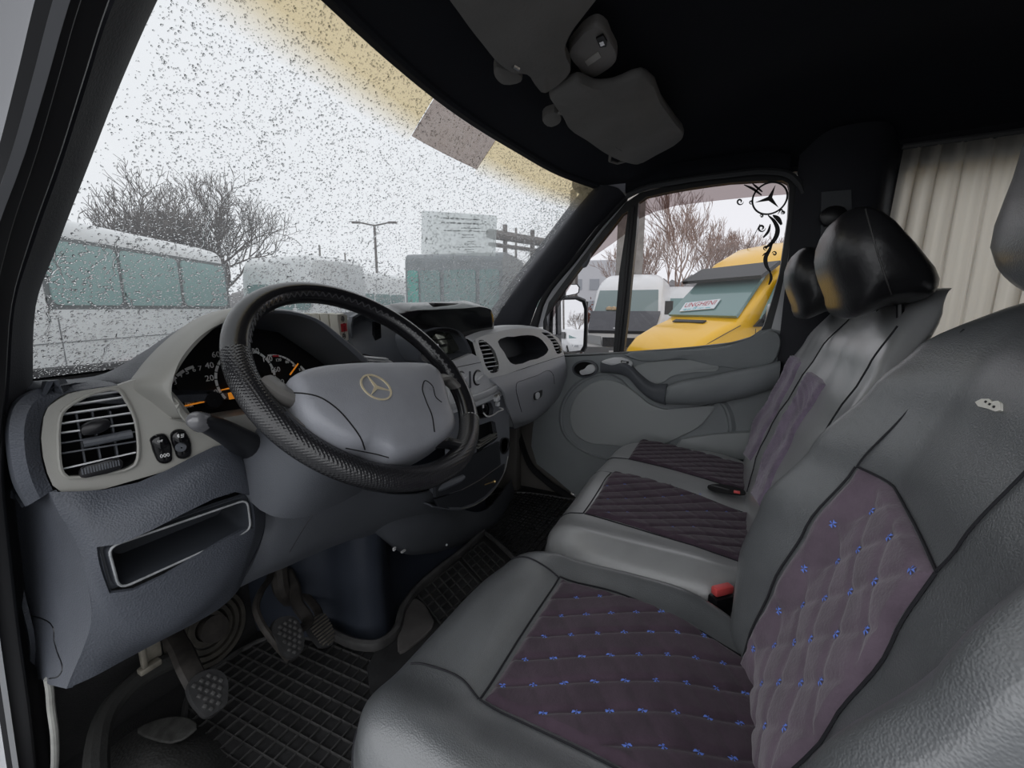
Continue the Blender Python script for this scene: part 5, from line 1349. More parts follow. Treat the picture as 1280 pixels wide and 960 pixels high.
# driver mat: rubber tray with raised grid
def M_(u, v, z=.145): return P(u, v, z=z)
mo = [(200, 1010), (245, 925), (262, 890), (290, 860), (300, 830), (340, 800), (420, 795), (455, 812), (480, 812), (500, 812), (540, 880), (520, 960), (480, 1060), (300, 1080)]
mz = .135
mat1 = thing('driver_rubber_mat', V(.5, .85, mz), 'black rubber driver mat with a raised grid of square cells', 'floor mat', 'rubber floor mats')
mo3 = [V(.365, .96, mz), V(.30, .80, mz), V(.30, .45, mz), V(.45, .30, mz), V(.78, .30, mz), V(.78, .76, mz), V(.71, .81, mz), V(.66, .90, mz), V(.62, 1.02, mz), V(.42, 1.04, mz)]
mb = MB(); plate(mb, smooth_loop(mo3, 4), back=(0, 0, -1), t=.012); mb.build('mat_base', M_rubber, mat1)
lpm = smooth_loop(mo3, 4); mb = MB(); mb.tube(lpm + [lpm[0]], .0075, 8, cap=False); mb.build('mat_rim', M_rubber2, mat1)
poly2 = [(p[0], p[1]) for p in lpm]
def clip_line(o, d, poly, L0=-2, L1=2):
    ts = []
    for i in range(len(poly)):
        a = np.array(poly[i]); b = np.array(poly[(i + 1) % len(poly)]); e = b - a
        den = d[0] * e[1] - d[1] * e[0]
        if abs(den) < 1e-9: continue
        w_ = a - o; t = (w_[0] * e[1] - w_[1] * e[0]) / den; s = (w_[0] * d[1] - w_[1] * d[0]) / den
        if 0 <= s < 1: ts.append(t)
    ts.sort(); return [(ts[i], ts[i + 1]) for i in range(0, len(ts) - 1, 2)]
ga = math.radians(3)
for dirn, nrm_ in ((V(math.cos(ga), math.sin(ga)), V(-math.sin(ga), math.cos(ga))), (V(-math.sin(ga), math.cos(ga)), V(math.cos(ga), math.sin(ga)))):
    for k in range(-24, 25):
        o2 = np.array([.52, .70]) + nrm_ * k * .029
        for t0, t1 in clip_line(o2, dirn, poly2):
            t0 += .012; t1 -= .012
            if t1 - t0 < .03: continue
            a = o2 + dirn * t0; b = o2 + dirn * t1
            m = MB(); m.box(((a[0] + b[0]) / 2, (a[1] + b[1]) / 2, mz + .0035), (t1 - t0, .0024, .007), ax=[V(dirn[0], dirn[1], 0), V(-dirn[1], dirn[0], 0), V(0, 0, 1)], bev=.001); m.build('rib', M_rubber2, mat1)
# centre tray mat with rim, running on top of the tunnel foot
t2 = [(494, 812), (500, 780), (512, 752), (545, 722), (606, 668), (640, 690), (650, 720), (560, 830), (500, 860)]
mat2 = thing('centre_rubber_mat', M_(560, 740, .15), 'black rubber centre mat tray with grid cells between the two footwells', 'floor mat', 'rubber floor mats')
tz = .16
c2_ = [P(u, v, z=tz) for u, v in ((470, 812), (492, 800), (503, 768), (520, 742), (548, 718), (580, 693), (606, 668), (640, 690), (660, 720), (600, 800), (530, 870), (480, 880))]
l2 = smooth_loop(c2_, 3)
mb = MB(); plate(mb, l2, back=(0, 0, -1), t=.012); mb.build('mat_base', M_rubber, mat2)
rim2 = list(crom([P(u, v, z=tz + .012) for u, v in ((405, 783), (425, 797), (450, 806), (472, 806), (492, 793), (503, 763), (520, 738), (548, 713), (580, 688), (604, 665))], 5))
mb = MB(); mb.tube(rim2, .011, 8, flat=1.4); o = mb.build('mat_rim', M_rubber2, mat2); o['label'] = 'raised shiny rim along the tunnel'
rim3 = list(crom([P(u, v, z=tz + .010) for u, v in ((606, 666), (618, 675), (632, 688), (645, 700))], 4)); mb = MB(); mb.tube(rim3, .008, 8); mb.build('mat_rim', M_rubber2, mat2)
# smooth worn heel patch and bordered grids
mb = MB(); pillow(mb, smooth_loop([P(u, v, z=tz + .002) for u, v in ((497, 800), (506, 768), (516, 750), (524, 752), (538, 770), (543, 780), (520, 806), (500, 818))], 3), .008, n=(0, 0, 1)); o = mb.build('heel_patch', mat('worn shiny rubber', (.085, .08, .078), .38, .2, 60, var=.3, vscale=12), mat2); o['label'] = 'smooth worn grey patch'
def quadgrid(q, nu, nv, root, z, wd=.003, h=.006):
    q = [P(u, v, z=z) for u, v in q]
    for i in range(nu + 1):
        a = lerp(q[0], q[1], i / nu); b = lerp(q[3], q[2], i / nu); ax = unit(b - a); m = MB(); m.box(lerp(a, b, .5), (np.linalg.norm(b - a), wd, h), ax=[ax, np.cross(V(0, 0, 1), ax), V(0, 0, 1)]); m.build('rib', M_rubber2, root)
    for j in range(nv + 1):
        a = lerp(q[0], q[3], j / nv); b = lerp(q[1], q[2], j / nv); ax = unit(b - a); m = MB(); m.box(lerp(a, b, .5), (np.linalg.norm(b - a), wd, h), ax=[ax, np.cross(V(0, 0, 1), ax), V(0, 0, 1)]); m.build('rib', M_rubber2, root)
quadgrid(((521, 742), (574, 702), (606, 738), (556, 786)), 6, 5, mat2, tz + .003)
quadgrid(((578, 697), (604, 677), (632, 704), (607, 730)), 4, 5, mat2, tz + .003)
# passenger mat
mat3 = thing('passenger_rubber_mat', V(1.4, .75, .125), 'black ribbed rubber mat in the passenger footwell', 'floor mat', 'rubber floor mats')
p3 = [(.98, .42), (.98, .86), (1.02, .98), (1.60, 1.00), (1.72, .86), (1.765, .64), (1.765, .42)]
l3 = smooth_loop([V(x, y, .133) for x, y in p3], 3)
mb = MB(); plate(mb, l3, back=(0, 0, -1), t=.012); mb.build('mat_base', M_rubber, mat3); mb = MB(); mb.tube(l3 + [l3[0]], .007, 8, cap=False); mb.build('mat_rim', M_rubber, mat3)
pp = [(p[0], p[1]) for p in l3]
for k in range(-14, 15):
    o2 = np.array([1.38, .70 + k * .021])
    for t0, t1 in clip_line(o2, V(1, 0), pp):
        t0 += .012; t1 -= .012
        if t1 - t0 > .04: m = MB(); m.box((1.38 + (t0 + t1) / 2, o2[1], .136), (t1 - t0, .004, .007), bev=.001); m.build('rib', M_rubber, mat3)
for k in range(-15, 16):
    o2 = np.array([1.38 + k * .0235, .70])
    for t0, t1 in clip_line(o2, V(0, 1), pp):
        t0 += .012; t1 -= .012
        if t1 - t0 > .04: m = MB(); m.box((o2[0], .70 + (t0 + t1) / 2, .1345), (.0025, t1 - t0, .005)); m.build('rib', M_rubber, mat3)
# door sill lip at the passenger side
sil = [P(u, v, x=1.78) for u, v in ((640, 520), (652, 560), (662, 585), (684, 606), (716, 628))]
mb = MB(); patch(mb, [sil, [p + V(.03, 0, .015) for p in sil], [p + V(.05, 0, -.01) for p in sil]], 4, .008); tag(mb.build('trim_12', M_seal), 'black step seal at the foot of the passenger door', kind='structure')

# left footwell: vinyl floor bump, felt rolls
vb = [[V(.20, .98, .12), V(.24, 1.00, .16), V(.30, 1.0, .17), V(.36, .98, .15), V(.40, .95, .12)],
      [V(.18, .85, .13), V(.23, .86, .19), V(.28, .87, .20), V(.34, .86, .17), V(.38, .83, .13)],
      [V(.17, .68, .13), V(.21, .70, .20), V(.26, .70, .21), V(.31, .68, .18), V(.34, .66, .13)],
      [V(.16, .40, .12), V(.20, .40, .17), V(.25, .40, .18), V(.29, .40, .16), V(.32, .40, .12)]]
mb = MB(); patch(mb, vb, 6, .006, toward=(.3, .7, 2)); tag(mb.build('floor_cover', M_vinyl), 'black moulded vinyl floor cover humped over the left footwell', 'floor cover')
rl_ = [P(u, v, y=.98) for u, v in ((60, 935), (85, 905), (120, 880), (150, 874), (180, 880), (215, 868), (260, 850))]
mb = MB(); mb.tube(list(crom([V(.19, .75, .19), V(.22, .92, .22), V(.27, 1.0, .245), V(.33, 1.03, .25), V(.40, 1.04, .235), V(.48, 1.05, .22)], 5)), .018, 10); tag(mb.build('felt_roll', mat('dark felt', (.028, .028, .027), .95, .6, 200, var=.3)), 'dark rolled edge of felt at the foot of the bulkhead', 'felt')
mb = MB(); pillow(mb, smooth_loop([P(u, v, z=.20) for u, v in ((172, 912), (200, 900), (232, 898), (246, 912), (228, 926), (190, 925))], 3), .004, n=(0, 0, 1)); tag(mb.build('floor_plug', mat('dusty vinyl', (.035, .035, .033), .7, .4, 120, var=.5, vscale=50)), 'dusty worn patch pad on the left footwell cover', 'pad')
# metal clip and grommet behind the pedals
grm = thing('steering_shaft_boot', P(275, 780, y=1.06), 'dirty ringed rubber boot on the bulkhead behind the clutch pedal', 'boot')
for k in range(4):
    mb = MB(); c = P(258, 785, y=1.06 - .008 * k); mb.lathe([(.085 - .016 * k, 0), (.088 - .016 * k, -.004), (.085 - .016 * k, -.010), (.076 - .016 * k, -.010), (.074 - .016 * k, 0)], c, V(0, 1, -.3), 32); mb.build('boot_ring', mat('dusty boot rubber', (.040, .036, .030), .8, .4, 90, var=.4, vscale=30), grm)
mb = MB(); mb.lathe([(.001, -.04), (.03, -.04), (.034, 0)], P(258, 785, y=1.06), V(0, 1, -.3), 20); mb.build('boot_core', M_rust, grm)
brk = thing('metal_bracket', P(186, 820, y=.95), 'pale metal bracket hanging under the knee panel', 'bracket')
mb = MB(); mb.box(P(178, 818, y=.92), (.008, .012, .055), bev=.002); mb.box(P(187, 833, y=.92), (.034, .016, .012), bev=.003); mb.box(P(190, 812, y=.94), (.024, .02, .035), bev=.004); mb.build('bracket_body', mat('pale steel', (.26, .24, .20), .5, metal=.4, var=.3, vscale=40), brk)

# pedals
def pedal(name, label, pad_px, y, z_, arm, rows, cols, m=M_rubber):
    pts = [P(u, v, y=y) for u, v in pad_px]
    c = np.mean(pts, 0); n = unit(np.cross(pts[1] - pts[0], pts[-1] - pts[0])); n = n if n[1] < 0 else -n
    return pts, c, n
pn = unit(V(0, -.75, .66))
def pedal2(name, label, ctr, outline_px, arm_pts, arm_r, nub, guard=None):
    pl = (ctr, pn); t = thing(name, ctr, label, 'pedal', 'driver pedals')
    lp = smooth_loop([P(u, v, pl=pl) for u, v in outline_px], 3)
    mb = MB(); pillow(mb, lp, .012, n=pn, prof=[(.96, -.6), (1, 0), (1, .6), (.97, 1), (.02, 1.05)]); p_ = mb.build('pedal_pad', M_rubber, t)
    x1 = unit(np.cross(V(0, 0, 1), pn)); x1 = V(1, 0, 0); y1 = np.cross(pn, x1); y1 = y1 if y1[2] > 0 else -y1
    poly = [((p - ctr) @ x1, (p - ctr) @ y1) for p in lp]
    if nub == 'nub':
        for i in range(-5, 6):
            for j in range(-5, 6):
                a, b = i * .012 + (j % 2) * .006, j * .010
                if in_poly(a * 1.25, b * 1.25, poly): m = MB(); m.box(ctr + x1 * a + y1 * b + pn * .014, (.006, .0075, .005), ax=[unit(x1 + y1 * .5), unit(y1 - x1 * .5), pn], bev=.001); m.build('pad_nub', M_rubber2, p_)
    else:
        for j in range(-8, 9):
            b = j * .0075; xs = [a for a in np.linspace(-.1, .1, 80) if in_poly(a * 1.05, b * 1.1, poly)]
            if xs: m = MB(); m.box(ctr + x1 * (xs[0] + xs[-1]) / 2 + y1 * b + pn * .014, (max(.01, xs[-1] - xs[0]), .0038, .006), ax=[x1, y1, pn], bev=.001); m.build('pad_rib', mat('dusty pedal rubber', (.08, .072, .058), .7, .3, 100, var=.4, vscale=50), p_)
    mb = MB(); mb.tube(list(crom(arm_pts, 5)), arm_r, 8, flat=.5); mb.build('pedal_arm', M_rust, t)
    return t
cl = P(255, 866, y=.80)
pedal2('clutch_pedal', 'left pedal, dark rounded clutch pad on a flat black arm', cl, [(232, 858), (238, 848), (252, 840), (268, 838), (280, 846), (283, 868), (280, 884), (268, 893), (258, 899), (246, 890), (235, 874)], [cl + V(0, .01, .0), P(238, 838, y=.83), P(228, 815, y=.88), P(215, 790, y=.95), P(210, 760, y=1.0)], .020, 'nub')
bk = P(365, 795, y=.80)
tb_ = pedal2('brake_pedal', 'middle pedal, studded rubber brake pad on a curved steel arm', bk, [(337, 790), (340, 778), (352, 772), (366, 773), (374, 785), (378, 803), (374, 818), (364, 825), (352, 816), (342, 802)], [bk + V(0, .01, 0), P(385, 775, y=.84), P(372, 755, y=.88), P(368, 735, y=.92), P(358, 715, y=.96)], .014, 'nub')
mb = MB(); mb.tube(list(crom([P(360, 823, y=.80), P(341, 800, y=.81), P(326, 778, y=.84), P(320, 760, y=.87), P(326, 740, y=.90), P(336, 725, y=.93), P(340, 712, y=.96)], 5)), .0075, 8); mb.build('side_bar', M_rust, tb_)
ac = P(402, 791, y=.82)
pedal2('accelerator_pedal', 'right pedal, small ribbed accelerator pad dusted pale', ac, [(382, 776), (393, 770), (403, 768), (409, 778), (416, 800), (414, 806), (400, 810), (393, 803)], [ac + V(0, .01, 0), P(398, 765, y=.88), P(380, 740, y=.95), P(372, 715, y=1.0)], .010, 'rib')
mb = MB(); mb.tube(list(crom([P(348, 705, y=.96), P(352, 735, y=.94), P(362, 748, y=.95)], 4)), .020, 10); tag(mb.build('pedal_bracket', M_rust), 'rusty pedal bracket under the column above the brake pedal', 'bracket')
# ============================================================ SEATS
def superloop(cx, cy, wx, wy, e=5.0, n=96):
    out = []
    for a in np.linspace(0, 2 * PI, n, endpoint=False):
        c, s = math.cos(a), math.sin(a)
        out.append(V(cx + wx * np.sign(c) * abs(c) ** (2 / e), cy + wy * np.sign(s) * abs(s) ** (2 / e), 0))
    return out
def cushion(mb, cx, cy, wx, wy, top, zbot, drop=.055, e=5.0, n=112, edge=.80):
    lp = superloop(cx, cy, wx, wy, e, n); c = V(cx, cy, 0); rings = []
    for k in list(np.linspace(0.01, edge, 16)) + list(edge + (1 - edge) * np.sin(np.linspace(0, PI / 2, 12)[1:])):
        f = 0 if k <= edge else 1 - math.sqrt(max(0, 1 - ((k - edge) / (1 - edge)) ** 2))
        rings.append([V(*(c + (p - c) * k)[:2], top(*(c + (p - c) * k)[:2]) - drop * f) for p in lp])
    last = rings[-1]; bulge = []
    for q, (o_, dz_) in enumerate(((.006, .02), (.010, .05), (.008, .09), (0, .13), (-.012, .15))):
        rings.append([V(*(p + unit(V(p[0] - cx, p[1] - cy, 0)) * o_)[:2], max(zbot, p[2] - dz_)) for p in last])
    rings.append([V(p[0], p[1], zbot) for p in rings[-1]])
    mb.grid(rings, closev=True); mb.f.append(tuple(mb.n - len(lp) + k for k in range(len(lp)))); return mb
def gs(x, c, s): return math.exp(-((x - c) / s) ** 2)

# ---------------- driver seat
dtop = lambda x, y: .474 + .030 * gs(x, .335, .055) + .022 * gs(x, .765, .035) + .010 * sstep(.22, .30, y) - .5 * max(0, y - .30) ** 2 - .02 * sstep(.05, -.08, y) + .010 * gs(y, .10, .15)
ds = thing('driver_seat', (.53, .12, .12), 'driver seat in black grained leatherette with plum quilted centre panels and blue stitching', 'seat')
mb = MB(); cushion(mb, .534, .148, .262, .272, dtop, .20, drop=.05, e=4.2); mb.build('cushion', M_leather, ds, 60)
mb = MB(); mb.box((.53, .12, .165), (.42, .42, .09), bev=.01); mb.build('seat_base', M_black, ds)
def quilted(x0f, x1f, y0, y1, surf, groove, nx, ny, name, root, m=M_quilt, lift=.004, puff=.006, back=None):
    """grid panel over surf(u,v)->(point,normal) with u from x0f(v)..x1f(v)"""
    rows = []
    for j in range(ny + 1):
        v = lerp(y0, y1, j / ny); r = []
        for i in range(nx + 1):
            u = lerp(x0f(v), x1f(v), i / nx); p, n = surf(u, v)
            ed = min(i, nx - i, j, ny - j) / 3.0
            r.append(p + n * ((lift + puff * groove(u, v)) * min(1, ed) - (.004 if ed == 0 else 0)))
        rows.append(r)
    m_ = MB(); m_.grid(rows); return m_.build(name, m, root, 80)
def lat(o, e1, e2):
    Mx = np.linalg.inv(np.array([[e1[0], e2[0]], [e1[1], e2[1]]]))
    return lambda x, y: Mx @ (np.array([x, y]) - np.array(o))
def puffn(d, w):   # d = distance (m) to the nearest seam
    return 1 - math.exp(-(d / w) ** 2)
L1 = lat((.448, .243), (.0205, -.0375), (.0555, -.008))
def groove_d(x, y):
    a, b = L1(x, y); fb = abs(b - round(b)) * .055; s_ = a + b; fa = abs(s_ - round(s_)) * .034
    return .75 * puffn(fb, .0055) + .25 * puffn(fa, .004)
def dsurf(x, y):
    h = 1e-3; z = dtop(x, y); n = unit(V(-(dtop(x + h, y) - z) / h, -(dtop(x, y + h) - z) / h, 1)); return V(x, y, z), n
xl_ = lambda y: .418 - .010 * sstep(.25, -.08, y); xr_ = lambda y: .712 - .03 * sstep(.12, -.08, y)
qp = quilted(xl_, xr_, .256, -.098, dsurf, groove_d, 96, 110, 'centre_panel', ds); qp['label'] = 'plum quilted suede centre panel of the cushion'
def bow_mesh(m, p, n, t, s=.0052):
    b = np.cross(n, t)
    for q in (-1, 1):
        m.add([p + n * .0012, p + t * s * q + b * s * .6, p + t * s * q * .8 + n * .001, p + t * s * q - b * s * .6], [(0, 1, 2), (0, 2, 3)])
    for q in (-1, 1):
        m.add([p + n * .0014, p + b * s * .9 * q + t * s * .25, p + b * s * .9 * q - t * s * .25], [(0, 1, 2)])
BT = rnd
def bows(root, o, e1, e2, surf, groove, inside, R=16, s=.0064, lift=.0052):
    e1 = np.array(e1); e2 = np.array(e2); k = 0
    for i in range(-R, R):
        for j in range(-R, R):
            x, y = np.array(o) + e1 * i + e2 * j
            if not inside(x, y): continue
            p, n = surf(x, y); a = rnd.uniform(0, PI); t = unit(np.cross(n, V(math.cos(a), math.sin(a), .2)))
            m = MB(); bow_mesh(m, p + n * lift, n, t, s); m.build('stitch_bow', M_bow, root, smooth=0); k += 1
    return k
bows(qp, (.448, .243), (.0205, -.0375), (.0555, -.008), dsurf, groove_d, lambda x, y: -.085 < y < .248 and xl_(y) + .012 < x < xr_(y) - .010)
def seam(root, pts, surf, m=M_thread, r=.0016, lift=.001, name='seam'):
    q = []
    for a, b in crom(np.array(pts), 6): p, n = surf(a, b); q.append(p + n * lift)
    mb = MB(); mb.tube(q, r, 5); return mb.build(name, m, root)
def top_surf(f, cx, cy, wx, wy, e, drop, edge):
    def s(x, y):
        k = (abs((x - cx) / wx) ** e + abs((y - cy) / wy) ** e) ** (1 / e)
        fz = 0 if k <= edge else 1 - math.sqrt(max(0, 1 - ((min(k, .999) - edge) / (1 - edge)) ** 2))
        z = f(x, y) - drop * fz; g_ = V(-(f(x + 1e-3, y) - f(x, y)) / 1e-3, -(f(x, y + 1e-3) - f(x, y)) / 1e-3, 1)
        if fz > 0: g_ = g_ + V(x - cx, y - cy, 0) * 6 * fz
        return V(x, y, z), unit(g_)
    return s
dS = top_surf(dtop, .534, .148, .262, .272, 4.2, .05, .80)
seam(ds, [(.415, .262), (.43, .30), (.43, .35), (.425, .385)], dS)
seam(ds, [(.712, .262), (.725, .30), (.735, .34), (.74, .378)], dS)
seam(ds, [(.415, .26), (.411, .15), (.408, .05), (.408, -.09)], dS)
seam(ds, [(.714, .26), (.716, .15), (.70, .05), (.685, -.09)], dS)
seam(ds, [(.416, .260), (.56, .262), (.712, .260)], dS)
# cushion piping round the lower edge
lpz = superloop(.534, .148, .266, .276, 4.2, 96); mb = MB(); q = [V(p[0], p[1], dtop(p[0], p[1]) - .065) for p in lpz]; mb.tube(q + [q[0]], .0022, 5, cap=False); mb.build('piping', M_thread, ds)

def interp(tab, z):
    if z <= tab[0][0]: return tab[0][1]
    for (a, b), (c, d) in zip(tab, tab[1:]):
        if z <= c:
            t = (z - a) / (c - a); return lerp(b, d, t * t * (3 - 2 * t) * .5 + t * .5)
    return tab[-1][1]
edge_t = [(.40, -.03), (.47, -.03), (.6, -.032), (.7, -.055), (.8, -.112), (.9, -.170), (.95, -.203), (1.0, -.245), (1.05, -.28)]
cen_t = [(.40, -.06), (.5, -.08), (.6, -.117), (.7, -.154), (.8, -.190), (.9, -.224), (1.0, -.262), (1.05, -.285)]
def back_front(cx, wx):
    def f(x, z):
        k = min(1, abs(x - cx) / wx); e = interp(edge_t, z); c = interp(cen_t, z)
        return lerp(c, e, sstep(.45, .92, k))
    return f
def backrest(mb, cx, wx, ff, z0, z1, thick=.13, nz=40, nseg=72, wtop=.8, rtop=.06):
    rings = []
    zs = list(np.linspace(z0, z1 - rtop, nz)) + list(z1 - rtop + rtop * np.sin(np.linspace(0, PI / 2, 9)[1:]))
    for z in zs:
        k = 1.0
        if z > z1 - rtop: k = math.sqrt(max(0.0, 1 - ((z - z1 + rtop) / rtop) ** 2))
        wd = wx * (1 - (1 - wtop) * sstep(z0 + (z1 - z0) * .62, z1, z)); wd = wd - rtop * .9 * (1 - k)
        th = max(.006, thick * (0.15 + .85 * k)); r = []
        for a in np.linspace(0, 2 * PI, nseg, endpoint=False):
            c, s = math.cos(a), math.sin(a)
            x = cx + wd * np.sign(c) * abs(c) ** .42
            y0 = ff(cx + (x - cx) * wx / max(wd, 1e-3) * .985, z) - thick * (1 - k) * .35
            s2 = np.sign(s) * abs(s) ** .55
            y = y0 - .035 * (1 - max(0, s2)) * 1.0 if s2 >= 0 else y0 - .035 + s2 * (th - .035)
            r.append(V(x, y, z))
        rings.append(r)
    mb.grid(rings, closev=True); mb.f.append(tuple(range(nseg))); mb.f.append(tuple(mb.n - 1 - k for k in range(nseg))); return mb
dff = back_front(.515, .25)
mb = MB(); backrest(mb, .515, .255, dff, .40, 1.012, wtop=.86, rtop=.07); mb.build('backrest', M_leather, ds, 60)
def bsurf(ff):
    def s(x, z):
        h = 2e-3; y = ff(x, z); n = unit(V(-(ff(x + h, z) - y) / h, 1, -(ff(x, z + h) - y) / h)); return V(x, y, z), n
    return s
bS = bsurf(dff)
plD = (V(.5, -.08, .5), unit(V(0, .35, .13)))
# lattice in (x, up-plane) -> convert 'up' to z
ZU = .35 / .3734
L2 = lat((.625, .684), (-.033, .036), (-.033, -.036))
def groove_b(x, z):
    a, b = L2(x, z); fa = abs(a - round(a)) * .036; fb = abs(b - round(b)) * .036
    return .5 * puffn(fa, .0045) + .5 * puffn(fb, .0045)
def march(u, v, ff, x0, x1):
    """first hit of a pixel ray with a backrest front y = ff(x, z)"""
    r = P(u, v, d=1.0) - CAM; prev = None
    for k in range(400):
        t = .15 + 2.2 * k / 400; p = CAM + r * t
        if not (x0 < p[0] < x1): continue
        g = p[1] - ff(p[0], p[2])
        if prev is not None and prev[1] > 0 >= g:
            t = lerp(prev[0], t, prev[1] / (prev[1] - g)); p = CAM + r * t; return p[0], p[2]
        prev = (t, g)
def xz(u, v): return march(u, v, dff, .2, .85)
TR = xz(1075, 586); TL = xz(1168, 706); 
# panel bounds: right side edge (towards passenger) and left side edge as functions of z
def bR(z): return .676
def bL(z): return lerp(.450, .478, sstep(.60, .80, z))
ztop_ = lambda x: lerp(.785, .845, sstep(.34, .66, x))
rows = []; NZ, NX = 96, 84
for j in range(NZ + 1):
    r = []
    for i in range(NX + 1):
        z = lerp(.455, .80, j / NZ); x = lerp(bL(z), bR(z), i / NX)
        z = lerp(.455, lerp(.768, .796, (i / NX)) , j / NZ)
        p, n = bS(x, z); ed = min(i, NX - i, j, NZ - j) / 3.0
        r.append(p + n * ((.005 + .006 * groove_b(x, z)) * min(1, ed) - (.004 if ed == 0 else 0)))
    rows.append(r)
mb = MB(); mb.grid(rows); qb = mb.build('back_panel', M_quiltb, ds, 80); qb['label'] = 'plum quilted suede panel of the backrest'
def inb(x, z):
    return .50 < z < lerp(.755, .785, (x - bL(z)) / (bR(z) - bL(z))) and bL(z) + .012 < x < bR(z) - .010
bows(qb, (.625, .684), (-.033, .036), (-.033, -.036), bS, groove_b, inb, lift=.0075, s=.0052)
def bseam(pts, r=.0016, nm='seam', m=M_thread, ff=bS, root=ds): 
    return seam(root, pts, ff, m, r, .0015, nm)
bseam([(.676, .797), (.672, .84), (.671, .90), (.678, .955), (.682, .975)], .0013)
bseam([(.479, .769), (.472, .82), (.468, .87), (.46, .93), (.45, .97)], .0013)
bseam([(.478, .769), (.54, .779), (.61, .788), (.676, .797)], .0015)
bseam([(.677, .47), (.678, .6), (.678, .7), (.677, .796)], .0016)
bseam([(.452, .47), (.452, .6), (.462, .7), (.478, .768)], .0016)
# little raised badge
bq = [P(u, v, pl=(V(.45, -.187, .93) + V(0, .004, 0), unit(V(0, 1, .36)))) for u, v in ((1221, 501), (1231, 496), (1243, 496), (1248, 500), (1258, 499), (1262, 503), (1261, 514), (1254, 516), (1240, 511), (1226, 508))]
cbq = xz(1240, 506); pb_, nb_ = bS(*cbq); sh = (pb_ + nb_ * .002) - np.mean(bq, 0)
mb = MB(); plate(mb, [p + sh for p in bq], t=.003, back=-nb_); bd_ = mb.build('badge', M_badge, ds); bd_['label'] = 'small worn cream emblem sewn to the backrest'
mb = MB()
for k in range(3): mb.box(lerp(bq[1], bq[6], .30 + .22 * k) + sh + nb_ * .0008, (.0014, .0012, .0022), ax=[V(1, 0, 0), nb_, np.cross(V(1, 0, 0), nb_)])
mb.build('badge_strokes', M_black, bd_)
# driver headrest
def headrest(mb, prof, x0, x1, n=17, e=3.2):
    c = np.mean(prof, 0); L = []
    for t in np.linspace(-1, 1, n):
        t2 = math.sin(t * PI / 2); k = max(.02, (1 - abs(t2) ** e)) ** (1 / e)
        xx = lerp(x0, x1, (t2 + 1) / 2); L.append([V(xx, c[1] + (p[1] - c[1]) * k, c[2] + (p[2] - c[2]) * k) for p in prof])
    mb.grid(L, closev=True); mb.f.append(tuple(range(len(prof)))); mb.f.append(tuple(mb.n - 1 - k for k in range(len(prof)))); return mb
hp_ = smooth_loop([V(0, -.215, 1.03), V(0, -.235, 1.01), V(0, -.30, 1.01), V(0, -.345, 1.05), V(0, -.35, 1.14), V(0, -.33, 1.22), V(0, -.28, 1.245), V(0, -.235, 1.21), V(0, -.215, 1.12)], 4)
mb = MB(); headrest(mb, hp_, .385, .628); mb.build('headrest', M_leather, ds, 60)
for x in (.46, .56): mb = MB(); mb.tube([V(x, -.29, .98), V(x, -.29, 1.05)], .006, 8); mb.build('headrest_post', M_chrome, ds)

# ---------------- passenger bench (two places)
btop = lambda x, y: .482 + .010 * gs(x, 1.235, .06) - .004 * gs(x, 1.06, .1) - .004 * gs(x, 1.45, .1) - .9 * max(0, y - .26) ** 2 + .015 * gs(x, .885, .05) - .010 * sstep(.05, -.08, y)
bn = thing('passenger_bench', (1.28, .1, .12), 'double passenger bench in black leatherette with two plum quilted seat panels and slim back panels', 'seat')
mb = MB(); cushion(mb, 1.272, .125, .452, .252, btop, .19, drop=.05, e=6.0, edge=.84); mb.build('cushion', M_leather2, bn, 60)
mb = MB(); mb.box((1.27, .10, .16), (.80, .40, .09), bev=.01); mb.build('seat_base', M_black, bn)
bfs = top_surf(btop, 1.272, .125, .452, .252, 6.0, .05, .84)
def bdsurf(x, y): h = 1e-3; z = btop(x, y); return V(x, y, z), unit(V(-(btop(x + h, y) - z) / h, -(btop(x, y + h) - z) / h, 1))
L3 = lat((1.0, .29), (.024, -.045), (.050, -.012))
def groove_p(x, y):
    a, b = L3(x, y); fb = abs(b - round(b)) * .05; s_ = a + b; fa = abs(s_ - round(s_)) * .04
    return .8 * puffn(fb, .006) + .2 * puffn(fa, .004)
n1 = quilted(lambda y: 1.000 - .05 * sstep(.3, -.05, y), lambda y: 1.292 - .10 * sstep(.3, -.08, y), .302, -.090, bdsurf, groove_p, 80, 90, 'seat_panel', bn)
n1['label'] = 'plum quilted panel of the seat nearer the driver'
n2 = quilted(lambda y: 1.462 - .10 * sstep(.3, -.08, y), lambda y: 1.690 - .09 * sstep(.3, -.08, y), .290, -.090, bdsurf, groove_p, 70, 80, 'seat_panel', bn)
n2['label'] = 'plum quilted panel of the seat beside the door'
bows(n1, (1.0, .29), (.024, -.045), (.100, -.024), bdsurf, groove_p, lambda x, y: -.07 < y < .29 and 1.01 < x < 1.24 and rnd.random() < .8, s=.0038)
seam(bn, [(1.292, .305), (1.30, .33), (1.30, .36)], bfs); seam(bn, [(1.0, .305), (.995, .33), (.99, .36)], bfs); seam(bn, [(1.462, .292), (1.465, .33), (1.465, .36)], bfs)
seam(bn, [(1.0, .304), (1.15, .306), (1.292, .304)], bfs); seam(bn, [(1.0, .30), (.975, .15), (.95, 0), (.945, -.08)], bfs); seam(bn, [(1.292, .30), (1.26, .15), (1.205, 0), (1.19, -.08)], bfs); seam(bn, [(1.462, .29), (1.43, .15), (1.375, 0), (1.36, -.08)], bfs)
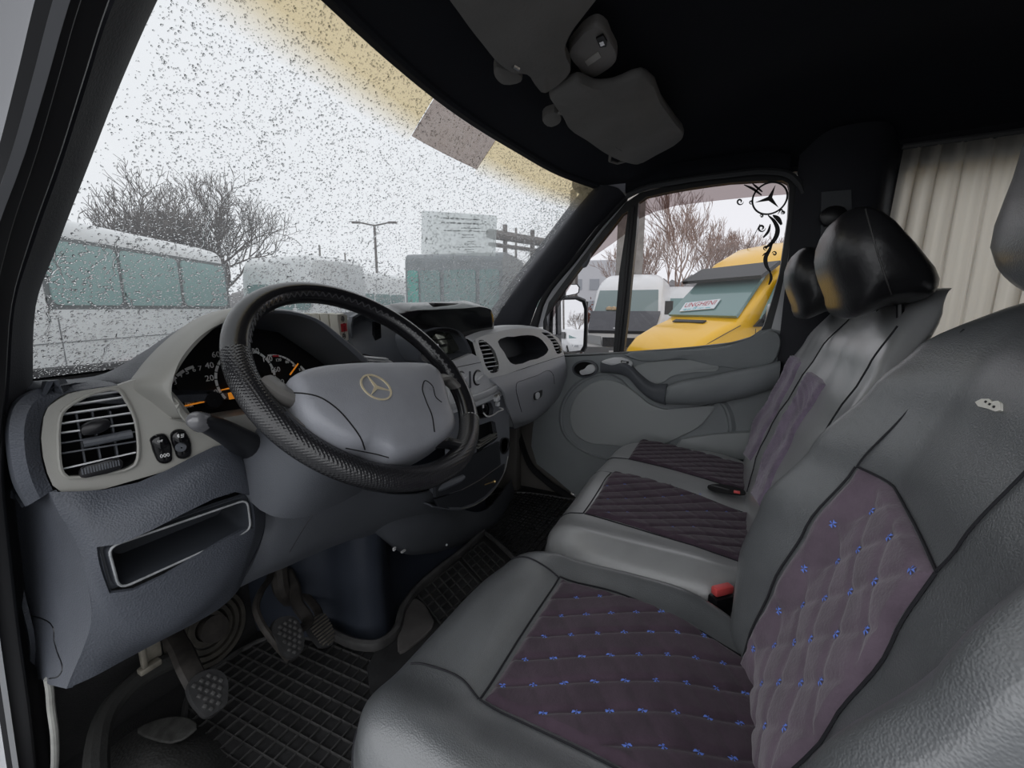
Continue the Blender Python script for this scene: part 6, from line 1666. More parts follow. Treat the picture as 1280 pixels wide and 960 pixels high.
# buckle in the slot of the divider
q0 = V(*[1.36, -.055]); mb = MB(); sl_px = [(885, 607), (905, 606), (930, 613), (931, 619), (905, 617), (886, 612)]
mb = MB(); pillow(mb, smooth_loop([P(u, v, z=.494) for u, v in sl_px], 3), .002, n=(0, 0, 1)); mb.build('buckle_slot', M_void, bn)
mb = MB(); c = P(921, 615.5, z=.497); mb.box(c, (.010, .016, .009), bev=.002); mb.build('belt_buckle', M_redb, bn)
mb = MB(); c = P(900, 610, z=.495); mb.box(c, (.009, .05, .006), ax=[unit(V(1, -.25, 0)), unit(V(.25, 1, 0)), V(0, 0, 1)], bev=.003); mb.build('buckle_stalk', M_black, bn)
# bench backrest
edge_b = [(.40, -.055), (.5, -.075), (.6, -.085), (.7, -.115), (.8, -.155), (.9, -.200), (1.0, -.262), (1.05, -.29)]
def bff(x, z):
    c = interp(cen_t, z) + .006; e = interp(edge_b, z); k1 = min(1, abs(x - 1.075) / .225); k2 = min(1, abs(x - 1.50) / .225)
    k = min(k1, k2); return lerp(c, e, sstep(.5, 1.0, k)) + .006 * math.sin(x * 40) * math.sin(z * 30) * .15
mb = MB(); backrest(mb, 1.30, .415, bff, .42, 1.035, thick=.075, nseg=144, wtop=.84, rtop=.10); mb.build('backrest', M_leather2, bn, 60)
bbS = bsurf(bff)
def bxz(u, v): return march(u, v, bff, .86, 1.74)
def strip(le, re, name, label):
    L_ = crom(np.array([bxz(*q) for q in le]), 26); R_ = crom(np.array([bxz(*q) for q in re]), 26)
    N1, N2 = 16, len(L_) - 1; rows = []
    for j in range(N2 + 1):
        r = []
        for i in range(N1 + 1):
            x, z = lerp(R_[j], L_[j], i / N1); p, n = bbS(x, z); ed = min(i, N1 - i, j, N2 - j) / 2
            wv = math.sin((z * 2.4 - x * 1.2) * 2 * PI / .035 * .5 + 2 * math.sin(z * 60)); r.append(p + n * ((.006 + .004 * abs(wv)) * min(1, ed) - (.004 if ed == 0 else 0)))
        rows.append(r)
    m = MB(); m.grid(rows); o = m.build(name, M_quilt2, bn, 80); o['label'] = label
M_quilt2 = mat('lilac sheen quilted suede', (0.20, 0.155, 0.225), 0.8, 0.5, 220, 'noise', var=.3, vscale=25, sheen=.4)
strip([(989, 443), (962, 492), (938, 537), (931, 571)], [(1002, 453), (976, 504), (957, 540), (938, 577)], 'back_panel', 'slim quilted lilac-plum panel of the outer back')
strip([(1011, 463), (989, 504), (948, 594), (940, 619)], [(1033, 481), (1006, 522), (987, 560), (949, 635)], 'back_panel', 'slim quilted lilac-plum panel of the inner back')
seam(bn, [(1.285, .50), (1.285, .7), (1.285, .9), (1.285, .98)], bbS)
seam(bn, [(.905, .52), (.905, .7), (.915, .9), (.93, .97)], bbS)
# headrests
def yz(px, x): return [P(u, v, x=x) for u, v in px]
pr1 = smooth_loop(yz(((1062, 254), (1078, 248), (1098, 252), (1130, 280), (1160, 315), (1178, 345), (1172, 362), (1148, 373), (1112, 378), (1088, 388), (1068, 394), (1056, 388), (1050, 366), (1040, 340), (1034, 310), (1042, 278)), .97), 2)
mb = MB(); headrest(mb, [p - V(0, 0, .008) for p in pr1], .90, 1.20, 21); o = hr1 = mb.build('headrest', M_leather3, bn, 60); o['label'] = 'bulky black headrest nearer the driver'
mb = MB(); mb.tube(hits(hr1, [(1082, 262), (1088, 285), (1098, 320), (1108, 350), (1114, 368)], 4, .0005), .0014, 5); mb.build('headrest_seam', M_rubber2, bn)
pr2 = [p + V(0, .0, 0) for p in pr1]; sh2 = P(1014, 300, x=1.42) - P(1034, 310, x=.97)
mb = MB(); headrest(mb, [V(p[0], p[1] + .015, p[2] - .020) for p in pr1], 1.36, 1.64, 21); o = mb.build('headrest', M_leather3, bn, 60); o['label'] = 'second black headrest beside the door pillar'
for x in (1.0, 1.12, 1.45, 1.56): mb = MB(); mb.tube([V(x, -.27, .95), V(x, -.26, 1.03)], .006, 8); mb.build('headrest_post', M_black, bn)
# red buckle of the driver belt between the seats
rb = thing('seat_belt_buckle', P(903, 738, z=.47), 'red-topped black belt buckle between driver seat and bench', 'buckle')
mb = MB(); c = P(903, 737, z=.478); a1 = unit(P(915, 736, z=.462) - P(890, 742, z=.462)); mb.box(c, (.040, .016, .016), ax=[a1, np.cross(V(0, 0, 1), a1), V(0, 0, 1)], bev=.003); mb.build('buckle_button', M_redb, rb)
mb = MB(); mb.box(c - V(0, 0, .035), (.046, .024, .05), ax=[a1, np.cross(V(0, 0, 1), a1), V(0, 0, 1)], bev=.005); mb.build('buckle_body', M_black, rb)
mb = MB(); mb.tube([c - V(0, 0, .05), c - V(.0, .02, .22)], .010, 8, flat=.4); mb.build('buckle_strap', M_black, rb)

# ============================================================ OVERHEAD
def visor(name, px, z, label, th=.020):
    t = thing(name, P(*px[0], z=z), label, 'sun visor', 'sun visors')
    pl = (P(*px[0], z=z), unit(V(0, .12, 1)))
    lp = smooth_loop([P(u, v, pl=pl) for u, v in px], 3)
    mb = MB(); pillow(mb, lp, th, n=(0, -.12, -1), prof=[(.94, -.3), (.985, -.1), (1.0, .3), (.99, .7), (.96, 1.0), (.6, 1.08), (.02, 1.1)]); mb.build('visor_body', M_visor, t, 50)
    return t, pl
v2, plv = visor('sun_visor', [(686, 112), (703, 100), (720, 90), (731, 94), (742, 98.5), (766, 97), (801, 84), (809, 87), (827, 118), (846, 146), (855, 160), (852, 169), (821, 188), (797, 200), (785, 198), (759, 187), (732, 168), (709, 152), (703, 140), (690, 121)], 1.515, 'grey vinyl passenger sun visor, notched, beside the roof lamp')
scrawl(P(774, 187, pl=(plv[0] - V(0, 0, .0225), plv[1])), unit(P(784, 193, pl=plv) - P(764, 181, pl=plv)), unit(P(774, 178, pl=plv) - P(774, 190, pl=plv)), .045, .008, M_black, v2, 2)
mb = MB(); c = P(690, 139, z=1.515); pillow(mb, smooth_loop([P(u, v, z=1.515) for u, v in ((678, 142), (683, 133), (693, 130), (702, 138), (697, 147), (689, 150))], 3), .02, n=(0, 0, -1)); mb.build('hinge_block', M_visor, v2)
mb = MB(); mb.tube([P(696, 141, z=1.50), P(704, 141, z=1.50)], .006, 8); mb.build('hinge_pin', M_steel, v2)
mb = MB(); mb.tube([P(763, 192, z=1.51), P(762, 201, z=1.505), P(772, 204, z=1.505), P(783, 201, z=1.51)], .005, 6); mb.build('visor_hook', M_visor, v2)
v1, plv1 = visor('sun_visor', [(520, -90), (569, 0), (600, 42), (624, 70), (640, 80), (657, 82), (668, 96), (681, 107), (690, 102), (713, 79), (706, 48), (715, 25), (733, 0), (775, -70), (700, -110)], 1.515, 'grey vinyl driver sun visor running out of the top of the picture')
mb = MB(); pillow(mb, smooth_loop([P(u, v, z=1.515) for u, v in ((617, 80), (620, 72), (632, 76), (652, 84), (652, 92), (630, 96), (620, 88))], 3), .018, n=(0, 0, -1)); mb.build('hinge_block', M_visor, v1)
mb = MB(); mb.tube([P(641, 82, z=1.492), P(648, 86, z=1.492)], .005, 8); mb.build('hinge_pin', M_chrome, v1)
lamp = thing('roof_lamp', P(742, 50, z=1.57), 'small dark grey roof lamp console with rocker and frosted lens between the visors', 'lamp')
zl = 1.565
mb = MB(); pillow(mb, smooth_loop([P(u, v, z=zl) for u, v in ((746, 17), (736, 21), (722, 35), (711.6, 50.6), (713, 60), (722, 72), (735, 85), (741, 86), (755, 79), (770, 66), (772, 58), (764, 38), (754, 20))], 3), .022, n=(0, 0, -1)); lb_ = mb.build('lamp_base', mat('lamp grey plastic', (.30, .28, .265), .5, .1, 300), lamp)
zl2 = zl - .0245
def LQ(px, name, m, d=.004):
    mb = MB(); plate(mb, [P(u, v, z=zl2) for u, v in px], back=(0, 0, -1), t=d); return mb.build(name, m, lamp)
LQ(((745, 46), (754, 41.5), (759, 50), (758, 56), (750, 57)), 'lamp_switch', M_black)
LQ(((749, 50), (754, 48), (756, 53), (751, 55)), 'switch_mark', M_chrome, .005)
LQ(((731, 74.5), (748, 62), (752, 69), (735, 80.5)), 'lamp_lens', mat('frosted lens', (.55, .52, .48), .3))
# curtain and its rail
cu = thing('beige_curtain', V(1.79, -1.0, .6), 'thin beige pleated curtain drawn over the side window behind the bench', 'curtain')
rows = []
ys = np.linspace(-.43, -1.75, 240); zs_ = np.linspace(1.478, .55, 16)
for i, z in enumerate(zs_):
    r = []
    for y in ys:
        s_ = -(y + .43); ph = s_ * 2 * PI / .052 + 1.3 * math.sin(s_ * 17) + .35 * math.sin(i * .35 + s_ * 8)
        amp = .010 + .004 * math.sin(s_ * 23)
        r.append(V(1.80 + amp * math.sin(ph) * (.5 + .5 * min(1, i / 3)) + .003 * math.sin(3 * ph + 1), y + .006 * math.cos(ph) + .0025 * i * math.exp(-s_ * 3), z + .004 * math.sin(ph) * (i == 0)))
    rows.append(r)
mb = MB(); mb.grid(rows); mb.build('curtain_cloth', M_curtain, cu, 80)
mb = MB(); mb.tube([V(1.80, -.42, 1.484), V(1.80, -1.2, 1.488), V(1.80, -1.76, 1.49)], .008, 8); mb.build('curtain_rail', mat('dim grey rail', (.12, .12, .12), .4), cu)
# ============================================================ OUTSIDE
def AZ(u): return YAW + math.atan((u - 640) / (FPX * math.cos(PITCH) + 95 * math.sin(PITCH) * 1.0))
def GP(u, dist, z=GZ):
    a = AZ(u); return V(dist * math.sin(a), dist * math.cos(a), z)
def section(w, z0, z1, r, tum=.06, n=5):
    """half open body section, from lower left over the roof to lower right; returns (lateral, z)"""
    pts = [(-w * .96, z0), (-w, z0 + .15), (-w, lerp(z0, z1, .5))]
    for k in range(n + 1):
        a = PI - PI / 2 * k / n; pts.append((-w + tum + r + r * math.cos(a), z1 - r + r * math.sin(a)))
    pts2 = [(-x, z) for x, z in pts[::-1]]
    return pts + [(0, z1 + .02)] + pts2
class Veh:
    def __init__(s, name, o, f, label, cat='van', group=None):
        s.o = np.array(o, float); s.f = unit(V(f[0], f[1], 0)); s.l = unit(np.cross(s.f, V(0, 0, 1)))  # l = to the vehicle's right
        s.t = thing(name, s.o, label, cat, group)
    def pt(s, a, b, z): return s.o + s.f * a + s.l * b + V(0, 0, z)     # a forward, b right, z above ground
    def body(s, st, m, name='body', sm=40):
        rings = [[s.pt(a, x, z) for x, z in section(w, z0, z1, r, tum)] for a, w, z0, z1, r, tum in st]
        mb = MB(); mb.grid(rings, closev=True); n = len(rings[0]); mb.f.append(tuple(range(n))); mb.f.append(tuple(mb.n - 1 - k for k in range(n))); return mb.build(name, m, s.t, sm)
    def quad(s, pts, m, name, th=.02, parent=None, sm=0):
        q = [s.pt(*p) for p in pts]; mb = MB(); c = s.pt(-1.5 if pts[0][0] > -1.5 else pts[0][0], 0, 1.2)
        nn = unit(np.cross(q[1] - q[0], q[-1] - q[0])); ctr = np.mean(q, 0)
        if (ctr - c) @ nn < 0: nn = -nn
        mb.prism([p + nn * th * .5 for p in q], -nn * th); return mb.build(name, m, parent or s.t, sm)
    def wheel(s, a, b, r=.34):
        c = s.pt(a, b, r); mb = MB(); mb.lathe([(.001, .11), (r * .55, .11), (r * .62, .08), (r * .95, .09), (r, .05), (r, -.05), (r * .9, -.1), (.001, -.1)], c, s.l * (1 if b > 0 else -1), 24); w_ = mb.build('wheel', M_tyre, s.t)
        mb = MB(); mb.lathe([(.001, .12), (r * .5, .118), (r * .56, .10)], c, s.l * (1 if b > 0 else -1), 20); mb.build('hub_cap', M_hubc, w_)
M_tyre = mat('tyre', (.02, .02, .02), .8); M_hubc = mat('hub cap grey', (.35, .35, .36), .4, metal=.4)
M_wbody = mat('white van paint', (.80, .81, .81), .35, coat=.3, var=.05, vscale=1.5)
M_yel = mat('yellow van paint', (.92, .52, .014), .3, coat=.5)
M_vglass = mat('green tinted vehicle glass', (.17, .28, .27), .08, spec=.8)
M_vglass2 = mat('teal curtained glass', (.27, .42, .40), .25, spec=.6)
M_vblack = mat('vehicle black trim', (.03, .03, .032), .5)
M_vgrey = mat('dark grey bonnet cover', (.085, .088, .10), .5, var=.1)
M_lamp = mat('headlamp glass', (.55, .57, .58), .12, metal=.3)
M_amber = mat('amber lamp', (.85, .18, .04), .3)
M_bumper = mat('grey plastic bumper', (.16, .165, .17), .5)

# yellow van
yN = GP(872, 6.95)
f_y = unit(V(-.72, .69, 0)); l_y = unit(np.cross(f_y, V(0, 0, 1)))
# near front corner is the vehicle's left or right: the side we see runs back to the right of the picture
side = -1 if (GP(864, 1) - GP(860, 1)) @ l_y < 0 else 1
# far corner lies to the left in the picture
wl = 1.90
ctr_n = yN + (l_y if l_y @ V(1, 0, 0) > 0 else -l_y) * wl / 2
yv = Veh('yellow_van', ctr_n, f_y, 'yellow minibus with black sun peak and UNGHENI plate behind its windshield', 'van')
ns = -1 if (yv.pt(0, 1, 0) - yv.pt(0, 0, 0)) @ V(1, 0, 0) > 0 else 1     # near side sign
W = .95
yst = [(0.02, .78, .35, .80, .10, .0), (-.04, .86, .30, .92, .14, .0), (-.20, .90, .28, 1.10, .16, .02), (-.55, .92, .28, 1.28, .16, .04), (-.90, .93, .28, 1.41, .14, .06), (-1.25, .94, .28, 1.76, .14, .10), (-1.58, .95, .28, 2.12, .16, .14), (-1.85, .95, .28, 2.46, .20, .12), (-2.4, .95, .28, 2.74, .22, .09), (-3.2, .95, .28, 2.84, .24, .07), (-5.6, .95, .28, 2.82, .24, .07)]
ybody = yv.body(yst, M_yel)
yv.quad([(-.92, -.80, 1.48), (-.92, .80, 1.48), (-1.53, .70, 2.13), (-1.53, -.70, 2.13)], M_vglass, 'windshield', .05)
yv.quad([(-1.26, -.88, 2.10), (-1.26, .88, 2.10), (-1.68, .84, 2.34), (-1.68, -.84, 2.34)], M_vblack, 'sun_peak', .06)
yv.quad([(-.72, ns * .30, 1.375), (-.72, -ns * .45, 1.375), (-.80, -ns * .45, 1.41), (-.80, ns * .30, 1.41)], M_vblack, 'scuttle_grille', .02)
yv.quad([(.05, -.80, .28), (.05, .80, .28), (.0, .80, .66), (.0, -.80, .66)], M_bumper, 'front_bumper', .14)
yv.quad([(-.1, ns * .95, .28), (-.6, ns * .97, .28), (-.6, ns * .97, .62), (-.1, ns * .93, .62)], M_bumper, 'bumper_end', .05)
yv.quad([(-.55, ns * .958, .82), (-.78, ns * .962, .82), (-.78, ns * .962, .90), (-.55, ns * .958, .90)], M_amber, 'side_indicator', .03)
yv.quad([(.0, ns * .80, .68), (-.14, ns * .89, .70), (-.24, ns * .89, .92), (-.05, ns * .78, .88)], M_lamp, 'headlamp', .06)
yv.quad([(-1.22, ns * .965, 1.45), (-2.05, ns * .965, 1.45), (-2.05, ns * .90, 2.12), (-1.62, ns * .90, 2.10)], M_vglass, 'door_window', .03)
yv.quad([(-2.20, ns * .965, 1.36), (-3.2, ns * .965, 1.36), (-3.2, ns * .93, 2.02), (-2.20, ns * .93, 2.02)], M_vglass, 'side_window', .03)
for a, b in (((-1.16, .5), (-1.16, 1.3)), ((-2.12, .45), (-2.12, 2.1))):
    mb = MB(); mb.tube([yv.pt(a[0], ns * .963, a[1]), yv.pt(b[0], ns * .957, b[1])], .006, 5); mb.build('door_gap', M_vblack, yv.t)
mb = MB(); mb.tube([yv.pt(.0, ns * .80, .84), yv.pt(-.25, ns * .85, 1.04), yv.pt(-.60, ns * .88, 1.21), yv.pt(-.93, ns * .88, 1.35)], .006, 5); mb.build('bonnet_gap', M_vblack, yv.t)
mc_ = yv.pt(-1.25, ns * 1.16, 1.52); mb = MB(); mb.box(mc_, (.10, .20, .34), ax=[yv.f, yv.l, V(0, 0, 1)], bev=.04); mm_ = mb.build('side_mirror', mat('silver mirror case', (.45, .46, .48), .3, metal=.5), yv.t)
yv.quad([(-1.12, ns * .95, 1.33), (-1.38, ns * .98, 1.33), (-1.36, ns * .98, 1.60)], M_vblack, 'mirror_corner', .04)
mb = MB(); mb.tube([yv.pt(-1.3, ns * .95, 1.42), yv.pt(-1.25, ns * 1.10, 1.42)], .03, 6); mb.build('mirror_arm', M_vblack, yv.t)
ab = hit(ybody, 934, 311); ab = yv.pt(-2.3, 0, 2.7) if ab is None else ab; mb = MB(); mb.tube([ab, ab + RT * .20 + V(0, 0, .45)], .007, 5); mb.build('aerial', M_vblack, yv.t)
for a in (-.95, -4.3): 
    for b in (-.86, .86): yv.wheel(a, b)
for (a0, a1) in (((-.98, .35, 1.40), (-1.02, -.25, 1.44)), ((-.98, -.35, 1.40), (-1.02, -.7, 1.44))):
    mb = MB(); mb.tube([yv.pt(a0[0] + .04, ns * a0[1], a0[2]), yv.pt(a1[0] + .04, ns * a1[1], a1[2])], .012, 5); mb.build('wiper', M_vblack, yv.t)
# destination plate
wn = unit(np.cross(yv.l, yv.pt(-1.53, 0, 2.13) - yv.pt(-.92, 0, 1.48))); wn = wn if wn @ yv.f > 0 else -wn
wu = unit(yv.pt(-1.53, 0, 2.13) - yv.pt(-.92, 0, 1.48)); wr_ = np.cross(wu, wn); 
pc0 = P(874, 382, pl=(yv.pt(-.92, 0, 1.48) + wn * .045, wn))
ax1 = unit(wr_ + wu * .10); ay1 = unit(np.cross(wn, ax1))
sgn = thing('destination_plate', pc0, 'white plate reading UNGHENI in red behind the yellow van windshield', 'sign')
mb = MB(); mb.box(pc0, (.78, .22, .012), ax=[ax1, ay1, wn]); mb.build('plate', mat('white sign', (.72, .78, .80), .5), sgn)
text('UNGHENI', pc0 + ay1 * .03 + wn * .008, ax1, ay1, .158, mat('red sign paint', (.45, .01, .03), .5), sgn)
scrawl(pc0 - ay1 * .078 + wn * .008, ax1, ay1, .62, .045, mat('teal sign paint', (.05, .42, .48), .5), sgn, 5)
mb = MB(); mb.prism([pc0 + ax1 * q[0] + ay1 * q[1] + wn * .007 for q in ((-.10, -.050), (.0, -.050), (-.03, -.025))], wn * .002); mb.build('teal_mark', MATS['teal sign paint'], sgn)

# white van with a dark bonnet cover, front on
fw = unit(V(0, 0, 0) - GP(776, 1, 0)); fw = unit(fw + .15 * V(0, 1, 0))
wv = Veh('white_van', GP(777, 11.6), fw, 'white van with dark bonnet cover seen from the front beyond the quarter window', 'van')
wst = [(0.02, .88, .35, .95, .08, 0), (-.12, .95, .3, 1.15, .1, .0), (-.6, .97, .3, 1.38, .12, .03), (-1.15, .98, .3, 2.15, .14, .07), (-1.5, .98, .3, 2.42, .25, .07), (-2.0, .98, .3, 2.58, .32, .07), (-5, .98, .3, 2.58, .32, .07)]
wv.body(wst, M_wbody)
wv.quad([(-.64, -.86, 1.44), (-.64, .86, 1.44), (-1.13, .80, 2.10), (-1.13, -.80, 2.10)], mat('van windshield teal', (.22, .29, .29), .1, spec=.8), 'windshield', .05)
wv.quad([(.06, -.84, 1.00), (.06, .84, 1.00), (-.60, .92, 1.50), (-.60, -.92, 1.50)], M_vgrey, 'bonnet_cover', .10)
wv.quad([(.08, -.45, .62), (.08, .45, .62), (.06, .45, .86), (.06, -.45, .86)], M_vblack, 'grille', .05)
wv.quad([(.10, -.92, .32), (.10, .92, .32), (.08, .92, .60), (.08, -.92, .60)], M_bumper, 'bumper', .08)
for s_ in (-1, 1):
    wv.quad([(.06, s_ * .48, .66), (.0, s_ * .90, .70), (-.02, s_ * .90, .92), (.04, s_ * .50, .88)], M_lamp, 'headlamp', .06)
    wv.quad([(-.62, s_ * 1.02, 1.45), (-.62, s_ * 1.22, 1.45), (-.62, s_ * 1.22, 1.8), (-.62, s_ * 1.02, 1.8)], M_vblack, 'side_mirror', .08)
    wv.wheel(-.9, s_ * .9); wv.wheel(-3.8, s_ * .9)
c = wv.pt(.055, 0, .97); mb = MB()
pillow(mb, ell(wv.pt(-.06, 0, 1.04), wv.l, unit(V(0, 0, 1) - wv.f * .5), .24, .07), .09, n=unit(wv.f + V(0, 0, .5))); mb.build('grille_emblem', M_lamp, wv.t)
wv.quad([(.13, -.26, .40), (.13, .26, .40), (.13, .26, .52), (.13, -.26, .52)], mat('plate white', (.7, .7, .7), .5), 'licence_plate', .01)
wv.quad([(.14, -.26, .40), (.14, -.20, .40), (.14, -.20, .52), (.14, -.26, .52)], mat('plate blue', (.05, .12, .5), .5), 'plate_band', .01)
mb = MB()
for q in range(4): mb.lathe([(.001, .05), (.08, .02), (.10, -.05)], wv.pt(-.74, .45 - .13 * q, 1.62), V(0, 0, 1), 10)
mb.build('plush_toys', mat('tan plush', (.55, .42, .28), .9), wv.t)
sv = Veh('white_van', GP(829, 18.5), unit(V(-.9, .1, 0)), 'second white van mostly hidden between the white and the yellow van', 'van')
sv.body([(0, .8, .35, 1.0, .1, 0), (-.5, .9, .3, 1.3, .1, 0), (-1.0, .92, .3, 2.05, .14, .05), (-1.6, .92, .3, 2.5, .2, .05), (-4, .92, .3, 2.5, .2, .05)], M_wbody)
sv.quad([(-.52, -.8, 1.36), (-.52, .8, 1.36), (-.98, .74, 2.0), (-.98, -.74, 2.0)], M_vglass, 'windshield', .06)
for s_ in (-1, 1): sv.wheel(-.7, s_ * .85); sv.wheel(-3.2, s_ * .85)

# left white minibus (side on)
b0 = GP(291, 11.9); b1 = GP(40, 8.3)
# find heading so that roof line falls as in the picture
lb = unit(b0 - b1)
bus = Veh('white_minibus', b1 - lb * 2.2, lb, 'long white minibus with three teal side windows, left behind the rain-beaded windshield', 'bus')
Lb = np.linalg.norm(b0 - b1) + 2.2
bs_ = -1 if (bus.pt(0, 1, 0) - bus.pt(0, 0, 0)) @ (-b0) < 0 else 1
# near side lies on the line b1-b0, body extends away
def bp_(a, b, z): return bus.pt(a, b, z)
wb_ = .95
bus.o = bus.o - bus.l * bs_ * wb_
bus.body([(0, .9, .35, 2.76, .25, .03), (.3, .95, .3, 2.88, .25, .05), (Lb - .6, .95, .3, 2.88, .25, .05), (Lb - .12, .93, .3, 2.86, .25, .05), (Lb + .02, .82, .35, 2.7, .3, .05)], M_wbody)
wx0 = 2.25
wins = [(2.45, 3.0 + 2.2), ]
def bus_a(u):
    """station along the bus seen at column u"""
    a = AZ(u); d = V(math.sin(a), math.cos(a), 0); base = bus.pt(0, bs_ * wb_, 0); 
    M2 = np.array([[d[0], -bus.f[0]], [d[1], -bus.f[1]]]); k = np.linalg.solve(M2, base[:2]); return k[1]
for (u0, u1) in ((66, 153), (158, 227), (232, 284)):
    a0, a1 = bus_a(u0), bus_a(u1); ww = [(a0, 1.66), (a1, 1.66), (a1 + .0, 2.52), (a0, 2.52)]
    q = [bus.pt(a, bs_ * (wb_ + .012), z) for a, z in ww]
    ax1_ = bus.f; lp = rrect(np.mean(q, 0), ax1_, V(0, 0, 1), abs(a1 - a0), .86, .10, 4); mb = MB(); mb.prism([p - bus.l * bs_ * .03 for p in lp], bus.l * bs_ * .04); mb.build('side_window', M_vglass2, bus.t)
a0, a1 = bus_a(60), bus_a(288)
mb = MB(); mb.prism([bus.pt(a0, bs_ * (wb_ - .01), 1.60), bus.pt(a1, bs_ * (wb_ - .01), 1.60), bus.pt(a1, bs_ * (wb_ - .01), 2.58), bus.pt(a0, bs_ * (wb_ - .01), 2.58)], bus.l * bs_ * .012); mb.build('window_band', mat('dark rubber band', (.12, .13, .13), .5), bus.t)
for z in (1.15,): mb = MB(); mb.box(bus.pt(Lb / 2, bs_ * (wb_ + .002), z), (Lb - .3, .012, .014), ax=[bus.f, bus.l, V(0, 0, 1)]); mb.build('body_crease', M_bumper, bus.t)
for uu in (70,): mb = MB(); mb.box(bus.pt(bus_a(uu), bs_ * (wb_ + .002), .95), (.014, .012, 1.1), ax=[bus.f, bus.l, V(0, 0, 1)]); mb.build('door_gap', M_bumper, bus.t)
mb = MB(); mb.box(bus.pt(bus_a(147), bs_ * (wb_ + .006), .62), (.34, .02, .30), ax=[bus.f, bus.l, V(0, 0, 1)]); o = mb.build('red_marking', mat('red marking', (.75, .10, .06), .5), bus.t)
text('S', bus.pt(bus_a(158), bs_ * (wb_ + .01), .66), bus.f * (1 if (bus.f @ RT) > 0 else -1), V(0, 0, 1), .36, mat('red marking', (.75, .1, .06)), bus.t, depth=.005)
for a in (bus_a(100), Lb - 1.0): bus.wheel(a, bs_ * .88); bus.wheel(a, -bs_ * .88)

# middle: high-roof van and minibus behind the wheel
def side_bus(name, u0, d0, u1, d1, H, label, wins, z0w, z1w, nose=0, glassm=M_vglass, L_ext=0.0, wdt=.95):
    p0, p1 = GP(u0, d0), GP(u1, d1); f = unit(p1 - p0); v_ = Veh(name, p0, f, label, 'van'); s_ = 1 if (v_.pt(0, 1, 0) - p0) @ (-p0) > 0 else -1
    v_.o = v_.o - v_.l * s_ * wdt; L_ = np.linalg.norm(p1 - p0) + L_ext
    st = [(0, .86, .35, H * .50 if nose else H - .1, .12, .04), (.45 if nose else .15, wdt, .3, H * .60 if nose else H, .16, .05)]
    if nose: st += [(1.0, wdt, .3, H * .86, .2, .06), (1.5, wdt, .3, H, .25, .06)]
    st += [(L_ - .2, wdt, .3, H, .25, .05), (L_, wdt * .9, .35, H - .15, .3, .05)]
    v_.body(st, M_wbody)
    base = v_.pt(0, s_ * wdt, 0)
    for (ua, ub) in wins:
        r = []
        for u in (ua, ub):
            a = AZ(u); d = V(math.sin(a), math.cos(a), 0); k = np.linalg.solve(np.array([[d[0], -v_.f[0]], [d[1], -v_.f[1]]]), base[:2]); r.append(k[1])
        c = v_.pt((r[0] + r[1]) / 2, s_ * (wdt + .01), (z0w + z1w) / 2); lp = rrect(c, v_.f, V(0, 0, 1), abs(r[1] - r[0]), z1w - z0w, .08, 4); mb = MB(); mb.prism([p - v_.l * s_ * .03 for p in lp], v_.l * s_ * .04); mb.build('side_window', glassm, v_.t)
    for a in (1.0, L_ - 1.0): v_.wheel(a, s_ * (wdt - .08)); v_.wheel(a, -s_ * (wdt - .08))
    return v_, s_
va, sa = side_bus('white_van', 388, 10.0, 300, 11.5, 2.72, 'white high-roof van just right of the long minibus, above the wheel rim', ((312, 340), (343, 368), (371, 388)), 1.58, 2.12)
vb_, sb_ = side_bus('white_minibus', 396, 13.2, 512, 17.0, 2.80, 'white minibus with dark side windows parked behind the middle of the windshield', ((400, 417), (425, 446), (449, 468), (471, 488), (490, 506)), 1.55, 2.08, L_ext=0.3)
# dark coach with wide glass behind the notice
cf = GP(508, 9.6); cg = GP(628, 8.9)
fc = unit(cg - cf); ch = Veh('coach', cf, fc, 'tall grey-green glazed coach behind the paper notice', 'bus')
s_ = 1 if (ch.pt(0, 1, 0) - cf) @ (-cf) > 0 else -1
Lc = np.linalg.norm(cg - cf); M_cbody = mat('coach grey body', (.22, .24, .25), .4, var=.1)
ch.o = ch.o - ch.l * s_ * 1.25
ch.body([(0, 1.25, .35, 2.75, .2, .03), (Lc, 1.25, .35, 2.75, .2, .03)], M_cbody)
for (ua, ub) in ((511, 524), (527, 551), (556, 595), (600, 624)):
    base = ch.pt(0, s_ * 1.25, 0); r = []
    for u in (ua, ub):
        a = AZ(u); d = V(math.sin(a), math.cos(a), 0); k = np.linalg.solve(np.array([[d[0], -ch.f[0]], [d[1], -ch.f[1]]]), base[:2]); r.append(k[1])
    c = ch.pt((r[0] + r[1]) / 2, s_ * 1.26, 1.72); lp = rrect(c, ch.f, V(0, 0, 1), abs(r[1] - r[0]), 1.35, .06, 3); mb = MB(); mb.prism([p - ch.l * s_ * .03 for p in lp], ch.l * s_ * .04); mb.build('coach_window', M_vglass if ua > 520 else mat('bright teal glass', (.12, .42, .36), .15), ch.t)
mb = MB(); mb.box(ch.pt(Lc * .5, s_ * 1.28, .85), (Lc, .08, .3), ax=[ch.f, ch.l, V(0, 0, 1)]); mb.build('bumper', mat('pale bumper', (.5, .5, .5), .5), ch.t)
# second coach seen along its side to the right
vd, sd_ = side_bus('coach', 652, 11.8, 716, 19, 2.95, 'pale coach with teal side glass running back beside the passenger pillar', ((655, 668), (671, 683), (686, 697), (700, 708)), 1.6, 2.55, glassm=M_vglass2, L_ext=.5, wdt=1.1)
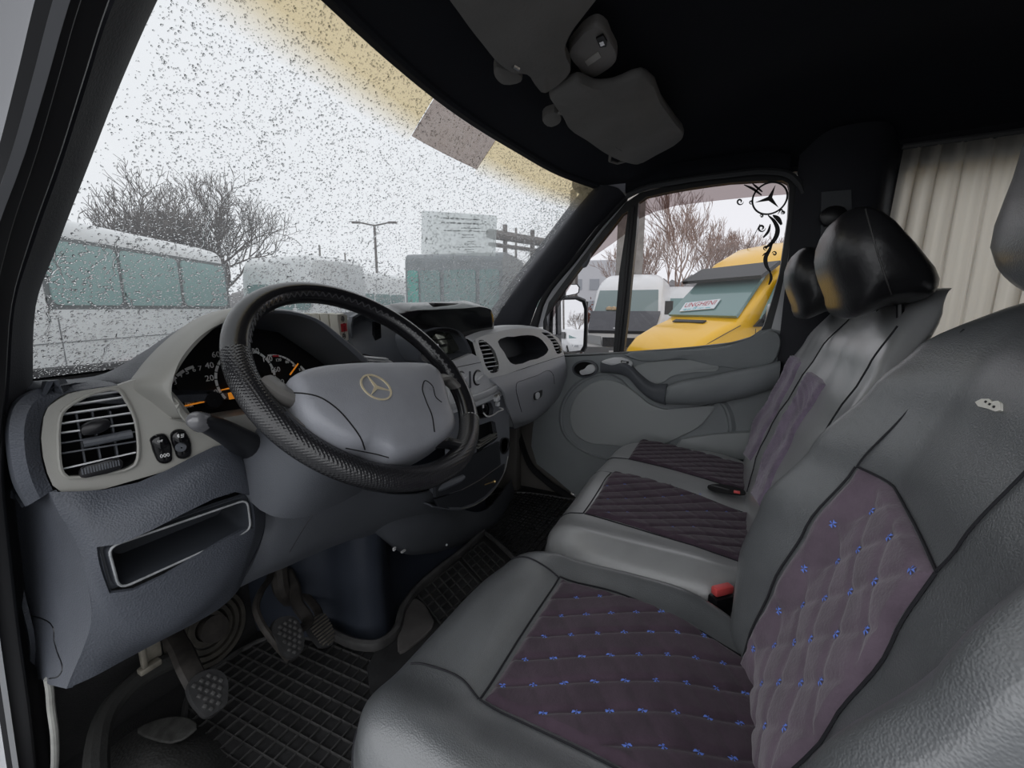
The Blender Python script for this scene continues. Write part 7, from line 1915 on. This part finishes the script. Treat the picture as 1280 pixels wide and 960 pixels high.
# gantry beam on posts
gt_ = thing('pipe_gantry', GP(655, 24), 'brown-grey pipe gantry on posts behind the coaches', 'gantry')
M_conc = mat('weathered concrete', (.30, .28, .26), .85, .4, 12, var=.2, vscale=3)
M_gan = mat('rusty grey girder', (.16, .14, .13), .7, var=.3, vscale=4)
ga0, ga1 = P(612, 292, d=19), P(735, 312, d=26)
mb = MB(); mb.tube([ga0, ga1], .22, 8); mb.build('pipe', M_gan, gt_); mb = MB(); mb.tube([ga0 - V(0, 0, .45), ga1 - V(0, 0, .45)], .10, 6); mb.build('pipe', M_gan, gt_)
for t in (.12, .36, .6, .85):
    p = lerp(ga0, ga1, t); mb = MB(); mb.tube([V(p[0], p[1], GZ), p + V(0, 0, .5)], .12, 6); mb.build('post', M_gan, gt_)
# poles
def pole(u, v, d, r, label, arms=False, name='concrete_pole'):
    top = P(u, v, d=d); t = thing(name, V(top[0], top[1], GZ), label, 'pole'); mb = MB(); mb.tube([V(top[0], top[1], GZ), top], [r, r * .8], 8); mb.build('shaft', M_conc if not arms else M_gan, t)
    if arms:
        for s in (-1, 1): mb = MB(); mb.tube([top, top + RT * s * .9 + V(0, 0, .18)], .05, 5); mb.build('lamp_arm', M_gan, t); mb = MB(); mb.box(top + RT * s * 1.1 + V(0, 0, .18), (.5, .2, .1), ax=[RT, V(RT[1], -RT[0], 0), V(0, 0, 1)]); mb.build('lamp_head', M_gan, t)
    return t
pole(717, 238, 16, .16, 'square concrete pole at the right end of the windshield')
pole(468, 282, 26, .09, 'street lamp with two arms above the parked minibus', True, 'street_lamp')
pole(399, 306, 30, .08, 'thin pole far behind the white minibus')
pole(431, 316, 34, .07, 'thin short pole right of the thin tall one')
pole(645, 285, 22, .08, 'thin pole standing beside the gantry')
bigp = thing('concrete_pillar', GP(784, 17), 'broad concrete pillar behind the white van and the window bar', 'pillar')
c = GP(784, 17); fa = unit(c * V(1, 1, 0)); mb = MB(); mb.box(c + V(0, 0, 4.2) , (.30, .95, 8.4), ax=[fa, np.cross(fa, V(0, 0, 1)), V(0, 0, 1)], bev=.03); mb.build('shaft', M_conc, bigp)
for k in range(3):
    z = GZ + 1.6 + 1.6 * k; mb = MB(); mb.box(V(c[0], c[1], z) - fa * .16, (.03, .30, 1.1), ax=[fa, np.cross(fa, V(0, 0, 1)), V(0, 0, 1)]); mb.build('panel_recess', M_gan, bigp)

# bare trees
def tree(name, base, H, spread, label, group=None, seed=1, lv=5, col=(.10, .085, .07), r0=.10, upw=.55, leaves=None, bush=False, dense=False):
    R = random.Random(seed); m = mat('bark %s' % str(col), col, .9)
    t = thing(name, base, label, 'tree', group); mb = MB(); trunk = MB()
    lf = MB(); tips = []
    def br(p, d, L, r, k):
        n = 4; pts = [p]; q = p.copy(); dd = d.copy()
        for _ in range(n):
            dd = unit(dd + np.array([R.gauss(0, .12), R.gauss(0, .12), R.gauss(0, .10) + .05])); q = q + dd * L / n; pts.append(q.copy())
        (trunk if k == 0 else mb).tube(pts if k < 3 else pts[::2], [lerp(r, r * .6, i / n) for i in (range(n + 1) if k < 3 else range(0, n + 1, 2))], 6 if k == 0 else 3, cap=False)
        tips.append(q)
        if k >= lv: return
        m_ = (4 if dense else 3) if k < (3 if dense else 2) else (3 if R.random() < .5 else 2)
        if k == 0 and bush: m_ = 6
        for i in range(m_ + (1 if k < 3 else 0)):
            s = pts[-1] if i == 0 else pts[R.randint(2, n)]
            a = R.uniform(0, 2 * PI); tilt = R.uniform(.35, .85) * spread; side = unit(np.cross(dd, [math.cos(a), math.sin(a), .3])); nd = unit(dd * math.cos(tilt) + side * math.sin(tilt) + V(0, 0, upw * .25)); br(s, nd, L * R.uniform(.62, .80), max(r * .58, .011), k + 1)
    br(np.array(base, float), V(0, 0, 1), H * (.12 if bush else .30), r0, 0)
    trunk.build('trunk', m, t); mb.build('branches', m, t, smooth=0)
    if leaves:
        for p in tips:
            for _ in range(leaves[1]):
                c = p + np.array([R.gauss(0, .2) for _ in range(3)]); a = unit(np.array([R.gauss(0, 1) for _ in range(3)])); b = unit(np.cross(a, [R.gauss(0, 1), R.gauss(0, 1), .3])); s = leaves[2]
                lf.add([c - a * s, c + b * s * .5, c + a * s, c - b * s * .5], [(0, 1, 2, 3)])
        lo = lf.build('leaves', mat('leaf %s' % str(leaves[0]), leaves[0], .8), t, smooth=0); lo['kind'] = 'stuff'
    return t
def base_at(u, dist): return GP(u, dist)
tree('bare_tree', base_at(145, 20), 7.2, 1.0, 'bare rounded tree behind the left end of the long minibus', seed=3, lv=6, dense=True, group='bare trees behind the long minibus', r0=.14, col=(.16, .14, .13))
tree('bare_tree', base_at(268, 20), 8.0, 1.0, 'broad bare tree behind the right end of the long minibus', seed=8, lv=6, dense=True, group='bare trees behind the long minibus', r0=.15, col=(.15, .13, .12))
tree('bare_tree', base_at(225, 23), 6.4, 1.0, 'smaller bare tree between the two rounded trees', seed=12, lv=6, dense=True, group='bare trees behind the long minibus', r0=.12, col=(.17, .15, .14))
for k, (u, d, H, sd, up) in enumerate(((838, 24, 8.6, 5, 'tallest bare tree behind the vans, pointed'), (872, 26, 6.6, 6, 'bare tree right of the pointed one, above the yellow van peak'), (905, 27, 7.0, 7, 'bare tree behind the roof of the yellow van'), (808, 24, 6.2, 9, 'bare thicket tree right of the concrete pillar'), (940, 28, 6.0, 10, 'bare tree at the right edge behind the yellow roof'))):
    tree('bare_tree', base_at(u, d), H, .75, up, seed=sd, lv=6, r0=.10, col=(.46, .34, .29), upw=.9, group='bare trees beyond the passenger window')
for k, (u, d, H, sd, lab) in enumerate(((822, 22, 3.8, 21, 'low olive shrub behind the second white van'), (858, 22, 3.6, 22, 'low olive shrub at the peak of the yellow van'))):
    tree('shrub', base_at(u, d), H, .9, lab, seed=sd, lv=4, r0=.04, col=(.20, .16, .10), bush=True, leaves=((.28, .24, .07), 6, .07))
tree('shrub', base_at(728, 15.5), 4.4, .9, 'red-brown leaved shrub left of the white van roof', seed=31, lv=4, r0=.05, col=(.18, .10, .08), bush=True, leaves=((.26, .09, .06), 6, .06))
# far tree line and houses
hl_ = thing('far_treeline', GP(450, 60), 'hazy dark tree line far beyond the parked vans', 'trees', kind=None)
mb = MB(); R = random.Random(4); m_hz = mat('hazy grey brown', (.26, .25, .25), .95, .6, 1.5)
for k in range(90):
    u = lerp(300, 900, k / 89); d = 62 + R.uniform(-5, 5); p = GP(u, d); h = R.uniform(3.0, 5.0) if u < 640 else R.uniform(4, 6.5)
    mb.lathe([(.001, h), (1.6, h * .8), (2.2, h * .45), (1.8, 0)], p, V(R.gauss(0, .08), R.gauss(0, .08), 1), 7)
o = mb.build('crowns', m_hz, hl_); o['kind'] = 'stuff'
hse = thing('grey_building', GP(745, 45), 'pale grey building far behind the quarter window', 'building')
c = GP(742, 45); fa = unit(c * V(1, 1, 0)); ax3 = [fa, np.cross(fa, V(0, 0, 1)), V(0, 0, 1)]
mb = MB(); mb.box(c + V(0, 0, 3.0), (6, 9, 6.0), ax=ax3); mb.build('wall', mat('hazy render', (.72, .72, .74), .9), hse)
for i in range(-2, 3):
    for j in range(2): mb = MB(); mb.box(c + V(0, 0, 1.8 + 2.0 * j) - fa * 3.0 + ax3[1] * i * 1.6, (.1, .9, 1.0), ax=ax3); mb.build('window', mat('hazy window', (.42, .44, .47), .3), hse)

# parked cars seen in the mirror and beyond it
def car(u_or_p, f, label, m):
    v_ = Veh('parked_car', u_or_p, f, label, 'car')
    v_.body([(0, .75, .3, .62, .1, 0), (-.1, .84, .25, .72, .1, 0), (-1.0, .88, .25, .92, .1, .02), (-1.6, .88, .25, 1.30, .14, .12), (-2.2, .88, .25, 1.44, .18, .16), (-3.3, .88, .25, 1.42, .18, .16), (-3.9, .88, .25, 1.05, .14, .06), (-4.3, .84, .25, .95, .12, .02), (-4.4, .78, .3, .80, .1, 0)], m)
    v_.quad([(-1.08, -.72, .96), (-1.08, .72, .96), (-1.62, .62, 1.28), (-1.62, -.62, 1.28)], M_vglass, 'windshield', .04)
    for s in (-1, 1):
        v_.quad([(-1.5, s * .885, .95), (-3.5, s * .885, .95), (-3.2, s * .78, 1.32), (-1.9, s * .78, 1.32)], M_vblack, 'side_window', .04)
        v_.wheel(-.85, s * .80, .31); v_.wheel(-3.5, s * .80, .31)
        v_.quad([(.01, s * .45, .52), (-.03, s * .78, .54), (-.05, s * .78, .66), (.0, s * .45, .64)], M_lamp, 'headlamp', .04)
    return v_
refl = lambda q: (lambda vv: vv - 2 * (vv @ mn) * mn)(unit(q - CAM))
r_ = refl(P(707, 420, pl=pl)); r_ = unit(r_ * V(1, 1, 0))
pm = V(mc[0], mc[1], GZ)
side_v = unit(np.cross(r_, V(0, 0, 1)))
car(pm + r_ * 27 + side_v * 1.0, unit(-r_ + .5 * side_v), 'silver car seen only in the passenger mirror, nearer the mirror edge', mat('silver paint', (.5, .51, .53), .3, coat=.4))
car(pm + r_ * 21 - side_v * 1.1, unit(-r_ - .2 * side_v), 'white car seen only in the passenger mirror, lower right', M_wbody)
for k, (dd, ss, h, lab) in enumerate(((46, .2, 5.5, 'slim pole reflected in the passenger mirror, taller one'), (50, -2.4, 5.0, 'slim pole reflected in the passenger mirror, shorter one'))):
    p = pm + r_ * dd + side_v * ss; t = thing('slim_pole', p, lab, 'pole'); mb = MB(); mb.tube([p, p + V(0, 0, h)], .12, 6); mb.build('shaft', M_conc, t)
for k, (dd, ss) in enumerate(((48, 1.9), (54, -1.6))):
    tree('bare_tree', pm + r_ * dd + side_v * ss, 4.5, .9, ('bare tree reflected at the left of the passenger mirror', 'bare tree reflected at the right of the passenger mirror')[k], seed=40 + k, lv=5, r0=.08, col=(.22, .17, .14))
